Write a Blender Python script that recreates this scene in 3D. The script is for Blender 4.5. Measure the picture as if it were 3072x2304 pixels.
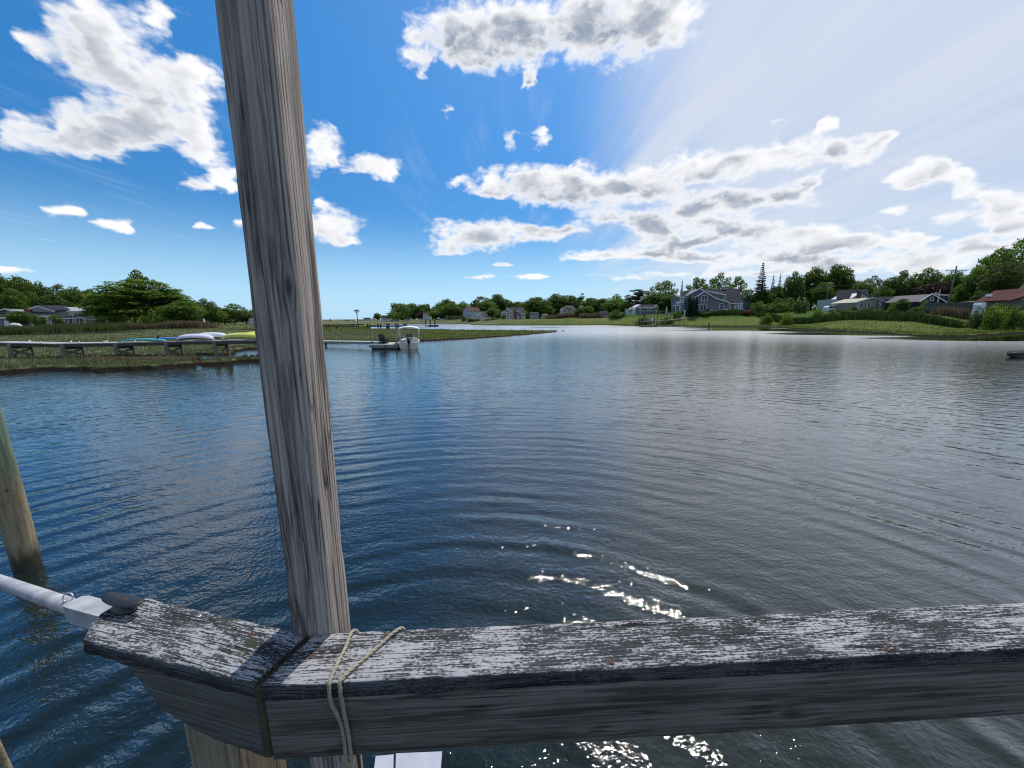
# Tidal creek seen from a dock rail: marsh, moored boat, houses and trees under cumulus clouds.
import bpy, bmesh, math, random
import numpy as np
from mathutils import Vector, Matrix, noise as mnoise

for o in list(bpy.data.objects):
    bpy.data.objects.remove(o)
scene = bpy.context.scene
COL = scene.collection
R = math.radians
random.seed(7)
RNG = np.random.default_rng(7)

# ---------------------------------------------------------------- camera
CAM_H = 2.8
PITCH, ROLL = R(10.23), R(-0.4)
FPX, PCX, PCY = 1097.0, 1536.0, 1152.0          # focal length and centre in photo pixels (3072 x 2304)
cam = bpy.data.cameras.new('camera')
cam.sensor_fit = 'HORIZONTAL'
cam.sensor_width = 36.0
cam.lens = 36.0 * FPX / 3072.0
cam.clip_start, cam.clip_end = 0.05, 6000.0
cam_ob = bpy.data.objects.new('camera', cam)
COL.objects.link(cam_ob)
CAM_M = Matrix.Rotation(math.pi / 2 - PITCH, 3, 'X') @ Matrix.Rotation(ROLL, 3, 'Z')
cam_ob.matrix_world = Matrix.Translation((0, 0, CAM_H)) @ CAM_M.to_4x4()
scene.camera = cam_ob

# ---------------------------------------------------------------- render / view
scene.render.engine = 'CYCLES'
scene.cycles.use_denoising = True
scene.cycles.max_bounces = 6
scene.cycles.diffuse_bounces = 2
scene.cycles.glossy_bounces = 3
scene.cycles.transmission_bounces = 4
scene.cycles.transparent_max_bounces = 6
scene.cycles.caustics_reflective = False
scene.cycles.caustics_refractive = False
scene.cycles.filter_width = 1.15
scene.cycles.sample_clamp_direct = 0.0
scene.cycles.sample_clamp_indirect = 6.0
scene.view_settings.view_transform = 'Standard'
scene.view_settings.look = 'None'
scene.view_settings.gamma = 1.0
scene.view_settings.exposure = 0.28
scene.view_settings.use_curve_mapping = False

# ---------------------------------------------------------------- photo pixel <-> world
def ray(px, py):
    return CAM_M @ Vector(((px - PCX) / FPX, -(py - PCY) / FPX, -1.0))
def W(px, py, d):
    """world point seen at a photo pixel, d metres ahead (along +Y)"""
    r = ray(px, py)
    return Vector((0, 0, CAM_H)) + r * (d / r.y)
def G(px, py, z=0.0):
    """world point seen at a photo pixel on the level z"""
    r = ray(px, py)
    return Vector((0, 0, CAM_H)) + r * ((z - CAM_H) / r.z)
def horizon_y(px):
    r0 = (px - PCX) / FPX
    lo, hi = 900.0, 1000.0
    for _ in range(30):
        m = (lo + hi) / 2
        if ray(px, m).z > 0: lo = m
        else: hi = m
    return lo

# ---------------------------------------------------------------- sun and sky
SUN_AZ, SUN_EL = R(21.0), R(60.0)               # azimuth to the right of straight ahead
SUN_DIR = Vector((math.sin(SUN_AZ) * math.cos(SUN_EL), math.cos(SUN_AZ) * math.cos(SUN_EL), math.sin(SUN_EL)))
sun = bpy.data.lights.new('sun', 'SUN')
sun.energy = 3.2
sun.angle = R(0.8)
sun.color = (1.0, 0.95, 0.87)
sun_ob = bpy.data.objects.new('sun', sun)
COL.objects.link(sun_ob)
sun_ob.rotation_euler = SUN_DIR.to_track_quat('Z', 'Y').to_euler()
sun_ob.location = SUN_DIR * 50

class NT:
    """short-hand for building node trees"""
    def __init__(s, tree):
        s.t = tree
    def n(s, typ, **kw):
        nd = s.t.nodes.new(typ)
        for k, v in kw.items():
            setattr(nd, k, v)
        return nd
    def link(s, val, sock):
        if isinstance(val, bpy.types.NodeSocket):
            s.t.links.new(val, sock)
        elif val is not None:
            if isinstance(val, (tuple, list, Vector)) and hasattr(sock.default_value, '__len__') and len(val) != len(sock.default_value):
                val = tuple(val) + (1.0,)
            sock.default_value = val
    def m(s, op, a, b=None, c=None, clamp=False):
        nd = s.n('ShaderNodeMath', operation=op, use_clamp=clamp)
        for i, v in enumerate((a, b, c)):
            if v is not None: s.link(v, nd.inputs[i])
        return nd.outputs[0]
    def v(s, op, a, b=None, c=None, scale=None):
        nd = s.n('ShaderNodeVectorMath', operation=op)
        for i, x in enumerate((a, b, c)):
            if x is not None: s.link(x, nd.inputs[i])
        if scale is not None: s.link(scale, nd.inputs['Scale'])
        return nd.outputs['Value'] if op in ('LENGTH', 'DOT_PRODUCT', 'DISTANCE') else nd.outputs['Vector']
    def sep(s, a):
        nd = s.n('ShaderNodeSeparateXYZ'); s.link(a, nd.inputs[0]); return nd.outputs
    def comb(s, x, y, z):
        nd = s.n('ShaderNodeCombineXYZ')
        for i, q in enumerate((x, y, z)): s.link(q, nd.inputs[i])
        return nd.outputs[0]
    def ss(s, val, lo, hi, a=0.0, b=1.0):
        nd = s.n('ShaderNodeMapRange', interpolation_type='SMOOTHSTEP')
        s.link(val, nd.inputs['Value'])
        for k, q in (('From Min', lo), ('From Max', hi), ('To Min', a), ('To Max', b)): s.link(q, nd.inputs[k])
        return nd.outputs['Result']
    def lin(s, val, lo, hi, a=0.0, b=1.0):
        nd = s.n('ShaderNodeMapRange')
        s.link(val, nd.inputs['Value'])
        for k, q in (('From Min', lo), ('From Max', hi), ('To Min', a), ('To Max', b)): s.link(q, nd.inputs[k])
        return nd.outputs['Result']
    def noise(s, vec, scale, detail=4.0, rough=0.55, dist=0.0, color=False, dims='3D'):
        nd = s.n('ShaderNodeTexNoise', noise_dimensions=dims)
        s.link(vec, nd.inputs['Vector'])
        s.link(scale, nd.inputs['Scale']); s.link(detail, nd.inputs['Detail'])
        s.link(rough, nd.inputs['Roughness']); s.link(dist, nd.inputs['Distortion'])
        return nd.outputs['Color' if color else 'Fac']
    def voro(s, vec, scale, feature='F1', detail=0.0, out='Distance'):
        nd = s.n('ShaderNodeTexVoronoi', feature=feature)
        s.link(vec, nd.inputs['Vector']); s.link(scale, nd.inputs['Scale'])
        if 'Detail' in nd.inputs: s.link(detail, nd.inputs['Detail'])
        return nd.outputs[out]
    def mix(s, fac, a, b, blend='MIX'):
        nd = s.n('ShaderNodeMix', data_type='RGBA', blend_type=blend)
        s.link(fac, nd.inputs['Factor']); s.link(a, nd.inputs['A'] if False else nd.inputs[6]); s.link(b, nd.inputs[7])
        return nd.outputs[2]
    def fmix(s, fac, a, b):
        nd = s.n('ShaderNodeMix', data_type='FLOAT')
        s.link(fac, nd.inputs[0]); s.link(a, nd.inputs[2]); s.link(b, nd.inputs[3])
        return nd.outputs[0]

def az_el(px, py):
    r = ray(px, py)
    return math.atan2(r.x, r.y), math.atan2(r.z, math.hypot(r.x, r.y))

# cumulus clouds: centre and half-size of each puff, read off the photograph (in 2212-wide pixels) and turned into azimuth / elevation
PUFFS = [
 (185,45,95,75),(215,110,85,75),(262,165,80,50),(60,112,95,20),(150,140,70,25),
 (400,185,95,70),(330,215,70,45),(300,275,160,55),(150,285,105,50),(425,300,55,60),(35,275,32,42),(440,335,50,22),(210,310,130,38),
 (300,20,70,26),(340,50,38,26),(440,20,55,14),(475,42,40,12),
 (135,455,40,17),(225,488,46,10),(262,488,22,16),(310,487,13,8),(440,489,25,9),(45,519,70,7),(50,579,80,8),
 (420,400,62,18),(485,385,34,26),(500,408,40,14),(522,487,26,12),
 (690,295,46,30),(706,340,42,26),(678,372,22,16),(800,362,64,30),(840,378,30,14),(690,437,14,12),(715,490,62,40),(755,520,42,14),(752,432,10,7),
 (966,252,15,9),(1106,300,17,22),(1168,296,22,26),(1138,290,9,8),(1147,180,12,8),(918,172,7,10),
 (985,70,95,70),(1110,70,170,85),(1280,60,190,92),(1400,40,120,80),(1460,10,70,50),(905,100,45,42),(1020,110,110,45),
 (985,398,42,15),(1075,385,48,28),(1060,420,50,16),(1150,400,75,42),(1240,395,95,48),(1330,405,85,40),(1420,385,70,24),(1390,415,90,22),
 (1200,430,90,22),(1470,350,30,12),
 (1500,365,70,32),(1590,350,95,36),(1700,335,110,34),(1810,330,85,32),(1805,263,30,26),(1890,308,60,20),(1540,385,75,18),(1650,260,34,9),(1830,240,45,6),
 (1045,508,105,34),(1150,505,80,20),(1225,497,55,10),(980,538,60,12),(960,485,28,12),
 (1310,463,75,17),(1400,475,70,22),(1500,455,85,34),(1600,435,85,34),(1700,425,75,30),(1420,505,62,22),(1560,498,100,22),
 (1500,530,130,10),(1640,505,60,22),(1750,512,110,26),(1850,520,80,22),(1960,518,58,24),(1790,535,140,14),
 (1290,555,95,12),(1400,548,110,14),(1530,560,130,12),(1690,555,120,14),
 (1500,592,120,7),(1640,588,120,9),(1800,575,150,16),(1980,560,120,16),(1150,597,42,8),(1040,602,42,6),(1085,575,22,5),(1330,600,80,6),
 (2020,372,62,46),(1955,392,48,28),(2085,395,55,26),(2020,405,110,12),(2170,440,75,34),(2100,468,100,14),(1950,460,32,9),
 (2180,490,75,26),(2110,535,85,28),(2000,580,120,12),(1745,395,32,9),
]
# the puffs become two smooth tables over azimuth x elevation: how thick the cloud is and how much cloud lies between it and the sun
AZ_MAX, EL_MAX, N_ROW, N_AZ = 1.06, 0.70, 42, 150
def cloud_tables():
    az = np.linspace(-AZ_MAX, AZ_MAX, N_AZ)
    el = EL_MAX * (np.arange(N_ROW) / (N_ROW - 1)) ** 2
    k = 3072.0 / 2212.0
    pf = []
    for (cx, cy, rx, ry) in PUFFS:
        a0, e0 = az_el(cx * k, cy * k)
        a1, e1 = az_el((cx + rx) * k, cy * k)
        a2, e2 = az_el(cx * k, (cy + ry) * k)
        pf.append((a0, e0, (a1 - a0), (e1 - e0), (a2 - a0), (e2 - e0)))
    def thick(A, E):
        acc = np.zeros_like(A)
        for (a0, e0, ax, ex, ay, ey) in pf:
            det = ax * ey - ay * ex
            u = ((A - a0) * ey - (E - e0) * ay) / det
            v = ((E - e0) * ax - (A - a0) * ex) / det
            if e0 < 0.42: v = np.where(v > 0, v * 1.25, v)
            d = np.sqrt(u * u + v * v)
            acc += np.exp(5.0 * np.clip(1.0 - d, -3, 1.0))
        return np.log(acc + 1e-4) / 5.0
    A, E = np.meshgrid(az, el)
    M = thick(A, E)
    tx, ty = SUN_AZ - A, SUN_EL - E
    n = np.hypot(tx, ty) + 1e-6
    T = np.zeros_like(A)
    for q in (0.012, 0.026, 0.044, 0.066):
        T += np.clip(thick(A + tx / n * q, E + ty / n * q) - 0.05, 0, 0.8)
    S = 1.0 - np.exp(-T * np.where(E < 0.32, 1.0, 0.62))
    for _ in range(2):
        p_ = np.pad(S, ((1, 1), (3, 3)), mode='edge')
        S = sum(p_[1:-1, k:k + S.shape[1]] for k in range(7)) / 7.0
        p_ = np.pad(S, ((1, 1), (0, 0)), mode='edge')
        S = 0.25 * p_[:-2] + 0.5 * p_[1:-1] + 0.25 * p_[2:]
    M = np.clip((np.clip(M, -0.8, 1.2) + 0.8) / 2.0, 0, 1)
    return np.clip(az / (2 * AZ_MAX) + 0.5, 0, 1), M, S
CLOUD_AZ, CLOUD_M, CLOUD_S = cloud_tables()

def table_group(name, tab):
    """looks a table up by azimuth (curves) and elevation (tent weights between rows)"""
    g = bpy.data.node_groups.new(name, 'ShaderNodeTree')
    g.interface.new_socket('U', in_out='INPUT', socket_type='NodeSocketFloat')
    g.interface.new_socket('Row', in_out='INPUT', socket_type='NodeSocketFloat')
    g.interface.new_socket('Value', in_out='OUTPUT', socket_type='NodeSocketFloat')
    t = NT(g)
    gi = t.n('NodeGroupInput')
    go = t.n('NodeGroupOutput')
    uuu = t.comb(gi.outputs[0], gi.outputs[0], gi.outputs[0])
    rrr = t.comb(gi.outputs[1], gi.outputs[1], gi.outputs[1])
    acc = None
    for r0 in range(0, N_ROW, 3):
        cv = t.n('ShaderNodeRGBCurve')
        mp = cv.mapping
        mp.extend = 'HORIZONTAL'
        for c in range(3):
            cu = mp.curves[c]
            row = tab[r0 + c]
            keep = [0] + [i for i in range(1, N_AZ - 1) if not (abs(row[i] - row[i - 1]) < 1e-4 and abs(row[i] - row[i + 1]) < 1e-4)] + [N_AZ - 1]
            cu.points[0].location = (CLOUD_AZ[0], row[0])
            cu.points[1].location = (CLOUD_AZ[-1], row[-1])
            for i in keep[1:-1]:
                cu.points.new(float(CLOUD_AZ[i]), float(row[i]))
        mp.update()
        t.link(uuu, cv.inputs['Color'])
        w = t.v('ABSOLUTE', t.v('SUBTRACT', rrr, (float(r0), float(r0 + 1), float(r0 + 2))))
        w = t.v('MAXIMUM', t.v('SUBTRACT', (1.0, 1.0, 1.0), w), (0.0, 0.0, 0.0))
        d = t.v('DOT_PRODUCT', w, cv.outputs[0])
        acc = d if acc is None else t.m('ADD', acc, d)
    t.link(acc, go.inputs[0])
    return g

world = bpy.data.worlds.new('World')
scene.world = world
world.use_nodes = True
wt = NT(world.node_tree)
world.node_tree.nodes.clear()
bg = wt.n('ShaderNodeBackground')
wo = wt.n('ShaderNodeOutputWorld')
world.node_tree.links.new(bg.outputs[0], wo.inputs[0])
SKY_STRENGTH = 0.1
bg.inputs['Strength'].default_value = SKY_STRENGTH
sky = wt.n('ShaderNodeTexSky', sky_type='NISHITA')
sky.sun_disc = False
sky.sun_elevation = SUN_EL
sky.sun_rotation = SUN_AZ
sky.air_density, sky.dust_density, sky.ozone_density, sky.altitude = 1.0, 0.5, 3.0, 0.0
tc = wt.n('ShaderNodeTexCoord')
dirv = tc.outputs['Generated']
dx, dy, dz = wt.sep(dirv)
az = wt.m('ARCTAN2', dx, dy)
el = wt.m('ARCSINE', wt.m('MAXIMUM', wt.m('MINIMUM', dz, 0.9999), -0.9999))
PP = wt.comb(az, el, 0.0)
st = wt.v('MULTIPLY', PP, (1.0, 1.7, 1.0))
warp = wt.v('SUBTRACT', wt.noise(st, 11.0, 3.0, 0.6, color=True), (0.5, 0.5, 0.5))
elm = wt.ss(el, 0.0, 0.35, 0.45, 1.0)                         # everything is finer towards the horizon
Pw = wt.v('ADD', wt.v('MULTIPLY', warp, wt.comb(wt.m('MULTIPLY', elm, 0.09), wt.m('MULTIPLY', elm, 0.05), 0.0)), PP)
pa, pe, _ = wt.sep(Pw)
U = wt.m('MULTIPLY_ADD', pa, 1.0 / (2 * AZ_MAX), 0.5, clamp=True)
ROW = wt.m('MULTIPLY', wt.m('SQRT', wt.m('DIVIDE', wt.m('MINIMUM', wt.m('MAXIMUM', pe, 0.0), EL_MAX), EL_MAX)), float(N_ROW - 1))
gM = wt.n('ShaderNodeGroup', node_tree=table_group('cloud_thickness', CLOUD_M))
gS = wt.n('ShaderNodeGroup', node_tree=table_group('cloud_shade', CLOUD_S))
for q in (gM, gS):
    wt.link(U, q.inputs[0]); wt.link(ROW, q.inputs[1])
macro = wt.m('ADD', wt.m('MULTIPLY_ADD', gM.outputs[0], 2.0, -0.8), wt.ss(el, 0.05, 0.5, 0.20, 0.04))
# broken cumulus goes on outside the picture, thickened behind the camera for whiter fill
gen = wt.m('ADD', wt.noise(st, 2.6, 2.0, 0.5), wt.ss(wt.m('ABSOLUTE', az), 1.2, 1.9, 0.0, 0.10))
outside = wt.m('MAXIMUM', wt.ss(wt.m('ABSOLUTE', az), 0.98, 1.2), wt.ss(el, 0.66, 0.85, 0.0, 0.95))
genM = wt.m('SUBTRACT', wt.lin(gen, 0.47, 0.74, -0.9, 0.8), wt.lin(outside, 0.0, 1.0, 3.0, 0.0))
macro = wt.m('MAXIMUM', macro, genM)
elw = wt.ss(el, 0.08, 0.38)
n1 = wt.fmix(elw, wt.noise(st, 34.0, 6.0, 0.60), wt.noise(st, 15.0, 8.0, 0.60))
tosun = wt.v('NORMALIZE', wt.v('SUBTRACT', (SUN_AZ, SUN_EL, 0.0), PP))
off = wt.v('MULTIPLY_ADD', tosun, (0.030, 0.040, 0.0), st)
r1 = wt.noise(st, 13.0, 2.0, 0.5)
n2 = wt.noise(off, 13.0, 2.0, 0.5)
vo = wt.voro(wt.v('MULTIPLY_ADD', warp, (0.06, 0.06, 0.0), st), 34.0, 'F1', 2.0)
D1 = wt.m('ADD', wt.m('ADD', macro, wt.m('MULTIPLY', wt.m('SUBTRACT', n1, 0.44), wt.ss(el, 0.03, 0.3, 1.0, 1.12))), wt.m('MULTIPLY', wt.m('SUBTRACT', 0.42, vo), 0.34))
alpha = wt.ss(D1, -0.12, 0.50)
relief = wt.m('ADD', wt.m('MULTIPLY', wt.m('SUBTRACT', r1, n2), 0.75), wt.m('MULTIPLY', wt.m('SUBTRACT', n1, 0.5), 0.55))
k10 = 1.0 / SKY_STRENGTH
sund = wt.v('DOT_PRODUCT', dirv, tuple(SUN_DIR))
near = wt.ss(sund, 0.5, 0.95)
shade = wt.m('ADD', gS.outputs[0], wt.m('MULTIPLY', wt.ss(gM.outputs[0], 0.55, 0.95), wt.fmix(near, 0.0, 0.45)))
dark = wt.ss(wt.m('SUBTRACT', shade, relief), 0.08, 0.86)
dark = wt.m('MULTIPLY', dark, wt.ss(D1, 0.15, 0.80))
dark = wt.m('MULTIPLY', dark, wt.fmix(near, 0.85, 1.0))
ccol = wt.mix(dark, (0.84 * k10, 0.84 * k10, 0.85 * k10), (0.25 * k10, 0.30 * k10, 0.39 * k10))
# thin high veil, thicker towards the sun
hs = wt.n('ShaderNodeHueSaturation')
hs.inputs['Saturation'].default_value = 1.40
hs.inputs['Value'].default_value = 0.95
wt.link(sky.outputs[0], hs.inputs['Color'])
zc = wt.m('MAXIMUM', dz, 0.06)
pl = wt.comb(wt.m('DIVIDE', dx, zc), wt.m('DIVIDE', dy, zc), 0.0)
mp = wt.n('ShaderNodeMapping')
mp.inputs['Rotation'].default_value = (0, 0, R(-38))
mp.inputs['Scale'].default_value = (0.9, 0.16, 1.0)
wt.link(pl, mp.inputs['Vector'])
st1 = wt.noise(mp.outputs[0], 1.6, 6.0, 0.6, 0.4)
mp2 = wt.n('ShaderNodeMapping')
mp2.inputs['Rotation'].default_value = (0, 0, R(-30))
mp2.inputs['Scale'].default_value = (2.2, 0.35, 1.0)
wt.link(pl, mp2.inputs['Vector'])
st2 = wt.noise(mp2.outputs[0], 1.7, 5.0, 0.6)
azw = wt.m('ADD', az, wt.m('MULTIPLY', wt.m('SUBTRACT', st1, 0.5), 0.5))
veil = wt.ss(azw, 0.06, 0.50)
behind = wt.ss(wt.m('ABSOLUTE', az), 1.7, 2.3, 1.0, 0.35)
veil = wt.m('MULTIPLY', wt.m('MULTIPLY', veil, behind), wt.lin(st1, 0.3, 0.7, 0.72, 1.0))
wisps = wt.m('MULTIPLY', wt.ss(st2, 0.5, 0.8), 0.22)
veil = wt.m('MAXIMUM', veil, wisps)
veil = wt.m('MULTIPLY', veil, 0.93)
skyc = wt.v('MULTIPLY', hs.outputs[0], wt.mix(wt.ss(el, 0.12, 0.62), (0.62, 0.84, 0.95), (1.16, 1.28, 1.25)))
base = wt.mix(veil, skyc, (0.60 * k10, 0.64 * k10, 0.72 * k10))
low = wt.m('MULTIPLY', wt.ss(el, 0.0, 0.26, 0.8, 0.0), wt.lin(veil, 0.0, 1.0, 1.0, 0.25))
base = wt.mix(low, base, (0.42 * k10, 0.66 * k10, 0.90 * k10))
final = wt.mix(alpha, base, ccol)
wt.link(final, bg.inputs['Color'])
world.cycles.sampling_method = 'MANUAL'
world.cycles.sample_map_resolution = 512

# ================================================================ helpers
def tag(o, label=None, cat=None, group=None, kind=None):
    if label: o['label'] = label
    if cat: o['category'] = cat
    if group: o['group'] = group
    if kind: o['kind'] = kind
    return o

def thing(name, loc, label, cat, group=None):
    o = bpy.data.objects.new(name, None)
    o.empty_display_size = 0.2
    COL.objects.link(o)
    o.location = loc
    return tag(o, label, cat, group)

def mesh_obj(name, me, mat, parent=None, loc=None):
    o = bpy.data.objects.new(name, me)
    COL.objects.link(o)
    if mat is not None and not me.materials:
        me.materials.append(mat)
    if parent is not None: o.parent = parent
    if loc is not None: o.location = loc
    return o

class MB:
    """collects geometry in world coordinates and links it as one mesh"""
    def __init__(s):
        s.v, s.f = [], []
    def add(s, verts, faces):
        k = len(s.v)
        s.v += [Vector(q) for q in verts]
        s.f += [tuple(i + k for i in f) for f in faces]
        return s
    def box(s, c, size, rz=0.0, rot=None):
        hx, hy, hz = size[0] / 2, size[1] / 2, size[2] / 2
        m = rot if rot is not None else Matrix.Rotation(rz, 3, 'Z')
        c = Vector(c)
        vs = [c + m @ Vector((x * hx, y * hy, z * hz)) for z in (-1, 1) for y in (-1, 1) for x in (-1, 1)]
        return s.add(vs, [(0, 2, 3, 1), (4, 5, 7, 6), (0, 1, 5, 4), (2, 6, 7, 3), (0, 4, 6, 2), (1, 3, 7, 5)])
    def bar(s, a, b, w, h=None, up=(0, 0, 1)):
        """rectangular bar from a to b"""
        a, b = Vector(a), Vector(b)
        h = w if h is None else h
        d = (b - a)
        L = d.length
        if L < 1e-6: return s
        x = d / L
        u = Vector(up)
        if abs(x.dot(u)) > 0.98: u = Vector((0, 1, 0))
        y = u.cross(x).normalized()
        z = x.cross(y)
        m = Matrix((x, y, z)).transposed()
        return s.box((a + b) / 2, (L, w, h), rot=m)
    def tube(s, pts, rad, n=8, cap=True, closed=False):
        pts = [Vector(p) for p in pts]
        rads = [rad] * len(pts) if not hasattr(rad, '__len__') else rad
        rings = []
        prev = None
        for i, p in enumerate(pts):
            a = pts[max(i - 1, 0)] if not closed else pts[i - 1]
            b = pts[min(i + 1, len(pts) - 1)] if not closed else pts[(i + 1) % len(pts)]
            t = (b - a).normalized()
            if prev is None:
                u = Vector((0, 0, 1)) if abs(t.z) < 0.9 else Vector((1, 0, 0))
                u = (u - t * u.dot(t)).normalized()
            else:
                u = (prev - t * prev.dot(t)).normalized()
            prev = u
            w = t.cross(u)
            rings.append([p + (u * math.cos(2 * math.pi * k / n) + w * math.sin(2 * math.pi * k / n)) * rads[i] for k in range(n)])
        return s.loft(rings, cap=cap and not closed, wrap=closed)
    def loft(s, rings, cap=True, wrap=False, ring_closed=True):
        n = len(rings[0])
        vs = [q for r in rings for q in r]
        fs = []
        m = len(rings)
        for i in range(m if wrap else m - 1):
            j = (i + 1) % m
            for k in range(n if ring_closed else n - 1):
                l = (k + 1) % n
                fs.append((i * n + k, i * n + l, j * n + l, j * n + k))
        if cap:
            fs.append(tuple(reversed(range(n))))
            fs.append(tuple((m - 1) * n + k for k in range(n)))
        return s.add(vs, fs)
    def prism(s, poly, shift):
        """polygon of world points swept by the vector shift"""
        n = len(poly)
        sh = Vector(shift)
        vs = [Vector(p) for p in poly] + [Vector(p) + sh for p in poly]
        fs = [tuple(range(n)), tuple(reversed(range(n, 2 * n)))]
        fs += [(i, i + n, (i + 1) % n + n, (i + 1) % n) for i in range(n)]
        return s.add(vs, fs)
    def slab(s, quad, th):
        """a quad (or polygon) given a thickness along its normal"""
        q = [Vector(p) for p in quad]
        nrm = (q[1] - q[0]).cross(q[2] - q[0]).normalized()
        if nrm.z < 0: nrm = -nrm
        return s.prism(q, nrm * th)
    def build(s, name, mat, parent=None, smooth=False, loc=None):
        org = Vector(loc) if loc is not None else (Vector(parent.matrix_basis.translation) if parent is not None else Vector((0, 0, 0)))
        if parent is not None and parent.parent is not None:
            org = org + Vector(parent.parent.location)
        me = bpy.data.meshes.new(name)
        me.from_pydata([tuple(q - org) for q in s.v], [], s.f)
        bm = bmesh.new(); bm.from_mesh(me)
        bmesh.ops.recalc_face_normals(bm, faces=bm.faces)
        bm.to_mesh(me); bm.free()
        if smooth:
            me.polygons.foreach_set('use_smooth', [True] * len(me.polygons))
        me.update()
        o = mesh_obj(name, me, mat, parent)
        if parent is None: o.location = org
        return o

def raw_mesh(name, verts, faces_flat, nper, smooth=False):
    """fast mesh from numpy arrays; every face has nper corners"""
    me = bpy.data.meshes.new(name)
    nv, nf = len(verts), len(faces_flat) // nper
    me.vertices.add(nv)
    me.vertices.foreach_set('co', np.ascontiguousarray(verts, dtype=np.float32).ravel())
    me.loops.add(nf * nper)
    me.loops.foreach_set('vertex_index', np.ascontiguousarray(faces_flat, dtype=np.int32))
    me.polygons.add(nf)
    me.polygons.foreach_set('loop_start', np.arange(0, nf * nper, nper, dtype=np.int32))
    if smooth: me.polygons.foreach_set('use_smooth', np.ones(nf, dtype=bool))
    me.update(calc_edges=True)
    return me

def copy_thing(root, loc, rz=0.0, scale=(1, 1, 1), label=None, group=None):
    r = root.copy(); COL.objects.link(r)
    r.location = loc; r.rotation_euler = (0, 0, rz); r.scale = scale
    if label: r['label'] = label
    if group: r['group'] = group
    for ch in root.children:
        c = ch.copy(); COL.objects.link(c); c.parent = r
        for g in ch.children:
            d = g.copy(); COL.objects.link(d); d.parent = c
    return r

# value noise on arrays, for terrain and scattering
_PERM = RNG.random((256, 256))
def vnoise(x, y):
    xi, yi = np.floor(x).astype(int), np.floor(y).astype(int)
    fx, fy = x - xi, y - yi
    fx, fy = fx * fx * (3 - 2 * fx), fy * fy * (3 - 2 * fy)
    a = _PERM[xi % 256, yi % 256]; b = _PERM[(xi + 1) % 256, yi % 256]
    c = _PERM[xi % 256, (yi + 1) % 256]; d = _PERM[(xi + 1) % 256, (yi + 1) % 256]
    return (a * (1 - fx) + b * fx) * (1 - fy) + (c * (1 - fx) + d * fx) * fy
def fbm(x, y, o=4):
    r, a, s = 0.0, 0.5, 0.0
    for i in range(o):
        r = r + a * vnoise(x + 17.3 * i, y + 9.1 * i); s += a
        x, y, a = x * 2.03, y * 2.03, a * 0.5
    return r / s

# ---------------------------------------------------------------- materials
def new_mat(name):
    m = bpy.data.materials.new(name)
    m.use_nodes = True
    t = NT(m.node_tree)
    b = m.node_tree.nodes['Principled BSDF']
    return m, t, b

def pmat(name, col, rough=0.7, var=0.18, scale=3.0, bump=0.0, metallic=0.0, stretch=(1, 1, 1), spec=0.5, coat=0.0):
    """plain painted / natural surface with uneven tone"""
    m, t, b = new_mat(name)
    tc = t.n('ShaderNodeTexCoord')
    v = t.v('MULTIPLY', tc.outputs['Object'], stretch)
    n = t.noise(v, scale, 5.0, 0.6)
    f = t.lin(n, 0.25, 0.75, 1.0 - var, 1.0 + var)
    c = t.v('SCALE', tuple(col), scale=f)
    t.link(c, b.inputs['Base Color'])
    b.inputs['Roughness'].default_value = rough
    b.inputs['Metallic'].default_value = metallic
    b.inputs['Specular IOR Level'].default_value = spec
    b.inputs['Coat Weight'].default_value = coat
    if bump:
        bp = t.n('ShaderNodeBump'); bp.inputs['Strength'].default_value = 1.0; bp.inputs['Distance'].default_value = bump
        t.link(n, bp.inputs['Height']); t.link(bp.outputs[0], b.inputs['Normal'])
    return m

def siding(name, col, pitch=0.14, rough=0.7):
    """clapboard: shallow horizontal courses"""
    m, t, b = new_mat(name)
    g = t.n('ShaderNodeNewGeometry')
    z = t.sep(g.outputs['Position'])[2]
    fr = t.m('FRACT', t.m('DIVIDE', z, pitch))
    n = t.noise(t.v('MULTIPLY', g.outputs['Position'], (0.6, 0.6, 3.0)), 1.2, 4.0)
    c = t.v('SCALE', tuple(col), scale=t.lin(n, 0.2, 0.8, 0.86, 1.12))
    t.link(c, b.inputs['Base Color'])
    b.inputs['Roughness'].default_value = rough
    bp = t.n('ShaderNodeBump'); bp.inputs['Distance'].default_value = 0.02
    t.link(fr, bp.inputs['Height']); t.link(bp.outputs[0], b.inputs['Normal'])
    return m

def shingles(name, col, pitch=0.16):
    m, t, b = new_mat(name)
    g = t.n('ShaderNodeNewGeometry')
    n = t.noise(t.v('MULTIPLY', g.outputs['Position'], (2.5, 2.5, 6.0)), 1.0, 5.0, 0.7)
    n2 = t.noise(g.outputs['Position'], 0.25, 3.0)
    f = t.m('ADD', t.lin(n, 0.2, 0.8, 0.7, 1.25), t.lin(n2, 0.3, 0.7, -0.15, 0.15))
    t.link(t.v('SCALE', tuple(col), scale=f), b.inputs['Base Color'])
    b.inputs['Roughness'].default_value = 0.9
    b.inputs['Specular IOR Level'].default_value = 0.12
    bp = t.n('ShaderNodeBump'); bp.inputs['Distance'].default_value = 0.02
    z = t.sep(g.outputs['Position'])[2]
    t.link(t.m('ADD', t.m('FRACT', t.m('DIVIDE', z, pitch)), n), bp.inputs['Height']); t.link(bp.outputs[0], b.inputs['Normal'])
    return m

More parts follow.
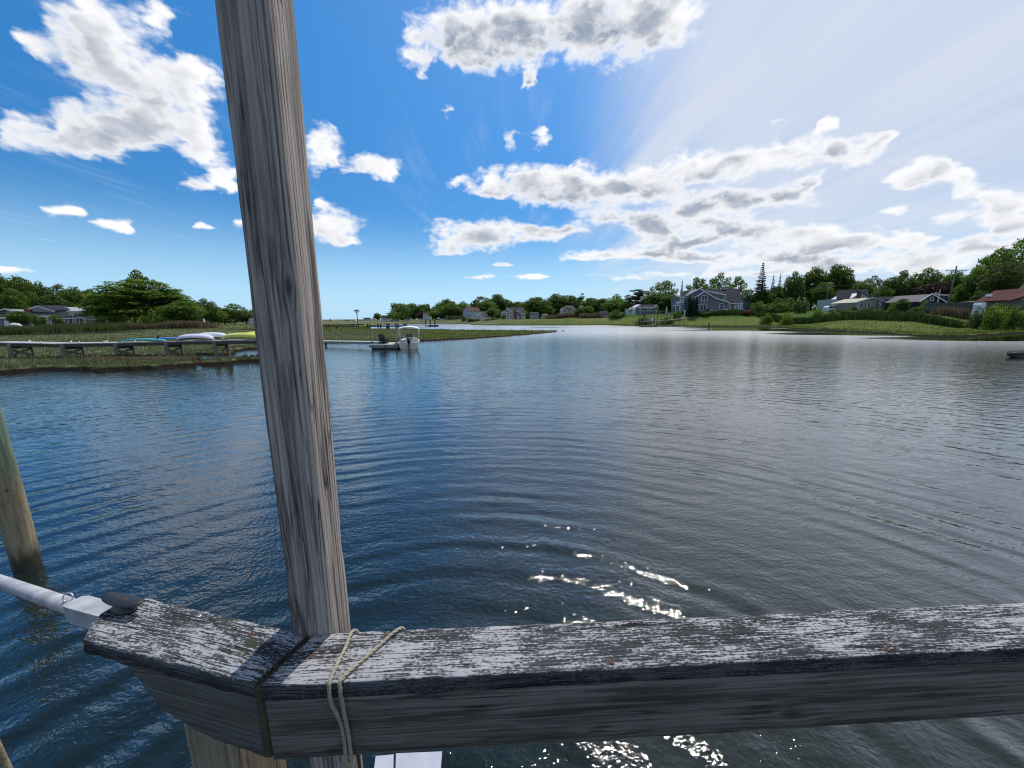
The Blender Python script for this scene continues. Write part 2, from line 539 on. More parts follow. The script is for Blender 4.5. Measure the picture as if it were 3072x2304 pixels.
def leafmat(name, col, col2, trans=0.35):
    m, t, b = new_mat(name)
    oi = t.n('ShaderNodeObjectInfo')
    g = t.n('ShaderNodeNewGeometry')
    n = t.noise(g.outputs['Position'], 0.55, 3.0, 0.6)
    rn = t.m('ADD', t.m('MULTIPLY', g.outputs['Random Per Island'], 0.5), t.m('MULTIPLY', n, 0.5))
    c = t.mix(t.ss(rn, 0.25, 0.75), tuple(col), tuple(col2))
    c = t.v('SCALE', c, scale=t.lin(oi.outputs['Random'], 0.0, 1.0, 0.8, 1.2))
    t.link(c, b.inputs['Base Color'])
    b.inputs['Roughness'].default_value = 0.6
    b.inputs['Specular IOR Level'].default_value = 0.25
    tr = t.n('ShaderNodeBsdfTranslucent')
    t.link(t.v('MULTIPLY', c, (1.3, 1.5, 0.7)), tr.inputs['Color'])
    mx = t.n('ShaderNodeMixShader'); mx.inputs[0].default_value = trans
    out = m.node_tree.nodes['Material Output']
    m.node_tree.links.new(b.outputs[0], mx.inputs[1]); m.node_tree.links.new(tr.outputs[0], mx.inputs[2])
    m.node_tree.links.new(mx.outputs[0], out.inputs['Surface'])
    return m

def weathered_wood(name, dark, light, paint=None, paint_amt=0.0, algae=0.0, knots=(), ridge=260.0, top_only=False, rough=0.8, spec=0.3, crack=1.0, bump=0.0016, bands=0.0, stain=0.0, warp=0.022):
    """grey weathered timber, grain along local X; optional flaking paint, algae and knots (centre x, y, z, size)"""
    m, t, b = new_mat(name)
    tc = t.n('ShaderNodeTexCoord')
    P = tc.outputs['Object']
    g = t.n('ShaderNodeNewGeometry')
    ob_n = t.n('ShaderNodeVectorTransform', vector_type='NORMAL', convert_from='WORLD', convert_to='OBJECT')
    t.link(g.outputs['True Normal'], ob_n.inputs[0])
    # grain warped slowly along the board, and round the knots
    wv = t.v('SUBTRACT', t.noise(t.v('MULTIPLY', P, (2.0, 9.0, 9.0)), 1.0, 3.0, 0.5, color=True), (0.5, 0.5, 0.5))
    Pw = t.v('MULTIPLY_ADD', wv, (0.0, warp, warp), P)
    kmask = None
    for (kx, ky, kz, ks) in knots:
        rel = t.v('MULTIPLY', t.v('SUBTRACT', P, (kx, ky, kz)), (1 / (2.6 * ks), 1 / ks, 1 / ks))
        d = t.v('LENGTH', rel)
        fall = t.m('EXPONENT', t.m('MULTIPLY', t.m('MULTIPLY', d, d), -0.7))
        push = t.v('SCALE', t.v('MULTIPLY', rel, (0.0, -ks * 0.75, -ks * 0.75)), scale=fall)
        Pw = t.v('ADD', Pw, push)
        core = t.ss(d, 0.15, 0.75, 1.0, 0.0)
        kmask = core if kmask is None else t.m('MAXIMUM', kmask, core)
    gr = t.v('MULTIPLY', Pw, (1.6, ridge, ridge))
    fine = t.noise(gr, 1.0, 3.0, 0.6)
    med = t.noise(t.v('MULTIPLY', Pw, (1.1, ridge * 0.28, ridge * 0.28)), 1.0, 3.0, 0.55)
    big = t.noise(t.v('MULTIPLY', P, (3.0, 10.0, 10.0)), 1.0, 4.0, 0.6)
    f = t.m('ADD', t.m('MULTIPLY', fine, 0.55), t.m('ADD', t.m('MULTIPLY', med, 0.36), t.m('MULTIPLY', big, 0.24)))
    if bands:
        px_, py__, pz_ = t.sep(Pw)
        ph = t.m('MULTIPLY', t.m('ADD', py__, pz_), bands)
        ph = t.m('ADD', ph, t.m('MULTIPLY', t.noise(t.v('MULTIPLY', P, (1.5, 36.0, 36.0)), 1.0, 3.0), 9.0))
        bnd = t.ss(t.m('SINE', ph), -0.9, 0.3)
        bm_ = t.ss(t.noise(t.v('MULTIPLY', P, (1.2, 12.0, 12.0)), 1.0, 3.0), 0.35, 0.65)
        f = t.m('ADD', t.m('MULTIPLY', f, 0.80), t.m('MULTIPLY', t.m('MULTIPLY', bnd, bm_), 0.26))
    c = t.mix(t.ss(f, 0.30 if bands else 0.36, 0.66 if bands else 0.78), tuple(dark), tuple(light))
    if stain:
        sm_ = t.noise(t.v('MULTIPLY', P, (2.2, 34.0, 34.0)), 1.0, 4.0, 0.65)
        c = t.mix(t.m('MULTIPLY', t.ss(sm_, 0.48, 0.62), stain), c, tuple(q * 0.55 for q in dark))
    cr = t.noise(t.v('MULTIPLY', Pw, (1.3, ridge * 0.2, ridge * 0.2)), 1.0, 2.0, 0.4)
    crk = t.ss(t.m('ABSOLUTE', t.m('SUBTRACT', cr, 0.5)), 0.0, 0.02, 1.0, 0.0)
    crk = t.m('MULTIPLY', crk, t.m('MULTIPLY', t.ss(t.noise(P, 7.0, 2.0), 0.42, 0.62), crack))
    c = t.mix(t.m('MULTIPLY', crk, 0.8), c, tuple(q * 0.2 for q in dark))
    if kmask is not None:
        c = t.mix(t.m('MULTIPLY', kmask, 0.75), c, tuple(q * 0.35 for q in dark))
    hgt = t.m('SUBTRACT', t.m('ADD', t.m('MULTIPLY', fine, 0.5), t.m('MULTIPLY', med, 0.8)), t.m('MULTIPLY', crk, 1.2))
    if algae:
        am = t.m('MULTIPLY', t.ss(t.noise(P, 16.0, 5.0, 0.65), 0.45, 0.7), algae)
        c = t.mix(am, c, (0.10, 0.105, 0.035))
    ro = rough
    if paint is not None:
        pn = t.noise(t.v('MULTIPLY', Pw, (16.0, 330.0, 330.0)), 1.0, 3.0, 0.6)
        pi_ = t.noise(t.v('MULTIPLY', P, (110.0, 210.0, 210.0)), 1.0, 3.0, 0.6)
        pb = t.noise(t.v('MULTIPLY', P, (7.0, 16.0, 16.0)), 1.0, 4.0, 0.65)
        pm = t.m('ADD', t.m('ADD', t.m('MULTIPLY', pn, 0.55), t.m('MULTIPLY', pi_, 0.42)), t.m('MULTIPLY', pb, 0.50))
        thr = 1.0 - paint_amt
        pmk = t.ss(pm, thr - 0.05, thr + 0.05)
        if top_only:
            nz = t.sep(ob_n.outputs[0])[2]
            pmk = t.m('MULTIPLY', pmk, t.ss(nz, 0.25, 0.8, 0.22, 1.0))
        pmk = t.m('MULTIPLY', pmk, t.m('SUBTRACT', 1.0, t.m('MULTIPLY', crk, 0.8)))
        pc = t.mix(t.noise(P, 30.0, 3.0), tuple(q * 0.75 for q in paint), tuple(paint))
        c = t.mix(pmk, c, pc)
        hgt = t.m('ADD', hgt, t.m('MULTIPLY', pmk, 0.35))
        ro = t.lin(pmk, 0.0, 1.0, rough, rough - 0.06)
    t.link(c, b.inputs['Base Color'])
    t.link(ro, b.inputs['Roughness'])
    b.inputs['Specular IOR Level'].default_value = spec
    bp = t.n('ShaderNodeBump'); bp.inputs['Strength'].default_value = 1.0; bp.inputs['Distance'].default_value = bump
    t.link(hgt, bp.inputs['Height']); t.link(bp.outputs[0], b.inputs['Normal'])
    return m

MAT = {}
MAT['white_trim'] = pmat('white_trim', (0.72, 0.73, 0.74), 0.55, 0.06)
MAT['glass_dark'] = pmat('window_glass', (0.015, 0.018, 0.022), 0.08, 0.3, 0.7)
MAT['roof_slate'] = shingles('roof_slate', (0.026, 0.028, 0.038))
MAT['roof_grey'] = shingles('roof_grey', (0.048, 0.050, 0.058))
MAT['roof_brown'] = shingles('roof_brown', (0.11, 0.078, 0.064))
MAT['roof_red'] = shingles('roof_redbrown', (0.085, 0.036, 0.032))
MAT['roof_tan'] = shingles('roof_tan', (0.13, 0.11, 0.10))
MAT['side_blue'] = siding('siding_bluegrey', (0.165, 0.170, 0.205))
MAT['side_white'] = siding('siding_white', (0.56, 0.565, 0.58))
MAT['side_beige'] = siding('siding_beige', (0.33, 0.32, 0.25))
MAT['side_cream'] = siding('siding_cream', (0.50, 0.46, 0.38))
MAT['side_navy'] = siding('siding_navy', (0.035, 0.042, 0.055))
MAT['side_grey'] = siding('siding_grey', (0.27, 0.28, 0.31))
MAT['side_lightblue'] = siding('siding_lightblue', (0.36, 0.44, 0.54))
MAT['brick'] = pmat('brick', (0.20, 0.075, 0.05), 0.9, 0.35, 6.0)
MAT['stone'] = pmat('stone', (0.28, 0.27, 0.26), 0.9, 0.35, 5.0)
MAT['dock_wood'] = pmat('dock_wood', (0.17, 0.155, 0.135), 0.85, 0.35, 4.0, stretch=(1, 6, 6))
MAT['dock_dark'] = pmat('dock_dark_wood', (0.055, 0.05, 0.042), 0.85, 0.35, 4.0)
MAT['dock_pale'] = pmat('dock_pale_deck', (0.36, 0.37, 0.37), 0.6, 0.2, 4.0)
MAT['black_plastic'] = pmat('black_plastic', (0.015, 0.016, 0.018), 0.5, 0.2, 6.0)
MAT['bark'] = pmat('bark', (0.075, 0.06, 0.045), 0.95, 0.4, 3.0, bump=0.03, stretch=(3, 3, 0.6))
MAT['white_paint'] = pmat('white_paint', (0.7, 0.7, 0.68), 0.4, 0.06)
MAT['metal'] = pmat('galvanised_metal', (0.45, 0.46, 0.47), 0.4, 0.15, 8.0, metallic=0.8)
MAT['wire'] = pmat('wire', (0.02, 0.02, 0.02), 0.6, 0.1)
MAT['rope'] = pmat('rope_fibre', (0.30, 0.28, 0.21), 0.9, 0.3, 60.0, bump=0.001)

# ================================================================ ground and water
SHORE_PX = [(36,1120),(123,1110),(231,1109),(253,1117),(300,1116),(344,1113),(470,1106),(579,1096),(687,1085),(778,1077),(815,1069),
  (792,1061.5),(740,1061),(702,1062.5),(687,1067.6),(640,1068.8),(590,1068.4),(588,1066),(640,1065.4),(684,1064.2),(700,1056.5),(709,1053.5),
  (740,1050.5),(780,1048),(850,1042),(920,1035),(985,1030),(1080,1029),(1160,1027),(1250,1024),(1310,1021),(1370,1019),(1425,1016),(1479,1012),(1530,1009),
  (1587,1004),(1640,999),(1692,993),(1645,988.5),(1560,987.5),(1479,987),(1380,986),(1280,985),(1218,983.5),(1160,983.5),(1113,983),
  (1100,978),(1200,973),(1316,971),(1406,972),(1421,975.5),(1515,976.3),(1600,976.4),(1700,976.6),(1817,975.4),(1870,977.5),(1925,978.8),(2040,979.5),(2124,979.3),
  (2210,980),(2287,980.5),(2330,980),(2366,985.5),(2430,988.5),(2509,992.5),(2580,996),(2649,999.5),(2700,1004.5),(2754,1008.5),(2830,1011),(2893,1010.5),(2950,1007),(2998,1003.5),(3072,999)]
# edges seen over the grass on their near side
HIDDEN = {(792,1061.5),(740,1061),(702,1062.5),(687,1067.6),(640,1068.8),(590,1068.4),(1645,988.5),(1560,987.5),(1479,987),(1380,986),(1280,985),(1218,983.5),(1160,983.5),(1113,983)}
SHORE = np.array([(-700,-260),(-300,-60),(-90,-2),(-45,13),(-33,17.2)] + [tuple(G(x, y, 0.55 if (x, y) in HIDDEN else 0.0).xy) for x, y in SHORE_PX] +
                 [(115,66),(300,90),(900,120),(2200,200),(2200,2200),(-2200,2200),(-2200,-260)])

def shore_dist(x, y):
    """signed distance to the shoreline, positive on land"""
    A = SHORE; B = np.roll(SHORE, -1, axis=0)
    best = np.full(x.shape, 1e9)
    inside = np.zeros(x.shape, bool)
    for (ax, ay), (bx, by) in zip(A, B):
        ex, ey = bx - ax, by - ay
        L2 = ex * ex + ey * ey + 1e-9
        t = np.clip(((x - ax) * ex + (y - ay) * ey) / L2, 0, 1)
        best = np.minimum(best, (x - ax - t * ex) ** 2 + (y - ay - t * ey) ** 2)
        c = ((ay > y) != (by > y))
        if abs(by - ay) > 1e-9:
            inside ^= c & (x < (bx - ax) * (y - ay) / (by - ay) + ax)
    d = np.sqrt(best)
    return np.where(inside, d, -d)

# how high the land is, read at the feet of things: photo pixel and distance ahead
LEVELS = [(100,978,78),(0,978,78),(250,975,80),(60,1002,62),(200,1000,64),(330,995,68),(500,985,74),(440,973,84),(600,974,90),(330,972,86),(-150,975,80),(-300,985,70),
  (700,972,150),(780,972,150),(620,978,110),(1000,970,220),(1060,968,225),(1100,966,250),(1000,962,480),(1150,962,480),
  (1250,963,260),(1330,960,240),(1395,957,215),(1480,958,205),(1590,957,205),(1650,958,195),(1710,950,200),(1790,957,170),
  (1900,952,128),(1955,941,150),(1850,955,140),(2050,944,132),(2150,940,131),(2200,940,131),(2050,965,112),(2250,962,106),(2300,943,120),(2400,950,100),
  (2478,932,135),(2560,925,125),(2520,938,108),(2627,941,102),(2600,961,74),(2500,960,80),(2620,929,106),(2790,937,95),(2807,941,84),(2839,942,75),(2760,962,64),(2900,962,58),
  (3000,930,72),(3060,955,60),(2960,940,70),(3200,930,80),(3300,960,60)]
def level_pts():
    out = []
    for px, py, d in LEVELS:
        p = W(px, py, d); out.append((p.x, p.y, p.z))
    return np.array(out + [(-200, 60, 2.0), (-30, 28, .45), (-22, 30, .45), (-20, 34, .45), (-28, 36, .45), (-36, 38, .45), (-45, 40, .45), (-30, 46, .45), (-42, 50, .5), (-20, 45, .45), (-52, 54, .5), (-35, 58, .5), (-20, 60, .42), (-10, 60, .42), (-30, 80, .42), (-15, 75, .42), (-28, 66, .45), (0, 68, .4), (-40, 90, .45), (300, 150, 5.0), (0, 500, 2.0), (-300, 500, 1.2), (400, 500, 5.0), (200, 120, 4.5), (150, 80, 3.5)])
LV = level_pts()

def ground_z(x, y):
    x = np.asarray(x, float); y = np.asarray(y, float)
    shp = x.shape
    x = x.ravel(); y = y.ravel()
    d = np.hypot(x, y)
    sd = shore_dist(x, y)
    near = np.clip(60.0 / (d + 1), 0.15, 1.0)
    sdn = sd + ((fbm(x / 1.6, y / 1.6, 4) - 0.5) * 1.6 + (fbm(x / 0.45 + 40, y / 0.45, 2) - 0.5) * 0.5) * near
    w = np.zeros_like(x); e = np.zeros_like(x)
    for (lx, ly, lz) in LV:
        q = 1.0 / (((x - lx) ** 2 + (y - ly) ** 2) + 9.0) ** 1.6
        w += q; e += q * lz
    e /= w
    ss = lambda v, a, b: (lambda q: q * q * (3 - 2 * q))(np.clip((v - a) / (b - a), 0, 1))
    z = np.where(sdn < 0, np.clip(sdn * 0.35, -1.2, 0.0), 0.0)
    z = z + ss(sdn, -0.05, 0.28) * 0.26 + ss(sdn, 0.3, 7.0) * 0.12
    z = z + ss(sd, 3.0, 17.0) * np.maximum(0.0, e - 0.5)
    z = z + ss(sdn, 0.3, 1.5) * (fbm(x / 0.8, y / 0.8, 3) - 0.5) * 0.10
    return z.reshape(shp)

def gz(x, y):
    return float(ground_z(np.array([x]), np.array([y]))[0])

def make_ground():
    na, nr = 760, 340
    ang = np.linspace(R(-84), R(84), na)
    rad = 11.0 * (1900.0 / 11.0) ** (np.linspace(0, 1, nr))
    Rr, Aa = np.meshgrid(rad, ang, indexing='ij')
    X, Y = Rr * np.sin(Aa), Rr * np.cos(Aa)
    Z = ground_z(X, Y)
    V = np.stack([X, Y, Z], -1).reshape(-1, 3)
    idx = np.arange(nr * na).reshape(nr, na)
    F = np.stack([idx[:-1, :-1], idx[:-1, 1:], idx[1:, 1:], idx[1:, :-1]], -1).reshape(-1, 4)
    F = F[(V[F, 2].max(axis=1) > -0.45)]
    used = np.unique(F)
    remap = -np.ones(len(V), int); remap[used] = np.arange(len(used))
    return raw_mesh('ground', V[used], remap[F].ravel()[::1], 4, smooth=True)

def ground_material():
    m, t, b = new_mat('marsh_ground')
    g = t.n('ShaderNodeNewGeometry')
    P = g.outputs['Position']
    x, y, z = t.sep(P)
    n1 = t.noise(P, 0.12, 4.0, 0.6)
    n2 = t.noise(P, 1.3, 5.0, 0.65)
    n3 = t.noise(P, 7.0, 4.0, 0.65)
    mix1 = t.m('ADD', t.m('MULTIPLY', n1, 0.5), t.m('ADD', t.m('MULTIPLY', n2, 0.3), t.m('MULTIPLY', n3, 0.3)))
    grass = t.mix(t.ss(mix1, 0.4, 0.68), (0.075, 0.092, 0.043), (0.144, 0.152, 0.077))
    # brighter yellow-green cordgrass on the right bank and the spit, greyer on the left flat
    side = t.ss(x, -25.0, 25.0)
    grass = t.mix(t.m('MULTIPLY', side, 0.6), grass, t.mix(t.ss(mix1, 0.4, 0.66), (0.065, 0.109, 0.014), (0.127, 0.150, 0.029)))
    lawn = t.mix(n3, (0.028, 0.068, 0.010), (0.050, 0.105, 0.016))
    c = t.mix(t.m('MULTIPLY', t.ss(z, 2.2, 3.0), 0.85), grass, lawn)
    mud = t.mix(n3, (0.007, 0.006, 0.005), (0.022, 0.017, 0.013))
    zz = t.m('ADD', z, t.m('MULTIPLY', t.m('SUBTRACT', n2, 0.5), 0.22))
    c = t.mix(t.ss(zz, 0.12, 0.27, 1.0, 0.0), c, mud)
    t.link(c, b.inputs['Base Color'])
    t.link(t.ss(z, 0.0, 0.12, 0.6, 0.95), b.inputs['Roughness'])
    b.inputs['Specular IOR Level'].default_value = 0.03
    bp = t.n('ShaderNodeBump'); bp.inputs['Distance'].default_value = 0.12
    t.link(t.m('ADD', n3, t.m('MULTIPLY', n2, 0.6)), bp.inputs['Height']); t.link(bp.outputs[0], b.inputs['Normal'])
    return m
ground = mesh_obj('ground', make_ground(), ground_material())
tag(ground, kind='structure')

def water_material():
    m, t, b = new_mat('creek_water')
    g = t.n('ShaderNodeNewGeometry')
    P = g.outputs['Position']
    x, y, z = t.sep(P)
    dist = t.v('LENGTH', P)
    far = t.m('DIVIDE', 1.0, t.m('ADD', 1.0, t.m('DIVIDE', dist, 34.0)))
    # wind patches: calm slicks in the lee of the far right bank, ruffled elsewhere
    patch = t.noise(t.v('MULTIPLY', P, (0.020, 0.075, 0.0)), 1.0, 4.0, 0.6, 0.6)
    lee = t.m('MULTIPLY', t.ss(x, 30.0, 60.0), t.ss(y, 28.0, 50.0))
    calm = t.ss(t.m('ADD', patch, t.m('MULTIPLY', lee, 0.30)), 0.60, 0.74)
    ruf = t.fmix(calm, 1.0, 0.16)
    warp = t.v('SUBTRACT', t.noise(P, 0.8, 2.0, color=True), (0.5, 0.5, 0.5))
    Pw = t.v('MULTIPLY_ADD', warp, (0.5, 0.35, 0.0), P)
    mp = t.n('ShaderNodeMapping'); mp.inputs['Rotation'].default_value = (0, 0, R(14)); mp.inputs['Scale'].default_value = (1.7, 4.2, 1.0)
    t.link(Pw, mp.inputs['Vector'])
    nA = t.noise(mp.outputs[0], 1.0, 3.5, 0.5)
    mp2 = t.n('ShaderNodeMapping'); mp2.inputs['Rotation'].default_value = (0, 0, R(-32)); mp2.inputs['Scale'].default_value = (3.0, 8.5, 1.0)
    t.link(Pw, mp2.inputs['Vector'])
    nC = t.noise(mp2.outputs[0], 1.0, 2.5, 0.5)
    nB = t.noise(t.v('MULTIPLY', P, (0.35, 0.7, 1.0)), 1.0, 2.0, 0.5)
    # spreading rings from the foot of the dock
    rel = t.v('MULTIPLY', t.v('SUBTRACT', P, (-0.5, 0.7, 0.0)), (0.9, 1.0, 0.0))
    r = t.v('LENGTH', rel)
    ph = t.m('ADD', t.m('MULTIPLY', r, 2 * math.pi / 0.47), t.m('MULTIPLY', t.noise(P, 0.55, 3.0), 9.0))
    ring = t.m('SINE', ph)
    ph2 = t.m('ADD', t.m('MULTIPLY', r, 2 * math.pi / 0.26), t.m('MULTIPLY', t.noise(P, 0.9, 2.0), 8.0))
    ring = t.m('ADD', ring, t.m('MULTIPLY', t.m('SINE', ph2), 0.35))
    env = t.m('MULTIPLY', t.m('EXPONENT', t.m('MULTIPLY', r, -1.0 / 9.5)), t.ss(t.noise(P, 0.35, 3.0), 0.36, 0.64, 0.15, 1.0))
    nearw = t.ss(dist, 4.0, 20.0, 0.5, 1.0)
    h = t.m('MULTIPLY', t.m('MULTIPLY', nA, nearw), 0.036)
    h = t.m('ADD', h, t.m('MULTIPLY', t.m('MULTIPLY', nC, nearw), 0.016))
    h = t.m('ADD', h, t.m('MULTIPLY', nB, 0.03))
    h = t.m('ADD', t.m('MULTIPLY', h, t.m('MULTIPLY', ruf, far)), t.m('MULTIPLY', t.m('MULTIPLY', ring, env), 0.0145))
    nD = t.noise(t.v('MULTIPLY', Pw, (17.0, 20.0, 1.0)), 1.0, 2.0, 0.55)
    h = t.m('ADD', h, t.m('MULTIPLY', t.m('MULTIPLY', nD, 0.0085), t.ss(dist, 3.0, 18.0, 1.0, 0.0)))
    bp = t.n('ShaderNodeBump'); bp.inputs['Strength'].default_value = 1.0; bp.inputs['Distance'].default_value = 1.0
    t.link(h, bp.inputs['Height']); t.link(bp.outputs[0], b.inputs['Normal'])
    mur = t.noise(P, 0.5, 3.0)
    t.link(t.mix(mur, (0.0045, 0.010, 0.0095), (0.008, 0.014, 0.012)), b.inputs['Base Color'])
    b.inputs['Roughness'].default_value = 1.0
    b.inputs['Specular IOR Level'].default_value = 0.0
    gl = t.n('ShaderNodeBsdfGlossy'); t.link(t.fmix(calm, t.ss(dist, 7.0, 75.0, 0.03, 0.24), 0.05), gl.inputs['Roughness'])
    t.link(bp.outputs[0], gl.inputs['Normal'])
    lw = t.n('ShaderNodeLayerWeight'); lw.inputs['Blend'].default_value = 0.5
    t.link(bp.outputs[0], lw.inputs['Normal'])
    fr_ = t.m('ADD', 0.02, t.m('MULTIPLY', t.m('POWER', lw.outputs['Facing'], 2.5), 0.98))
    mx = t.n('ShaderNodeMixShader'); t.link(fr_, mx.inputs[0])
    m.node_tree.links.new(b.outputs[0], mx.inputs[1]); m.node_tree.links.new(gl.outputs[0], mx.inputs[2])
    m.node_tree.links.new(mx.outputs[0], m.node_tree.nodes['Material Output'].inputs['Surface'])
    return m
wm = MB()
wm.add([(-3500, -3500, 0), (3500, -3500, 0), (3500, 3500, 0), (-3500, 3500, 0)], [(0, 1, 2, 3)])
water = wm.build('water', water_material())
tag(water, kind='structure')

# ---------------------------------------------------------------- marsh grass and reeds (nobody could count them)
def blades(pts, hgt, wid, lean=0.35, name='grass'):
    """pts Nx3 -> one bent blade (two triangles as a quad tapering to a tip) per point"""
    n = len(pts)
    a = RNG.random(n) * 2 * np.pi
    dx, dy = np.cos(a), np.sin(a)
    l = (RNG.random(n) * lean)
    b = RNG.random(n) * 2 * np.pi
    lx, ly = np.cos(b) * l * hgt, np.sin(b) * l * hgt
    z0 = np.zeros(n)
    v0 = pts + np.stack([-dx * wid / 2, -dy * wid / 2, z0 - 0.03], -1)
    v1 = pts + np.stack([dx * wid / 2, dy * wid / 2, z0 - 0.03], -1)
    v2 = pts + np.stack([dx * wid * 0.35 + lx * 0.4, dy * wid * 0.35 + ly * 0.4, hgt * 0.6], -1)
    v3 = pts + np.stack([lx, ly, hgt], -1)
    V = np.stack([v0, v1, v2, v3], 1).reshape(-1, 3)
    return raw_mesh(name, V, np.arange(4 * n), 4)

def grassmat(name, c1, c2, c3):
    m, t, b = new_mat(name)
    g = t.n('ShaderNodeNewGeometry')
    rn = g.outputs['Random Per Island']
    n = t.noise(g.outputs['Position'], 0.5, 3.0)
    c = t.mix(t.ss(t.m('ADD', t.m('MULTIPLY', rn, 0.5), t.m('MULTIPLY', n, 0.5)), 0.3, 0.7), c1, c2)
    c = t.mix(t.ss(rn, 0.86, 0.9), c, c3)
    t.link(c, b.inputs['Base Color']); b.inputs['Roughness'].default_value = 0.7; b.inputs['Specular IOR Level'].default_value = 0.2
    tr = t.n('ShaderNodeBsdfTranslucent'); t.link(c, tr.inputs['Color'])
    mx = t.n('ShaderNodeMixShader'); mx.inputs[0].default_value = 0.35
    out = m.node_tree.nodes['Material Output']
    m.node_tree.links.new(b.outputs[0], mx.inputs[1]); m.node_tree.links.new(tr.outputs[0], mx.inputs[2])
    m.node_tree.links.new(mx.outputs[0], out.inputs['Surface'])
    return m

def scatter_marsh():
    n = 560000
    ang = (RNG.random(n) - 0.5) * R(124)
    rad = 17.0 * (150.0 / 17.0) ** RNG.random(n)
    x, y = rad * np.sin(ang), rad * np.cos(ang)
    sd = shore_dist(x, y)
    k = (sd > 0.05) & ((sd < 2.5) | (RNG.random(n) < 0.55))
    x, y, rad, sd = x[k], y[k], rad[k], sd[k]
    z = ground_z(x, y)
    cl = fbm(x / 0.9, y / 0.9, 3)
    k = (z > 0.13 + 0.16 * (cl - 0.5)) & (z < 2.4)
    x, y, z, rad, cl, sd = x[k], y[k], z[k], rad[k], cl[k], sd[k]
    hgt = (0.05 + 0.16 * cl) * (0.6 + 0.7 * RNG.random(len(x)))
    hgt = hgt * (1.0 + 1.1 * (sd < 1.4) * RNG.random(len(x)) + 0.9 * (fbm(x / 4.0, y / 4.0, 3) > 0.58) * RNG.random(len(x)))
    wid = 0.010 + 0.0011 * rad
    return x, y, z, hgt, wid
gx, gy, gzz, gh, gw = scatter_marsh()
left = gx < -14 - 0.0 * gy
left = left & (gy < 75)
for nm, sel, cols in (('marsh_grass', left, ((0.098, 0.125, 0.053), (0.174, 0.198, 0.096), (0.216, 0.192, 0.108))),
                      ('cordgrass', ~left, ((0.078, 0.130, 0.017), (0.153, 0.189, 0.034), (0.182, 0.163, 0.052)))):
    me = blades(np.stack([gx[sel], gy[sel], gzz[sel]], -1), gh[sel], gw[sel], name=nm)
    o = mesh_obj(nm, me, grassmat(nm, *cols))
    tag(o, 'short grey-green marsh grass covering the left flat' if nm == 'marsh_grass' else 'low yellow-green cordgrass on the spit and the far banks', 'grass', kind='stuff')

def reed_stand(name, label, line, depth_w, hgt, n, cols, wid=0.05):
    """line: photo pixels (px, py, distance) along the foot of the stand"""
    P = [W(*q) for q in line]
    seg = RNG.integers(0, len(P) - 1, n)
    t = RNG.random(n)
    A = np.array([tuple(q) for q in P])
    B = A[seg] * (1 - t)[:, None] + A[seg + 1] * t[:, None]
    off = RNG.random(n) ** 1.4 * depth_w
    x = B[:, 0] + RNG.normal(0, 0.5, n); y = B[:, 1] + off
    z = ground_z(x, y)
    h = hgt * (0.55 + 0.6 * fbm(x / 3.0, y / 3.0, 3)) * (0.75 + 0.4 * RNG.random(n))
    me = blades(np.stack([x, y, z], -1), h, np.full(n, wid) * (0.6 + RNG.random(n)), lean=0.3, name=name)
    o = mesh_obj(name, me, grassmat(name, *cols))
    tag(o, label, 'reeds', kind='stuff')
TAN = ((0.15, 0.115, 0.07), (0.24, 0.185, 0.115), (0.09, 0.11, 0.04))
GREEN = ((0.030, 0.070, 0.012), (0.060, 0.110, 0.020), (0.09, 0.11, 0.035))
OLIVE = ((0.065, 0.090, 0.030), (0.115, 0.135, 0.050), (0.17, 0.145, 0.08))
reed_stand('reeds', 'tan and olive reeds below the house at the left edge', [(-120,1010,58),(40,1008,58),(85,1006,59)], 7, 1.7, 5000, OLIVE, 0.07)
reed_stand('reeds', 'mixed green reeds in front of the grey gabled house', [(80,1001,64),(160,998,66),(250,996,68),(330,994,70)], 8, 1.5, 9000, OLIVE, 0.07)
reed_stand('reeds', 'tan dry reeds at the foot of the broad spreading tree', [(330,993,72),(420,990,74),(520,988,75),(590,986,76)], 5, 1.6, 8000, TAN, 0.07)
reed_stand('reeds', 'bright green reed belt below the road on the right bank', [(2060,967,124),(2250,963,118),(2420,962,99),(2600,961,83),(2760,961,70),(2890,961,62)], 7, 1.6, 30000, GREEN, 0.10)
reed_stand('reeds', 'tan reeds beside the leaning utility pole', [(2868,944,72),(2905,944,70)], 4, 2.0, 2200, TAN, 0.07)
reed_stand('reeds', 'tan reeds in front of the cream house with red roof', [(1640,953,196),(1735,952,192)], 5, 2.3, 4000, TAN, 0.14)
reed_stand('reeds', 'tan reeds left of the small dark-roofed shed on the far bank', [(1745,958,175),(1805,957,168)], 5, 3.0, 3000, TAN, 0.14)
reed_stand('reeds', 'tan reeds left of the white gambrel house', [(1345,963,220),(1378,962,218)], 4, 2.4, 1200, TAN, 0.14)

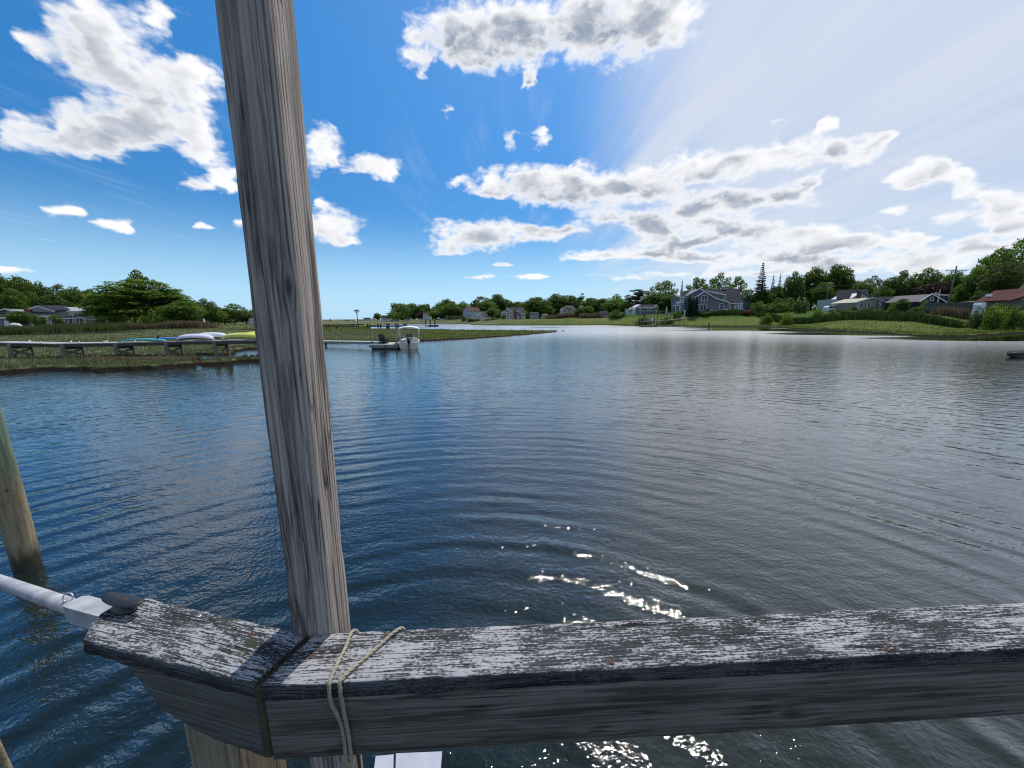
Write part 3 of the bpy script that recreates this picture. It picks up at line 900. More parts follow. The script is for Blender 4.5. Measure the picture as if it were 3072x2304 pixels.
def wrack():
    line = [(290,1072),(345,1070),(420,1069),(500,1069),(585,1071)]
    P = np.array([tuple(G(x, y, 0.42)) for x, y in line])
    n = 2600
    seg = RNG.integers(0, len(P) - 1, n); t = RNG.random(n)
    B = P[seg] * (1 - t)[:, None] + P[seg + 1] * t[:, None]
    x = B[:, 0] + RNG.normal(0, 0.25, n); y = B[:, 1] + RNG.normal(0, 0.45, n)
    z = ground_z(x, y) + 0.04 + 0.10 * RNG.random(n)
    a = RNG.normal(0.35, 0.7, n); l = 0.10 + 0.25 * RNG.random(n); w = 0.018
    dx, dy = np.cos(a) * l, np.sin(a) * l
    nx, ny = -np.sin(a) * w, np.cos(a) * w
    tz = RNG.normal(0, 0.05, n)
    V = np.stack([np.stack([x - dx - nx, y - dy - ny, z - tz], -1), np.stack([x + dx - nx, y + dy - ny, z + tz], -1), np.stack([x + dx + nx, y + dy + ny, z + tz + .01], -1), np.stack([x - dx + nx, y - dy + ny, z - tz + .01], -1)], 1).reshape(-1, 3)
    o = mesh_obj('tide_wrack', raw_mesh('tide_wrack', V, np.arange(4 * n), 4), grassmat('tide_wrack', (0.085, 0.060, 0.035), (0.17, 0.125, 0.075), (0.05, 0.04, 0.03)))
    tag(o, 'brown straw wrack left by the tide behind the near grass edge', 'wrack', kind='stuff')
wrack()

# ================================================================ foreground: dock rail, tall post, piles, rope
CAP_Z = 2.07
MAT['rail_cap'] = weathered_wood('rail_cap_wood', (0.009, 0.009, 0.011), (0.058, 0.060, 0.067), paint=(0.36, 0.36, 0.38), paint_amt=0.25, top_only=True, ridge=230, rough=0.78, spec=0.10, crack=1.0)
MAT['rail_cap_left'] = weathered_wood('rail_cap_wood_left', (0.009, 0.010, 0.011), (0.055, 0.059, 0.064), paint=(0.34, 0.355, 0.38), paint_amt=0.225, top_only=True, ridge=190, rough=0.78, spec=0.10, algae=0.2)
MAT['rail_board'] = weathered_wood('rail_face_wood', (0.034, 0.029, 0.027), (0.250, 0.222, 0.200), warp=0.010, ridge=170, algae=0.22, stain=0.75, knots=((1.13, -0.019, -0.035, 0.022), (0.12, -0.019, -0.062, 0.014)), rough=0.75, bump=0.0012)
MAT['rail_board_left'] = weathered_wood('rail_face_wood_left', (0.030, 0.030, 0.028), (0.185, 0.178, 0.165), warp=0.010, ridge=150, algae=0.3, stain=0.5, rough=0.75, bump=0.0012)
MAT['tall_post'] = weathered_wood('tall_post_wood', (0.080, 0.068, 0.060), (0.46, 0.40, 0.355), warp=0.006, ridge=170, crack=1.0, bands=560.0, stain=0.75, knots=((2.865, 0.030, -0.047, 0.016),), bump=0.0035, rough=0.85)
MAT['low_post'] = weathered_wood('low_post_wood', (0.13, 0.10, 0.065), (0.36, 0.30, 0.21), ridge=95, algae=0.3, bump=0.002)
MAT['moss_strip'] = pmat('mossy_joint', (0.045, 0.042, 0.020), 0.9, 0.4, 40.0, bump=0.001)
MAT['rust'] = pmat('rusty_screw', (0.10, 0.042, 0.026), 0.8, 0.4, 200.0)
MAT['spar'] = pmat('white_spar_paint', (0.33, 0.335, 0.36), 0.7, 0.45, 14.0, bump=0.003)

def board(name, mat, parent, p0, p1, q0, q1, z_top, th, nseg=60, r=0.004, wob=0.0014, end_bulge=0.0, taper=None, seed=0):
    """plank on four plan corners: front edge p0->p1, back edge q0->q1; local X runs along the front edge.
    taper(t) -> (drop of the top, height factor) lets the lower edge be cut"""
    p0, p1, q0, q1 = (Vector((a[0], a[1], 0)) for a in (p0, p1, q0, q1))
    ux = (p1 - p0).normalized(); uy = Vector((-ux.y, ux.x, 0))
    if uy.dot(q0 - p0) < 0: uy = -uy
    uz = ux.cross(uy)
    sgn = 1.0 if uz.z > 0 else -1.0
    org = (p0 + q0) / 2; org.z = z_top - th / 2
    sec = []
    for (sx, sy, a0) in ((1, 1, 0), (0, 1, 90), (0, 0, 180), (1, 0, 270)):      # s across 0..1, z 0..1
        for a in (a0 + 8, a0 + 45, a0 + 82):
            sec.append((sx, sy, math.cos(R(a)), math.sin(R(a))))
    extra = []
    rings = []
    wd = (q0 - p0).length
    # add points between the corners so the faces can be uneven
    prof = []
    for i in range(12):
        a, b = sec[i], sec[(i + 1) % 12]
        prof.append(a)
        if i % 3 == 2:
            for f in (0.25, 0.5, 0.75):
                prof.append((a[0] + (b[0] - a[0]) * f, a[1] + (b[1] - a[1]) * f, a[2] if a[2] * b[2] > 0.9 else (a[2] * (1 - f) + b[2] * f), a[3] * (1 - f) + b[3] * f))
    for i in range(nseg + 1):
        t = i / nseg
        ring = []
        for (s, h, cx, cz) in prof:
            f = p0.lerp(p1, t); g = q0.lerp(q1, t)
            base = f.lerp(g, s)
            z = z_top - th * (1 - h)
            hh = th
            if taper is not None:
                lo = taper(t)
                z = z_top - (z_top - lo) * (1 - h)
            c = base + (uy * (cx * r - (2 * s - 1) * r)) if True else base
            z = z + cz * r - (2 * h - 1) * r
            if end_bulge and t > 0.9:
                c = c + ux * end_bulge * math.sin(math.pi * min(max(s, 0), 1)) * (t - 0.9) / 0.1
            k = Vector((c.x * 9 + seed, c.y * 60, z * 60))
            k2 = Vector((c.x * 40 + seed, c.y * 90, z * 90))
            dn = mnoise.noise(k) * wob + mnoise.noise(k2) * wob * 0.6
            e = abs(2 * s - 1)
            c = c + uy * dn * (2 * s - 1) * 1.3
            z = z + dn * (2 * h - 1)
            ring.append(Vector((c.x, c.y, z)))
        rings.append(ring)
    mb = MB().loft(rings)
    rot = Matrix((ux, uy, Vector((0, 0, 1)))).transposed()
    inv = rot.inverted()
    me = bpy.data.meshes.new(name)
    me.from_pydata([tuple(inv @ (q - org)) for q in mb.v], [], mb.f)
    bm = bmesh.new(); bm.from_mesh(me); bmesh.ops.recalc_face_normals(bm, faces=bm.faces)
    bm.to_mesh(me); bm.free()
    me.polygons.foreach_set('use_smooth', [True] * len(me.polygons))
    me.set_sharp_from_angle(angle=R(50))
    o = mesh_obj(name, me, mat, parent)
    par = Vector(parent.location)
    o.matrix_basis = Matrix.Translation(org - par) @ rot.to_4x4()
    return o

def screw(parent, host, x, y, mat):
    mb = MB()
    ring = lambda r, z: [Vector((x + r * math.cos(a), y + r * math.sin(a), z)) for a in [2 * math.pi * k / 10 for k in range(10)]]
    mb.loft([ring(0.0058, CAP_Z - 0.004), ring(0.0058, CAP_Z + 0.0012), ring(0.0045, CAP_Z + 0.002), ring(0.0024, CAP_Z + 0.0018), ring(0.0018, CAP_Z + 0.0004)])
    return mb.build('screw', mat, parent)

# right-hand rail: cap and face board running out of the picture
rail_r = thing('dock_rail', (0.8, 0.72, 0.0), 'long grey dock rail with flaking white paint running out to the right', 'railing')
capr = board('rail_cap', MAT['rail_cap'], rail_r, (-0.514, 0.6193), (2.3, 0.748), (-0.468, 0.7458), (2.3, 0.872), CAP_Z, 0.038, nseg=170)
faceb = board('face_board', MAT['rail_board'], rail_r, (-0.512, 0.6245), (2.3, 0.753), (-0.500, 0.6625), (2.3, 0.791), CAP_Z - 0.0385, 0.155, nseg=120, wob=0.0010, seed=3)
for (x, y) in ((-0.445, 0.686), (0.211, 0.668), (0.829, 0.694), (-0.30, 0.735), (1.45, 0.80)):
    screw(rail_r, capr, x, y, MAT['rust'])
# left-hand rail: short, angled back, clipped end
rail_l = thing('dock_rail', (-0.76, 0.74, 0.0), 'short angled dock rail with rounded end carrying a black cleat', 'railing')
capl = board('rail_cap', MAT['rail_cap_left'], rail_l, (-0.531, 0.6255), (-1.003, 0.7315), (-0.487, 0.7425), (-1.010, 0.870), CAP_Z + 0.001, 0.040, nseg=60, end_bulge=0.040, r=0.006, wob=0.002, seed=9)
def left_cut(t):
    s = t * 0.40
    pts = ((0.0, 1.872), (0.173, 1.881), (0.284, 1.922), (0.322, 1.969), (0.358, 2.020), (0.5, 2.022))
    for (a, b), (c, d) in zip(pts, pts[1:]):
        if s <= c: return b + (d - b) * (s - a) / (c - a)
    return pts[-1][1]
board('face_board', MAT['rail_board_left'], rail_l, (-0.531, 0.631), (-0.921, 0.7185), (-0.520, 0.668), (-0.912, 0.756), CAP_Z - 0.0405, 0.156, nseg=40, wob=0.0012, taper=left_cut, seed=5)
# dark seam along the face board: a narrow ledger strip
jb = MB()
jb.prism([(-0.5295, 0.6225, CAP_Z - 0.010), (-0.5150, 0.6215, CAP_Z - 0.010), (-0.4700, 0.744, CAP_Z - 0.010), (-0.4860, 0.741, CAP_Z - 0.010)], (0, 0, -0.172))
jb.build('joint_filler', MAT['moss_strip'], rail_l)
for (x, y, mt) in ((-0.574, 0.658, 'rust'), (-0.831, 0.719, 'rust'), (-0.985, 0.842, 'metal'), (-0.789, 0.800, 'metal'), (-0.62, 0.745, 'rust')):
    screw(rail_l, capl, x, y, MAT[mt])

# black horn cleat
cl_a, cl_b = Vector((-1.056, 0.836, 0)), Vector((-0.938, 0.806, 0))
cd = (cl_b - cl_a).normalized(); cn = Vector((-cd.y, cd.x, 0)); cc = (cl_a + cl_b) / 2
cleat = thing('dock_cleat', (cc.x, cc.y, CAP_Z), 'black horn cleat screwed to the rounded rail end', 'cleat')
zc = CAP_Z + 0.0025
prof = [(-0.064, 0.030, 0.005, 0.002), (-0.060, 0.029, 0.011, 0.004), (-0.040, 0.026, 0.0165, 0.006), (-0.018, 0.025, 0.019, 0.0065), (0.0, 0.025, 0.0195, 0.0065), (0.018, 0.025, 0.019, 0.0065), (0.040, 0.026, 0.0165, 0.006), (0.060, 0.029, 0.011, 0.004), (0.064, 0.030, 0.005, 0.002)]
rings = [[Vector((cc.x, cc.y, zc + h)) + cd * x + cn * (math.cos(a) * w) + Vector((0, 0, math.sin(a) * q)) for a in [2 * math.pi * k / 12 for k in range(12)]] for (x, h, w, q) in prof]
MB().loft(rings).build('horn_bar', MAT['black_plastic'], cleat, smooth=True)
def ellring(z, rx, ry, n=14):
    return [Vector((cc.x, cc.y, z)) + cd * rx * math.cos(2 * math.pi * k / n) + cn * ry * math.sin(2 * math.pi * k / n) for k in range(n)]
MB().loft([ellring(zc - 0.001, 0.036, 0.019), ellring(zc + 0.005, 0.036, 0.019), ellring(zc + 0.009, 0.024, 0.012), ellring(zc + 0.022, 0.022, 0.011)]).build('cleat_base', MAT['black_plastic'], cleat, smooth=True)
for s in (-0.011, 0.013):
    p = cc + cd * s
    MB().tube([(p.x, p.y, zc + 0.0300), (p.x, p.y, zc + 0.0322)], 0.0030, 8).build('screw', MAT['rust'], cleat)

# tall weathered post, grain along local X
tp = thing('timber_post', (-0.475, 0.80, -1.0), 'tall weathered grey square timber post rising above the rail', 'post')
def square_post(name, mat, parent, base, z0, z1, w, yaw, lean=(0.0, 0.0), nseg=150, wob=0.002, seed=0, r=0.005):
    c, s = math.cos(yaw), math.sin(yaw)
    prof = []
    for (sx, sy, a0) in ((1, 1, 0), (-1, 1, 90), (-1, -1, 180), (1, -1, 270)):
        for a in (a0 + 5, a0 + 45, a0 + 85):
            prof.append((sx * (w / 2 - r) + r * math.cos(R(a)), sy * (w / 2 - r) + r * math.sin(R(a))))
    full = []
    for i in range(12):
        a, b = prof[i], prof[(i + 1) % 12]
        full.append(a)
        if i % 3 == 2:
            for f in (1 / 7, 2 / 7, 3 / 7, 4 / 7, 5 / 7, 6 / 7):
                full.append((a[0] + (b[0] - a[0]) * f, a[1] + (b[1] - a[1]) * f))
    vs, n = [], len(full)
    for i in range(nseg + 1):
        z = z0 + (z1 - z0) * i / nseg
        for (x, y) in full:
            dn = mnoise.noise(Vector((x * 55 + seed, y * 55, z * 3.0))) * wob + mnoise.noise(Vector((x * 160, y * 160 + seed, z * 7))) * wob * 0.5
            L = math.hypot(x, y)
            corner = max(0.0, (abs(x) + abs(y)) / w - 0.72)
            chip = max(0.0, mnoise.noise(Vector((seed + x * 20, y * 20, z * 6.0))) - 0.15) * corner * 0.03
            k = 1 + dn / L - chip / L
            vs.append((z, x * k, y * k))          # local X = up
    me = bpy.data.meshes.new(name)
    fs = [(i * n + k, i * n + (k + 1) % n, (i + 1) * n + (k + 1) % n, (i + 1) * n + k) for i in range(nseg) for k in range(n)]
    fs += [tuple(reversed(range(n))), tuple(nseg * n + k for k in range(n))]
    me.from_pydata(vs, [], fs)
    bm = bmesh.new(); bm.from_mesh(me); bmesh.ops.recalc_face_normals(bm, faces=bm.faces); bm.to_mesh(me); bm.free()
    me.polygons.foreach_set('use_smooth', [True] * len(me.polygons))
    me.set_sharp_from_angle(angle=R(45))
    up = Vector((lean[0], lean[1], 1.0)).normalized()
    ay = Vector((c, s, 0)); ay = (ay - up * ay.dot(up)).normalized()
    az_ = up.cross(ay)
    rot = Matrix((up, ay, az_)).transposed()
    o = mesh_obj(name, me, mat, parent)
    o.matrix_basis = Matrix.Translation(Vector((base[0], base[1], CAP_Z)) - up * CAP_Z * 0 - Vector((0, 0, CAP_Z)) - Vector(parent.location)) @ rot.to_4x4()
    return o
PW = 0.094
py_ = R(1.5)
fr = Vector((-0.428, 0.7455))                                        # front right corner at rail height
ctr = fr + Vector((-math.cos(py_) * PW / 2 - math.sin(py_) * PW / 2, -math.sin(py_) * PW / 2 + math.cos(py_) * PW / 2))
LEANX = 0.006
square_post('post', MAT['tall_post'], tp, (ctr.x - LEANX * CAP_Z, ctr.y), -1.0, 3.6, PW, py_, lean=(LEANX, 0.0), seed=2)
nb = MB()
nb.bar((ctr.x - PW / 2 - 0.004, ctr.y + 0.02, CAP_Z + 0.115), (ctr.x - PW / 2 - 0.004, ctr.y + 0.02, CAP_Z + 0.215), 0.010, 0.03, up=(0, 1, 0))
nb.build('hinge_strap', MAT['black_plastic'], tp)

# support post below the left rail
lp = thing('support_post', (-0.735, 0.79, -1.0), 'pale brown square post under the short angled rail', 'post')
square_post('post', MAT['low_post'], lp, (-0.735, 0.79), -1.0, 1.95, 0.135, R(-10), nseg=60, seed=8, wob=0.0015)

# rope looped round the right-hand rail
def rope(name, label, pts, rad, mat, samples=10, parent=None, cat='rope'):
    """three twisted strands along a smooth path"""
    P = [Vector(p) for p in pts]
    path = []
    for i in range(len(P) - 1):
        a, b, c, d = P[max(i - 1, 0)], P[i], P[i + 1], P[min(i + 2, len(P) - 1)]
        for k in range(samples):
            t = k / samples
            path.append(0.5 * ((2 * b) + (c - a) * t + (2 * a - 5 * b + 4 * c - d) * t * t + (3 * b - a - 3 * c + d) * t ** 3))
    path.append(P[-1])
    root = parent if parent is not None else thing(name, path[0], label, cat)
    acc = 0.0
    frames = []
    prev = None
    for i, p in enumerate(path):
        tg = (path[min(i + 1, len(path) - 1)] - path[max(i - 1, 0)]).normalized()
        if prev is None:
            u = Vector((0, 0, 1)) if abs(tg.z) < 0.9 else Vector((1, 0, 0))
        else:
            u = prev
        u = (u - tg * u.dot(tg)).normalized(); prev = u
        if i: acc += (p - path[i - 1]).length
        frames.append((p, u, tg.cross(u), acc))
    for s in range(3):
        pts3 = [p + (u * math.cos(a) + w * math.sin(a)) * rad * 0.5 for (p, u, w, l) in frames for a in [l / (rad * 5.0) * 2 * math.pi / 1.6 + s * 2 * math.pi / 3]]
        MB().tube(pts3, rad * 0.56, 6).build('strand', mat, root, smooth=True)
    return root
RZ = CAP_Z + 0.0042
yf = lambda x: 0.6193 + (x + 0.514) * 0.04574        # front edge of the cap
yb = lambda x: 0.7458 + (x + 0.468) * 0.04560
rope('rope', 'thin tan rope looped twice over the long rail beside the tall post', [
  (-0.330, yb(-0.34) + 0.02, CAP_Z - 0.16), (-0.365, yb(-0.36) + 0.006, CAP_Z - 0.03), (-0.379, yb(-0.379) - 0.002, RZ), (-0.378, 0.70, RZ), (-0.376, yf(-0.376) + 0.006, RZ),
  (-0.376, yf(-0.376) - 0.0045, CAP_Z - 0.012), (-0.374, yf(-0.374) - 0.0045, CAP_Z - 0.045), (-0.362, yf(-0.362) - 0.003, CAP_Z - 0.09), (-0.358, yf(-0.358) - 0.003, CAP_Z - 0.14), (-0.358, yf(-0.358) - 0.002, CAP_Z - 0.196),
  (-0.353, yf(-0.353) - 0.002, CAP_Z - 0.205), (-0.348, yf(-0.348) - 0.002, CAP_Z - 0.19), (-0.348, yf(-0.348) - 0.003, CAP_Z - 0.13), (-0.351, yf(-0.35) - 0.004, CAP_Z - 0.08), (-0.353, yf(-0.353) - 0.0045, CAP_Z - 0.04),
  (-0.354, yf(-0.354) - 0.0045, CAP_Z - 0.012), (-0.352, yf(-0.352) + 0.006, RZ), (-0.315, 0.69, RZ), (-0.272, yb(-0.272) - 0.002, RZ), (-0.262, yb(-0.26) + 0.006, CAP_Z - 0.03), (-0.255, yb(-0.25) + 0.02, CAP_Z - 0.16)],
  0.0042, MAT['rope'])
rope('rope', 'short olive rope end hanging below the long rail', [(-0.352, yf(-0.352) + 0.040, CAP_Z - 0.10), (-0.350, yf(-0.352) + 0.030, CAP_Z - 0.215), (-0.347, yf(-0.352) + 0.03, CAP_Z - 0.30), (-0.345, yf(-0.352) + 0.03, CAP_Z - 0.45)], 0.0042, MAT['moss_strip'])

# white spar fixed beside the rounded rail end
sp = thing('boom_pole', (-1.10, 0.845, 2.03), 'white painted pole with ring eye reaching left from the rail end', 'pole')
s_end, s_mid, s_far = Vector((-1.030, 0.829, 2.032)), Vector((-1.215, 0.888, 2.018)), Vector((-3.6, 1.95, 1.50))
dirp = (s_far - s_mid).normalized()
MB().tube([s_mid + (s_far - s_mid) * t for t in np.linspace(0, 1, 12)], 0.0195, 14).build('round_shaft', MAT['spar'], sp, smooth=True)
MB().loft([[s_end + Vector(q) for q in ((-.01, -.016, -.021), (.0, .024, -.021), (.0, .024, .021), (-.01, -.016, .021))],
           [s_mid.lerp(s_end, .5) + Vector(q) for q in ((-.005, -.021, -.024), (.005, .023, -.024), (.005, .023, .024), (-.005, -.021, .024))],
           [s_mid.lerp(s_end, .12) + Vector(q) for q in ((-.005, -.022, -.025), (.005, .022, -.025), (.005, .022, .025), (-.005, -.022, .025))],
           [s_mid + dirp * 0.01 + Vector(q) for q in ((-.004, -.018, -.020), (.004, .018, -.020), (.004, .018, .020), (-.004, -.018, .020))]]).build('square_end', MAT['spar'], sp)
MB().bar((-3.55, 1.93, -1.0), (-3.55, 1.93, 1.62), 0.09).build('end_post', MAT['low_post'], sp)
rc = s_mid + dirp * 0.035 + Vector((0, 0, 0.028))
MB().tube([rc + Vector((0.014 * math.cos(a), 0.004 * math.sin(a), 0.011 * math.sin(a))) for a in [2 * math.pi * k / 14 for k in range(14)]], 0.0018, 6, closed=True).build('ring_eye', MAT['metal'], sp, smooth=True)

# round pile standing in the water on the left
def round_pile(name, base, z0, z1, r0, r1, mat, parent, wob=0.012, n=28, m=50, seed=0):
    vs = []
    for i in range(m + 1):
        z = z0 + (z1 - z0) * i / m
        r = r0 + (r1 - r0) * i / m
        for k in range(n):
            a = 2 * math.pi * k / n
            d = mnoise.noise(Vector((math.cos(a) * 1.5 + seed, math.sin(a) * 1.5, z * 1.2))) * wob + mnoise.noise(Vector((math.cos(a) * 9, math.sin(a) * 9 + seed, z * 2.0))) * wob * 0.35
            vs.append(((r + d) * math.cos(a), (r + d) * math.sin(a), z))
    fs = [(i * n + k, i * n + (k + 1) % n, (i + 1) * n + (k + 1) % n, (i + 1) * n + k) for i in range(m) for k in range(n)]
    fs.append(tuple(m * n + k for k in range(n)))
    me = bpy.data.meshes.new(name); me.from_pydata(vs, [], fs); me.update()
    me.polygons.foreach_set('use_smooth', [True] * len(me.polygons))
    o = mesh_obj(name, me, mat, parent)
    o.location = Vector((base[0], base[1], 0)) - Vector(parent.location)
    return o
def pile_material():
    m, t, b = new_mat('treated_pile_wood')
    P = t.n('ShaderNodeTexCoord').outputs['Object']
    z = t.sep(P)[2]
    g = t.noise(t.v('MULTIPLY', P, (26.0, 26.0, 1.6)), 1.0, 5.0, 0.65)
    bl = t.noise(t.v('MULTIPLY', P, (7.0, 7.0, 2.2)), 1.0, 5.0, 0.65, 0.6)
    wood = t.mix(t.ss(g, 0.3, 0.7), (0.15, 0.125, 0.075), (0.34, 0.29, 0.185))
    green = t.mix(t.ss(g, 0.3, 0.7), (0.07, 0.13, 0.085), (0.24, 0.30, 0.20))
    up = t.ss(t.m('ADD', z, t.m('MULTIPLY', t.m('SUBTRACT', bl, 0.5), 2.4)), 0.9, 1.6)
    c = t.mix(up, wood, green)
    c = t.mix(t.m('MULTIPLY', t.ss(bl, 0.52, 0.66), 0.55), c, (0.06, 0.055, 0.035))
    wet = t.ss(t.m('ADD', z, t.m('MULTIPLY', t.m('SUBTRACT', g, 0.5), 0.25)), 0.10, 0.36, 1.0, 0.0)
    c = t.mix(wet, c, (0.020, 0.021, 0.010))
    t.link(c, b.inputs['Base Color'])
    t.link(t.lin(wet, 0.0, 1.0, 0.85, 0.4), b.inputs['Roughness'])
    bp = t.n('ShaderNodeBump'); bp.inputs['Distance'].default_value = 0.008
    t.link(g, bp.inputs['Height']); t.link(bp.outputs[0], b.inputs['Normal'])
    return m
MAT['pile'] = pile_material()
pb = G(84, 1699)
pile = thing('mooring_pile', (pb.x, pb.y, 0.0), 'round greenish wooden pile standing in the water at the left edge', 'pile')
round_pile('shaft', (pb.x, pb.y), -1.6, 3.4, 0.112, 0.098, MAT['pile'], pile)
for (z, a) in ((1.32, -55), (0.98, -35), (1.65, -70)):
    c0 = Vector((pb.x + 0.104 * math.cos(R(a)), pb.y + 0.104 * math.sin(R(a)), z))
    MB().tube([c0 - Vector((math.cos(R(a)), math.sin(R(a)), 0)) * 0.01, c0 + Vector((math.cos(R(a)), math.sin(R(a)), 0)) * 0.012], 0.014, 8).build('bolt_head', MAT['rust'], pile)

# pale pole leaning out at the lower left corner
q0 = W(26, 2320, 1.15)
lean_pole = thing('leaning_stake', (q0.x + 0.06, q0.y, -0.3), 'thin pale stake leaning out of the lower left corner', 'stake')
MB().tube([q0 + Vector((0.13, 0.05, -1.9)), q0 + Vector((-0.02, 0.0, 0.2)), q0 + Vector((-0.16, -0.04, 1.0))], [0.014, 0.012, 0.011], 8).build('stake', MAT['low_post'], lean_pole, smooth=True)

# white float step below the rail
MAT['float_white'] = pmat('float_white_boards', (0.34, 0.35, 0.42), 0.6, 0.15, 6.0)
fa, fb = G(1108, 2300, 0.24), G(1330, 2300, 0.24)
fs_ = thing('float_step', ((fa.x + fb.x) / 2, fa.y, 0.0), 'two white boards of a low float below the long rail', 'float')
def plan_quad(px0, px1, py0, py1, z):
    return [G(px0[0], py0, z), G(px1[0], py0, z), G(px1[1], py1, z), G(px0[1], py1, z)]
for i, (x0, x1) in enumerate((((1127, 1108), (1181, 1176)), ((1188, 1183), (1326, 1312)))):
    q = [G(x0[0], 2268 - i * 8, 0.24), G(x1[0], 2263 - i * 9, 0.24), G(x1[1], 2420, 0.24), G(x0[1], 2420, 0.24)]
    MB().prism(q, (0, 0, -0.03)).build('plank', MAT['float_white'], fs_)
q = [G(1120, 2300, 0.205), G(1318, 2300, 0.205), G(1300, 2420, 0.205), G(1100, 2420, 0.205)]
MB().prism(q, (0, 0, -0.26)).build('float_body', MAT['dock_dark'], fs_)

# ================================================================ docks, boats and floats
def trestle_dock(label, pts, bent_px=None, deck_w=1.1, deck_t=0.05, string_h=0.28, post_w=0.16, deck_mat='dock_pale', brace=True, group=None, every=None, post_top=0.0, name='trestle_dock'):
    """walkway along world points pts (deck level) on bents of two posts; bents at given world points or every so many metres"""
    pts = [Vector(p) for p in pts]
    root = thing(name, (pts[0].x, pts[0].y, 0.0), label, 'dock', group)
    for a, b in zip(pts, pts[1:]):
        d = (b - a); d.z = 0; d.normalize(); nrm = Vector((-d.y, d.x, 0))
        MB().bar(a, b, deck_w, deck_t).build('deck', MAT[deck_mat], root)
        for s in (-1, 1):
            o = nrm * s * (deck_w / 2 - 0.06) + Vector((0, 0, -deck_t / 2 - string_h / 2 - 0.004))
            MB().bar(a + o, b + o, 0.07, string_h).build('stringer', MAT['dock_dark'], root)
    bents = list(bent_px) if bent_px else []
    if every:
        for a, b in zip(pts, pts[1:]):
            L = (b - a).length; k = max(1, int(L / every))
            bents += [a.lerp(b, (i + 0.5) / k) for i in range(k)]
    d = (pts[-1] - pts[0]); d.z = 0; d.normalize(); nrm = Vector((-d.y, d.x, 0))
    for c in bents:
        feet = []
        for s in (-1, 1):
            p = Vector(c) + nrm * s * (deck_w / 2 + post_w * 0.35)
            z0 = max(gz(p.x, p.y), -0.8) - 0.4
            MB().bar((p.x, p.y, z0), (p.x, p.y, c.z + post_top - (0.05 if post_top == 0 else 0)), post_w).build('post', MAT['dock_wood' if brace else 'dock_dark'], root)
            feet.append((p, z0 + 0.4))
        cz = c.z - deck_t - string_h - 0.07
        MB().bar(feet[0][0].xy.to_3d() + Vector((0, 0, cz)) - d * 0.10, feet[1][0].xy.to_3d() + Vector((0, 0, cz)) - d * 0.10, 0.07, 0.15).build('cross_beam', MAT['dock_dark'], root)
        if brace:
            for i, j in ((0, 1), (1, 0)):
                a = Vector((feet[i][0].x, feet[i][0].y, feet[i][1] + 0.12)) - d * (0.11 + 0.05 * i)
                b = Vector((feet[j][0].x, feet[j][0].y, cz - 0.10)) - d * (0.11 + 0.05 * i)
                MB().bar(a, b, 0.05, 0.13).build('brace', MAT['dock_wood'], root)
    return root

# the long walkway on the left flat. deck level points along its near edge
DK = [W(-420, 1042, 24.6), W(0, 1026, 25.0), W(190, 1030, 25.2), W(400, 1027, 25.5), W(600, 1022, 25.8), W(820, 1020, 26.2)]
bent_pos = []
for px, py, d in ((-110, 1030, 24.9), (60, 1027, 25.05), (216, 1030, 25.25), (372, 1028, 25.45), (520, 1024.5, 25.7), (662, 1021.5, 25.95)):
    bent_pos.append(W(px, py, d))
left_dock = trestle_dock('long trestle walkway with crossed braces on the left marsh, carrying kayaks', DK, bent_pos, deck_w=1.15, string_h=0.20, post_w=0.15)
def deck_at(px, d=25.5):
    q = W(px, 1000, d)
    for a, b in zip(DK, DK[1:]):
        if a.x <= q.x <= b.x:
            t = (q.x - a.x) / (b.x - a.x); return a.lerp(b, t)
    return DK[-1]
for px, side in ((40, -1), (80, 1), (163, -1), (197, 1), (267, -1), (299, 1), (335, -1), (380, 1), (470, 1)):
    # little white mooring caps along the edges
    q = deck_at(px) + Vector((0, 0.5 * side, 0.03))
    MB().tube([(q.x, q.y, q.z - 0.02), (q.x, q.y, q.z + 0.08), (q.x, q.y, q.z + 0.11)], [0.05, 0.055, 0.02], 8).build('post_cap', MAT['white_trim'], left_dock, smooth=True)

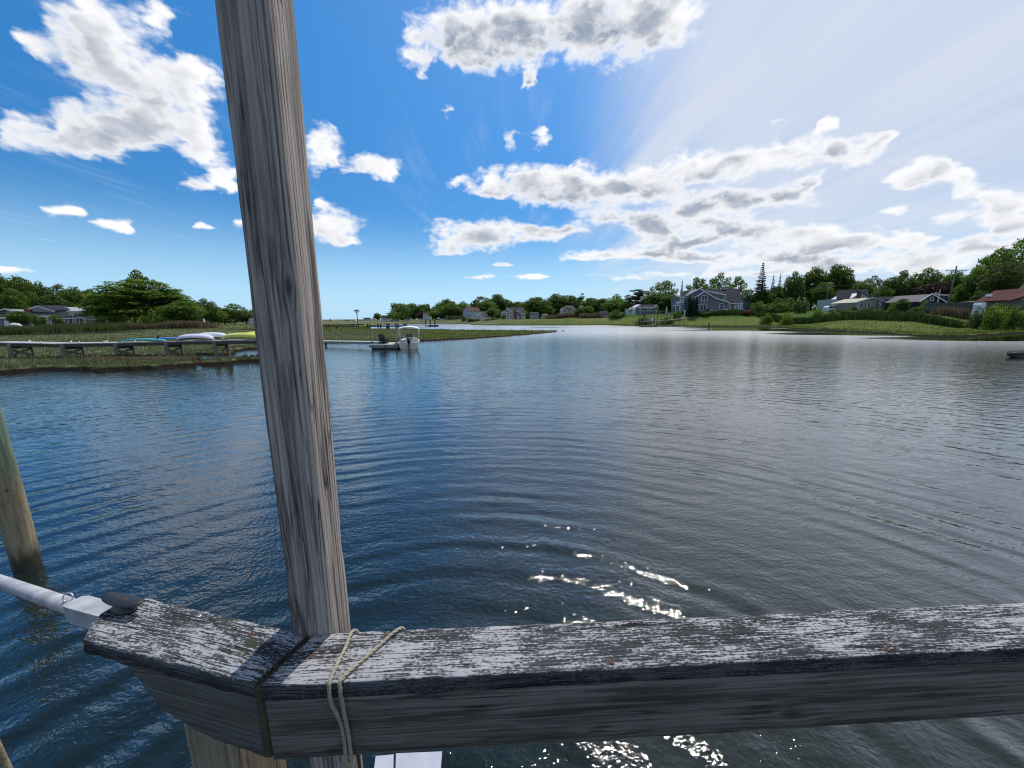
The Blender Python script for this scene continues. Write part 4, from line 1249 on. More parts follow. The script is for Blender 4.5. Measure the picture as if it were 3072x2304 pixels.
# ---------------------------------------------------------------- boards and kayaks lying on the walkway
def hull(name, label, cat, px0, px1, back, half_w, z_bot, h, mat, rocker=0.12, keel=0.0, roll=0.0, mat2=None, fin=None, nose=0.5):
    """lofted board or upturned kayak between two photo columns, lying along the walkway and shifted back metres"""
    a, b = deck_at(px0), deck_at(px1)
    d = (b - a).normalized(); nrm = Vector((-d.y, d.x, 0)).normalized()
    up = Vector((0, 0, 1))
    mid = (a + b) / 2 + nrm * back
    L = (b - a).length
    root = thing(name, (mid.x, mid.y, mid.z + z_bot), label, cat, None)
    rings, low = [], []
    M = 26
    for i in range(M + 1):
        t = i / M
        u = 2 * t - 1
        k = max(0.04, (1 - abs(u) ** 2.6)) ** nose
        w = half_w * k
        hh = h * (0.45 + 0.55 * k)
        lift = z_bot + rocker * (-(abs(u) ** 2.5)) + rocker
        c = mid + d * (u * L / 2) + up * (lift)
        ring = []
        for j in range(14):
            an = 2 * math.pi * j / 14
            y = math.cos(an) * w
            z = math.sin(an)
            z = (hh * (0.72 + keel * (1 - abs(math.cos(an)))) * abs(z) ** 0.75) if z > 0 else -hh * 0.28 * abs(z) ** 0.6
            ring.append(c + nrm * (y * math.cos(roll)) + up * (z + hh * 0.28 + y * math.sin(roll)))
        rings.append(ring)
    MB().loft(rings).build('hull', mat, root, smooth=True)
    if mat2:
        low = [[r[j] + up * -0.004 + (r[j] - sum(r, Vector()) / 14) * 0.02 for j in (7, 8, 9, 10, 11, 12, 13)] for r in rings]
        MB().loft(low, cap=False, ring_closed=False).build('lower_hull', mat2, root, smooth=True)
    if fin:
        for f in fin:
            c = mid + d * (f * L / 2) + up * (z_bot + h + rocker * 0.6)
            MB().prism([c + d * 0.16 * -0.5, c + d * 0.10, c + d * 0.16 + up * 0.2, c + d * 0.10 + up * 0.235], nrm * 0.02).build('fin', MAT['black_plastic'], root)
    return root
MAT['turquoise'] = pmat('turquoise_board', (0.03, 0.33, 0.36), 0.35, 0.08, coat=0.3)
MAT['blue_board'] = pmat('blue_board', (0.06, 0.17, 0.42), 0.35, 0.08, coat=0.3)
MAT['white_hull'] = pmat('white_kayak', (0.66, 0.66, 0.74), 0.4, 0.07, coat=0.2)
MAT['red_hull'] = pmat('red_kayak', (0.30, 0.03, 0.03), 0.4, 0.1, coat=0.2)
MAT['yellow_hull'] = pmat('yellow_kayak', (0.62, 0.62, 0.12), 0.4, 0.07, coat=0.2)
hull('paddleboard', 'turquoise paddleboard lying face down on the left walkway', 'paddleboard', 366, 500, -0.30, 0.36, 0.04, 0.12, MAT['turquoise'], 0.10, fin=(0.62,))
hull('paddleboard', 'blue and white paddleboard with fin behind the turquoise one', 'paddleboard', 430, 545, 0.28, 0.36, 0.10, 0.12, MAT['blue_board'], 0.06, fin=(0.72,))
hull('kayak', 'upturned white kayak with red deck beside the paddleboards', 'kayak', 529, 632, -0.22, 0.36, 0.05, 0.30, MAT['white_hull'], 0.10, 0.25, mat2=MAT['red_hull'])
hull('kayak', 'upturned white kayak lying behind the red-decked one', 'kayak', 560, 660, 0.36, 0.36, 0.10, 0.34, MAT['white_hull'], 0.08, 0.2, mat2=MAT['red_hull'])
hull('kayak', 'upturned yellow kayak nearest the tall post', 'kayak', 656, 775, -0.20, 0.38, 0.06, 0.34, MAT['yellow_hull'], 0.10, 0.2)
hull('kayak', 'second yellow kayak behind the nearer yellow one', 'kayak', 700, 815, 0.38, 0.38, 0.12, 0.36, MAT['yellow_hull'], 0.08, 0.2)

# ---------------------------------------------------------------- farther walkways
def dock_line(label, px, deck_z, every, **kw):
    P = [G(x, y, deck_z) for x, y in px]
    return trestle_dock(label, P, every=every, brace=False, deck_mat='dock_dark', **kw)
dock_line('thin dark walkway crossing the left marsh below the reeds', [(100, 1001), (320, 996), (560, 989.5), (790, 986)], 0.95, 4.2, deck_w=0.9, string_h=0.16, post_w=0.14, name='walkway')
dock_line('short dark walkway on the marsh just right of the tall post', [(940, 980), (1075, 977.5)], 1.0, 6.0, deck_w=0.9, string_h=0.22, post_w=0.2, name='walkway')
dock_line('far dark walkway behind the nest platform', [(950, 974.5), (1090, 972)], 1.2, 7.0, deck_w=1.0, string_h=0.3, post_w=0.25, name='walkway')
d1 = dock_line('dark dock on paired tall piles across the far channel', [(1105, 977.2), (1220, 976.4)], 0.95, 100.0, deck_w=1.5, string_h=0.3, post_w=0.25, name='pile_dock')
for px in (1103, 1110, 1134, 1142, 1161.5, 1167, 1188, 1194, 1212, 1218):
    q = G(px, 977.0, 0.95)
    z0 = -0.8
    MB().tube([(q.x, q.y, z0), (q.x, q.y, 1.55)], 0.19, 8).build('pile', MAT['dock_dark'], d1)
# grey gangway down to the small float at the end
ga, gb = G(1220, 974.5, 1.0), G(1276, 976.8, 0.45)
gw_ = thing('gangway', (ga.x, ga.y, 0), 'pale ribbed gangway sloping down to the far float', 'gangway')
MB().bar(ga, gb, 1.1, 0.08).build('ramp', MAT['dock_pale'], gw_)
for k in range(12):
    p = ga.lerp(gb, k / 11)
    MB().bar(p + Vector((0, -0.58, 0)), p + Vector((0, -0.58, 0.85)), 0.06).build('baluster', MAT['dock_wood'], gw_)
MB().bar(ga + Vector((0, -0.58, 0.88)), gb + Vector((0, -0.58, 0.88)), 0.08).build('handrail', MAT['dock_wood'], gw_)
fl = thing('floating_dock', tuple(G(1300, 979, 0).xy) + (0.0,), 'small dark float between three piles on the far channel', 'float')
c = G(1300, 980, 0)
MB().box((c.x, c.y, 0.28), (3.6, 2.2, 0.55)).build('float_body', MAT['dock_dark'], fl)
for px in (1278, 1291, 1305):
    q = G(px, 980.5, 0.0)
    pz = W(px, 958, q.y).z
    pl_ = thing('far_pile', (q.x, q.y, 0), 'dark pile standing at the far small float, ' + {1278: 'tallest and leftmost', 1291: 'middle one', 1305: 'rightmost'}[px], 'pile', 'piles at the far float')
    MB().tube([(q.x, q.y, -1), (q.x, q.y, pz)], 0.2, 8).build('shaft', MAT['dock_dark'], pl_)

# osprey platform
ob = G(1075, 983, 0.4)
osp = thing('nest_platform', (ob.x, ob.y, 0.3), 'tall pole with a nesting platform on the marsh', 'nest platform')
zt = W(1073, 934, ob.y).z
MB().tube([(ob.x, ob.y, -0.5), (ob.x - 0.1, ob.y, zt)], 0.11, 8).build('pole', MAT['dock_dark'], osp)
MB().box((ob.x - 0.1, ob.y, zt + 0.06), (1.35, 1.35, 0.12)).build('platform', MAT['dock_dark'], osp)
for sx in (-0.55, 0.55):
    MB().bar((ob.x - 0.1, ob.y, zt - 0.6), (ob.x - 0.1 + sx, ob.y, zt), 0.08).build('strut', MAT['dock_dark'], osp)
nest = MB()
for k in range(60):
    a = random.random() * 6.28; r = random.random() * 0.55
    p = Vector((ob.x - 0.1 + r * math.cos(a), ob.y + r * math.sin(a), zt + 0.14 + random.random() * 0.22))
    b_ = random.random() * 6.28
    nest.bar(p, p + Vector((math.cos(b_), math.sin(b_), 0.25)) * 0.45, 0.03)
no = nest.build('nest_twigs', MAT['bark'], osp); no['kind'] = 'stuff'
MB().bar((ob.x - 0.5, ob.y, zt * 0.52), (ob.x + 0.4, ob.y, zt * 0.52), 0.06).build('perch', MAT['dock_dark'], osp)

# ---------------------------------------------------------------- moored float with chairs, gangway and skiff
FD = 34.3                                                     # distance ahead of the float's near side
mpp = FD / 1097.0 * 1.015
MAT['float_side'] = pmat('float_fascia', (0.22, 0.27, 0.25), 0.6, 0.12, 2.0)
MAT['float_deck'] = pmat('float_deck_boards', (0.42, 0.42, 0.40), 0.65, 0.15, 3.0)
MAT['chair_black'] = pmat('black_chair', (0.012, 0.014, 0.018), 0.45, 0.2)
MAT['chair_navy'] = pmat('navy_chair', (0.012, 0.02, 0.05), 0.45, 0.2)
MAT['boat_white'] = pmat('boat_gelcoat', (0.62, 0.58, 0.49), 0.3, 0.08, coat=0.5)
MAT['canvas'] = pmat('white_canvas', (0.78, 0.78, 0.78), 0.6, 0.05)
MAT['engine'] = pmat('black_engine_cowl', (0.01, 0.012, 0.016), 0.2, 0.1, coat=0.6)
MAT['upholstery'] = pmat('boat_cushion', (0.5, 0.46, 0.42), 0.6, 0.1)
A = W(1113, 1052.5, FD); B = W(1195, 1050.5, FD)
A.z = B.z = 0
fx0, fx1, fy0, fy1 = A.x, B.x, A.y, A.y + 3.4
flo = thing('floating_dock', ((fx0 + fx1) / 2, (fy0 + fy1) / 2, 0.0), 'pale green-sided float moored at the gangway, holding two dark chairs', 'float')
MB().box(((fx0 + fx1) / 2, (fy0 + fy1) / 2, 0.06), (fx1 - fx0 - 0.1, fy1 - fy0 - 0.1, 0.34)).build('float_drums', MAT['black_plastic'], flo)
for (cx, cy, sx, sy) in (((fx0 + fx1) / 2, fy0, fx1 - fx0, 0.05), ((fx0 + fx1) / 2, fy1, fx1 - fx0, 0.05), (fx0, (fy0 + fy1) / 2, 0.05, fy1 - fy0 - 0.052), (fx1, (fy0 + fy1) / 2, 0.05, fy1 - fy0 - 0.052)):
    MB().box((cx, cy, 0.275), (sx, sy, 0.27)).build('fascia', MAT['float_side'], flo)
nb_ = int((fy1 - fy0) / 0.145)
for k in range(nb_):
    MB().box(((fx0 + fx1) / 2, fy0 + 0.08 + k * (fy1 - fy0 - 0.1) / nb_, 0.43), (fx1 - fx0 + 0.02, 0.135, 0.035)).build('deck_plank', MAT['float_deck'], flo)
for (x, y) in ((fx0 + 0.45, fy0 + 0.12), (fx1 - 0.4, fy0 + 0.12)):
    MB().bar((x - 0.12, y, 0.50), (x + 0.12, y, 0.50), 0.04).build('cleat', MAT['metal'], flo)
for x in (fx0 - 0.02, fx1 - 0.12):
    MB().bar((x, fy0 - 0.05, 0.15), (x, fy0 - 0.05, 1.05 if x > fx0 else 0.42), 0.13, 0.13).build('corner_post', MAT['float_side'], flo)
MB().bar(((fx0 + fx1) / 2 + 0.1, fy0 - 0.045, 0.16), ((fx0 + fx1) / 2 + 0.1, fy0 - 0.045, 0.40), 0.28, 0.05).build('fender_board', MAT['dock_wood'], flo)

def adirondack(loc, rz, label, mat, s=1.0, group=None):
    root = thing('adirondack_chair', loc, label, 'chair', group)
    M3 = Matrix.Rotation(rz, 3, 'Z')
    L = Vector(loc)
    T = lambda x, y, z: L + M3 @ Vector((x * s, y * s, z * s))
    for k in range(5):                                        # back slats, fan of five, chair faces -Y
        x = (k - 2) * 0.115
        top = 1.0 - 0.035 * abs(k - 2) ** 1.6
        MB().bar(T(x * 0.8, 0.16, 0.22), T(x * 1.12, 0.46, top), 0.098 * s, 0.025 * s, up=tuple(M3 @ Vector((0, 1, 0.4)))).build('back_slat', mat, root)
    MB().bar(T(-0.3, 0.315, 0.56), T(0.3, 0.315, 0.56), 0.08 * s, 0.03 * s).build('back_rail', mat, root)
    for k in range(5):
        y = -0.32 + k * 0.115
        z = 0.38 - k * 0.037
        MB().bar(T(-0.27, y, z), T(0.27, y, z), 0.10 * s, 0.025 * s).build('seat_slat', mat, root)
    for sx in (-1, 1):
        MB().bar(T(sx * 0.285, -0.34, 0.34), T(sx * 0.285, 0.62, 0.05), 0.03 * s, 0.12 * s).build('side_rail', mat, root)
        MB().bar(T(sx * 0.31, -0.33, 0.0), T(sx * 0.31, -0.33, 0.54), 0.03 * s, 0.11 * s).build('front_leg', mat, root)
        MB().bar(T(sx * 0.31, 0.26, 0.12), T(sx * 0.31, 0.26, 0.54), 0.03 * s, 0.09 * s).build('back_leg', mat, root)
        MB().bar(T(sx * 0.34, -0.40, 0.555), T(sx * 0.34, 0.42, 0.555), 0.14 * s, 0.028 * s).build('arm', mat, root)
    return root
cc1 = W(1153, 1040, FD + 1.2)
adirondack((cc1.x, fy0 + 1.15, 0.45), R(176), 'black slat-back garden chair on the float with its back to us', MAT['chair_black'], 0.95)
adirondack((fx0 + 0.55, fy0 + 1.9, 0.45), R(66), 'navy garden chair on the float seen from the side by the rail post', MAT['chair_navy'], 0.95)

# gangway up to the marsh with rope handrails
gA = Vector((fx0 + 0.9, fy0 + 1.2, 0.52)); gB = W(985, 1026, FD + 4.5); gB2 = gA + (gB - gA) * 1.7
gang = thing('gangway', (gB2.x, gB2.y, 0.0), 'long low gangway with rope handrail running left from the float', 'gangway')
gd = (gB2 - gA).normalized(); gn = Vector((-gd.y, gd.x, 0)).normalized()
for s in (-1, 1):
    MB().bar(gA + gn * 0.5 * s, gB2 + gn * 0.5 * s, 0.06, 0.2).build('side_beam', MAT['float_side'], gang)
nk = 46
for k in range(nk):
    p = gA.lerp(gB2, (k + 0.5) / nk) + Vector((0, 0, 0.115))
    MB().bar(p - gn * 0.5, p + gn * 0.5, (gB2 - gA).length / nk * 0.9, 0.03).build('tread', MAT['float_deck'], gang)
pz = []
for t in (0.08, 0.62, 1.0):
    p = gA.lerp(gB2, t) + gn * 0.52
    MB().bar(p + Vector((0, 0, -0.1)), p + Vector((0, 0, 1.05)), 0.11).build('rail_post', MAT['float_side'], gang)
    pz.append(p + Vector((0, 0, 1.0)))
for a, b in zip(pz, pz[1:]):
    MB().tube([a.lerp(b, t) - Vector((0, 0, 0.38 * 4 * t * (1 - t))) for t in np.linspace(0, 1, 12)], 0.016, 6).build('hand_rope', MAT['rope'], gang, smooth=True)
for t in (0.62, 1.0):
    p = gA.lerp(gB2, t)
    MB().bar((p.x, p.y, -0.8), (p.x, p.y, p.z), 0.14).build('support_pile', MAT['dock_wood'], gang)

# skiff, stern towards us, bow away
bx0, bx1 = W(1196, 1045, FD).x + 0.05, W(1256, 1045, FD).x
bxc, beam = (bx0 + bx1) / 2, (bx1 - bx0)
by0 = fy0 - 0.1
BL = 4.6
yaw_b = R(12)
boat = thing('skiff', (bxc, by0 + BL / 2, 0.0), 'small white motorboat with white canopy tied beside the float', 'motorboat')
def bt(x, y, z):
    v = Matrix.Rotation(yaw_b, 3, 'Z') @ Vector((x, y, 0))
    return Vector((bxc + v.x, by0 + v.y, z))
rings, inner = [], []
for i in range(15):
    t = i / 14
    k = 1 - max(0, (t - 0.45) / 0.55) ** 2.2 * 0.93
    hw = beam / 2 * k
    sheer = 0.62 + 0.22 * t * t
    keel = -0.18 + 0.55 * max(0, (t - 0.6) / 0.4) ** 2
    y = t * BL
    rings.append([bt(-hw, y, sheer), bt(-hw * 0.97, y, sheer - 0.10), bt(-hw * 0.86, y, 0.10), bt(-hw * 0.5, y, keel * 0.5), bt(0, y, keel), bt(hw * 0.5, y, keel * 0.5), bt(hw * 0.86, y, 0.10), bt(hw * 0.97, y, sheer - 0.10), bt(hw, y, sheer),
                  bt(hw * 0.88, y, sheer + 0.0), bt(hw * 0.84, y, 0.30), bt(0, y, 0.28), bt(-hw * 0.84, y, 0.30), bt(-hw * 0.88, y, sheer)])
hb = MB().loft(rings); hb.build('hull', MAT['boat_white'], boat, smooth=False)
MB().prism([bt(-beam * .46, -0.012, 0.62), bt(-beam * .20, -0.012, 0.60), bt(-beam * .14, -0.012, 0.46), bt(beam * .14, -0.012, 0.46), bt(beam * .20, -0.012, 0.60), bt(beam * .46, -0.012, 0.62), bt(beam * .40, -0.012, 0.08), bt(-beam * .40, -0.012, 0.08)], tuple(bt(0, 0.06, 0) - bt(0, 0, 0))).build('transom', MAT['boat_white'], boat)
for s in (-1, 1):
    MB().tube([r[0 if s < 0 else 8] + Vector((0, 0, 0.02)) for r in rings], 0.045, 6).build('gunwale', MAT['white_paint'], boat, smooth=True)
MB().box(bt(-0.2, 0.5, 0.46), (0.7, 0.55, 0.3), yaw_b).build('stern_seat', MAT['upholstery'], boat)
MB().box(bt(0.55, 0.45, 0.46), (0.45, 0.5, 0.28), yaw_b).build('stern_seat', MAT['upholstery'], boat)
MB().prism([bt(-0.42, 1.9, 0.3), bt(0.42, 1.9, 0.3), bt(0.38, 2.0, 1.02), bt(-0.38, 2.0, 1.02)], tuple(bt(0, 0.55, 0) - bt(0, 0, 0))).build('console', MAT['white_paint'], boat)
MB().tube([bt(0.02 + 0.19 * math.cos(a), 1.86 - 0.04 * math.sin(a), 0.90 + 0.19 * math.sin(a)) for a in np.linspace(0, 2 * math.pi, 17)[:-1]], 0.02, 6, closed=True).build('steering_wheel', MAT['black_plastic'], boat, smooth=True)
MB().tube([bt(0.02, 1.95, 0.9), bt(0.02, 1.84, 0.9)], 0.05, 8).build('wheel_hub', MAT['black_plastic'], boat)
MB().prism([bt(-0.36, 2.1, 1.02), bt(0.36, 2.1, 1.02), bt(0.30, 2.3, 1.32), bt(-0.30, 2.3, 1.32)], (0, 0.015, 0)).build('windscreen', pmat('tinted_screen', (0.10, 0.12, 0.13), 0.1, 0.1), boat)
MB().box(bt(-0.55, 2.6, 0.55), (0.55, 1.1, 0.42), yaw_b).build('side_locker', MAT['white_paint'], boat)
# canopy: arched cloth over bowed tubes
top = []
CW = beam * 0.52
for i in range(9):
    t = i / 8
    y = 1.0 + t * 1.9
    zc_ = 1.86 + 0.06 * math.sin(math.pi * t)
    top.append([bt(CW * math.sin(q) / math.sin(1.15), y, zc_ + 0.20 * (math.cos(q) - math.cos(1.15)) / (1 - math.cos(1.15)) - 0.02) for q in np.linspace(-1.15, 1.15, 13)])
can = MB().loft(top, cap=False, ring_closed=False); co = can.build('canopy', MAT['canvas'], boat, smooth=True)
so = co.modifiers.new('thickness', 'SOLIDIFY'); so.thickness = 0.09
for (y0_, y1_, zf) in ((1.75, 1.02, 0.66), (1.75, 2.88, 0.68), (2.05, 1.6, 0.68)):
    for s in (-1, 1):
        MB().tube([bt(s * (beam * 0.44), y0_, zf), bt(s * CW * 1.0, y1_, 1.62), bt(s * CW * 0.97, y1_, 1.76)], 0.022, 6).build('canopy_tube', MAT['white_paint'], boat, smooth=True)
for s in (-1, 1):
    MB().tube([bt(s * CW * 0.98, 0.98, 1.70), bt(s * beam * 0.48, 0.12, 0.66)], 0.012, 6).build('canopy_strap', MAT['black_plastic'], boat)
# outboard, tilted slightly
ol = lambda x, y, z: bt(0.06 + x, -0.22 + y, z)
def rr(cx, cy, z, wx, wy, n=12):
    return [ol(cx + wx * math.copysign(abs(math.cos(a)) ** 0.7, math.cos(a)), cy + wy * math.copysign(abs(math.sin(a)) ** 0.7, math.sin(a)), z) for a in [2 * math.pi * k / n for k in range(n)]]
MB().loft([rr(0, 0.02, 0.62, 0.14, 0.20), rr(0, 0.0, 0.70, 0.17, 0.26), rr(0, -0.02, 0.95, 0.17, 0.28), rr(0, 0.0, 1.08, 0.15, 0.24), rr(0, 0.04, 1.15, 0.09, 0.15)]).build('engine_cowl', MAT['engine'], boat, smooth=True)
MB().loft([rr(0, 0.02, 0.62, 0.10, 0.15), rr(0, 0.02, 0.3, 0.07, 0.12), rr(0, 0.0, 0.0, 0.05, 0.11), rr(0, 0.0, -0.35, 0.035, 0.09)]).build('engine_leg', MAT['engine'], boat, smooth=True)
MB().box(ol(0, 0.0, 0.02), (0.22, 0.34, 0.02), yaw_b).build('cavitation_plate', MAT['engine'], boat)
MB().tube([ol(0, -0.25, -0.22), ol(0, 0.2, -0.22)], [0.05, 0.06], 8).build('gearcase', MAT['engine'], boat)
MB().box(ol(0, 0.19, 0.60), (0.26, 0.10, 0.24), yaw_b).build('clamp_bracket', MAT['black_plastic'], boat)
rp = rope('mooring_line', 'slack mooring line from the float corner to the gangway', [(fx0 + 0.4, fy0 + 0.12, 0.52), (fx0 - 0.1, fy0 - 0.1, 0.30), (fx0 - 0.9, fy0 + 0.3, 0.10), (fx0 - 2.4, fy0 + 1.5, 0.25), (fx0 - 4.0, fy0 + 2.4, 0.42)], 0.02, MAT['rope'], samples=4)

# ---------------------------------------------------------------- landing on the far bank below the blue-grey house
q = G(1950, 980.5, 0.0)
bd = q.y
def bz(zx, zy, d=bd): return W(1840 + zx / 5.267, 850 + zy / 5.267, d)      # pixels of the enlarged view
land = thing('landing_stage', (q.x, q.y, 0.0), 'raised wooden landing with braces on the far bank below the blue-grey house', 'dock')
a, b = bz(455, 605), bz(660, 605)
MB().box(((a.x + b.x) / 2, bd + 1.3, a.z), (b.x - a.x, 2.6, 0.16)).build('deck', MAT['dock_wood'], land)
for x in (a.x + .1, b.x - .1):
    for y in (bd + 0.1, bd + 2.5):
        MB().bar((x, y, -0.7), (x, y, a.z + (1.0 if True else 0)), 0.14).build('post', MAT['dock_dark'], land)
MB().bar((a.x, bd + 2.5, a.z + 0.95), (b.x, bd + 2.5, a.z + 0.95), 0.07).build('railing', MAT['dock_dark'], land)
for s in (0, 1):
    x0, x1 = (a.x + 0.9 * (b.x - a.x), a.x + 0.5 * (b.x - a.x)) if s else (a.x + 0.3 * (b.x - a.x), a.x + 0.62 * (b.x - a.x))
    MB().bar((x0, bd, a.z - 0.1), (x1, bd, 0.35), 0.12).build('brace', MAT['dock_dark'], land)
a2, b2 = bz(425, 670), bz(640, 670)
MB().box(((a2.x + b2.x) / 2, bd - 1.0, 0.14), (b2.x - a2.x, 1.8, 0.3)).build('lower_float', MAT['dock_wood'], land)
r0, r1, r2 = bz(660, 600), bz(930, 582), bz(1175, 548, bd + 6)
for u, v in ((r0 + Vector((0, 1.4, 0)), r1 + Vector((0, 2.5, 0))), (r1 + Vector((0, 2.5, 0)), r2)):
    MB().bar(u, v, 1.2, 0.12).build('ramp', MAT['dock_wood'], land)
    for k in range(4):
        p = u.lerp(v, k / 4)
        MB().bar((p.x, p.y - 0.6, gz(p.x, p.y) - 0.3), (p.x, p.y - 0.6, p.z + 0.8), 0.1).build('ramp_post', MAT['dock_wood'], land)
for k in range(3):
    u = bz(665 + k * 55, 660); v = bz(720 + k * 55, 620)
    MB().bar(u, v, 0.12).build('brace', MAT['dock_dark'], land)
    MB().bar(bz(720 + k * 55, 662), bz(665 + k * 55, 625), 0.12).build('brace', MAT['dock_dark'], land)
pc = bz(625, 600)
adirondack((pc.x, bd + 1.0, a.z + 0.08), R(-60), 'white garden chair on the landing of the far bank', MAT['white_paint'], 1.05)
pu = bz(520, 600)
umb = thing('patio_umbrella', (pu.x, bd + 1.8, a.z + 0.08), 'closed dark green umbrella on the far landing', 'umbrella')
MB().tube([(pu.x, bd + 1.8, a.z + 0.08), (pu.x, bd + 1.8, a.z + 2.9)], 0.035, 6).build('pole', MAT['dock_wood'], umb)
MB().tube([(pu.x, bd + 1.8, a.z + 1.2), (pu.x, bd + 1.8, a.z + 1.35), (pu.x, bd + 1.8, a.z + 2.3), (pu.x, bd + 1.8, a.z + 2.85)], [0.22, 0.24, 0.14, 0.03], 10).build('folded_canopy', pmat('green_canvas', (0.01, 0.05, 0.03), 0.8), umb)
pp_ = bz(672, 665)
fp = thing('far_pile', (pp_.x, bd - 0.6, 0.0), 'thin dark pile right of the far landing stage', 'pile')
MB().tube([(pp_.x, bd - 0.6, -0.8), (pp_.x, bd - 0.6, bz(672, 455).z)], 0.10, 8).build('shaft', MAT['dock_dark'], fp)
pw = G(2126, 989, 0.0)
fp = thing('far_pile', (pw.x, pw.y, 0.0), 'lone dark pile standing in open water off the far bank', 'pile')
MB().tube([(pw.x, pw.y, -0.8), (pw.x, pw.y, W(2126, 967, pw.y).z)], 0.12, 8).build('shaft', MAT['dock_dark'], fp)
# white lamp post at the top of the ramp
pl0 = bz(1118, 548, bd + 6)
lampo = thing('birdhouse_post', (pl0.x, pl0.y, gz(pl0.x, pl0.y)), 'white post with a small box at the head of the far ramp', 'post')
MB().bar((pl0.x, pl0.y, gz(pl0.x, pl0.y) - 0.2), (pl0.x, pl0.y, bz(1118, 440, bd + 6).z), 0.2).build('post', MAT['white_paint'], lampo)
MB().box((pl0.x, pl0.y, bz(1118, 432, bd + 6).z), (0.5, 0.4, 0.32)).build('box', MAT['white_paint'], lampo)

# dark rock and weed bank at the right edge of the water
rk = G(3072, 1075, 0.0)
MAT['rock'] = pmat('weedy_rock', (0.022, 0.019, 0.016), 0.8, 0.5, 3.0, bump=0.08)
rv = thing('weedy_rock', (rk.x + 1.2, rk.y, -0.3), 'low dark weed-covered rock breaking the water at the right edge', 'rock')
bm = bmesh.new(); bmesh.ops.create_icosphere(bm, subdivisions=5, radius=1.0)
for v in bm.verts:
    n_ = mnoise.fractal(v.co * 2.2, 1.0, 2.0, 5)
    v.co = Vector((v.co.x * 2.6, v.co.y * 1.3, v.co.z * 0.75)) * (1 + 0.45 * n_)
me = bpy.data.meshes.new('rock_mass'); bm.to_mesh(me); bm.free()
me.polygons.foreach_set('use_smooth', [True] * len(me.polygons))
ro_ = mesh_obj('rock_mass', me, MAT['rock'], rv); ro_.location = (1.0, 0.0, 0.2)

# ================================================================ houses
class View:
    """an enlarged piece of the photograph: pixel of the enlargement + distance ahead -> world"""
    def __init__(s, ox, oy, sc): s.ox, s.oy, s.sc = ox, oy, sc
    def __call__(s, zx, zy, d): return W(s.ox + zx / s.sc, s.oy + zy / s.sc, d)

def wall_poly(parent, V, poly, d, depth, mat, name='wall'):
    """upright wall outline facing us at distance d, running back depth metres"""
    return MB().prism([V(x, y, d) for x, y in poly], (0, depth, 0)).build(name, MAT[mat], parent)
def roof_quad(parent, V, pts, mat='roof_slate', th=0.18, name='roof'):
    """sloping roof plane; pts are (zx, zy, distance)"""
    return MB().slab([V(*p) for p in pts], th).build(name, MAT[mat], parent)
def trim(parent, V, pts, d, w=0.22, t=0.10, mat='white_trim', name='trim_board'):
    P = [V(x, y, d) for x, y in pts]
    out = []
    for a, b in zip(P, P[1:]):
        out.append(MB().bar(a, b, t, w).build(name, MAT[mat], parent))
    return out
def window(parent, V, x0, y0, x1, y1, d, cols=1, rows=1, fw=0.13, mat='white_trim'):
    a, b = V(x0, y1, d), V(x1, y0, d)
    cx, cz, w, h = (a.x + b.x) / 2, (a.z + b.z) / 2, abs(b.x - a.x), abs(b.z - a.z)
    f = MB()
    y = a.y - 0.05
    f.box((cx, y, a.z + fw / 2), (w, 0.10, fw)).box((cx, y, b.z - fw / 2), (w, 0.10, fw))
    for k in range(cols + 1):
        x = min(a.x, b.x) + fw / 2 + (w - fw) * k / cols
        f.box((x, y, cz), (fw if k in (0, cols) else fw * 0.8, 0.096, h - 2 * fw))
    for k in range(1, rows):
        f.box((cx, y + 0.004, a.z + h * k / rows), (w - 2 * fw, 0.07, fw * 0.5))
    fo = f.build('window', MAT[mat], parent)
    fo['kind'] = 'thing'
    del fo['kind']
    for k in range(cols):
        pw = (w - fw) / cols
        x = min(a.x, b.x) + fw / 2 + pw * (k + 0.5)
        MB().box((x, y + 0.02, cz), (pw - fw * 0.7, 0.03, h - 2 * fw + 0.02)).build('pane', MAT['glass_dark'], fo)
    return fo
def post(parent, V, x, y0, y1, d, w=0.18, mat='white_trim', name='porch_post'):
    return MB().bar(V(x, y1, d), V(x, y0, d), w).build(name, MAT[mat], parent)
def block(parent, V, x0, y0, x1, y1, d, depth, mat, name):
    a, b = V(x0, y1, d), V(x1, y0, d)
    return MB().box(((a.x + b.x) / 2, a.y + depth / 2, (a.z + b.z) / 2), (abs(b.x - a.x), depth, abs(b.z - a.z))).build(name, MAT[mat], parent)
def house(V, zx, zy, d, label, name='house'):
    p = V(zx, zy, d)
    return thing(name, (p.x, p.y, gz(p.x, p.y)), label, 'house')

# ---- the large blue-grey house on the far bank
V = View(1840, 850, 5.267)
D0 = 131.0
h = house(V, 1560, 470, D0, 'large blue-grey house with white-trimmed gables and dark roof on the far bank')
wall_poly(h, V, [(1300, 480), (1300, 225), (1437, 134), (1620, 240), (1830, 305), (1830, 480)], D0, 7.0, 'side_blue')
wall_poly(h, V, [(1175, 480), (1175, 192), (1370, 86), (1560, 192), (1560, 480)], D0 + 2.2, 9.0, 'side_blue')
wall_poly(h, V, [(1062, 480), (1062, 218), (1176, 218), (1176, 480)], D0 + 3.6, 8.0, 'side_blue')
wall_poly(h, V, [(1830, 480), (1830, 312), (2000, 312), (2000, 480)], D0 + 2.4, 7.0, 'side_grey')
roof_quad(h, V, [(1045, 220, D0 + 3.2), (1200, 220, D0 + 3.2), (1330, 88, D0 + 9.0), (1085, 132, D0 + 9.0)])
roof_quad(h, V, [(1290, 232, D0 - 0.4), (1437, 127, D0 - 0.4), (1437, 127, D0 + 7.2), (1290, 232, D0 + 7.2)])
roof_quad(h, V, [(1437, 127, D0 - 0.4), (1620, 236, D0 - 0.4), (1620, 236, D0 + 4), (1437, 127, D0 + 7)])
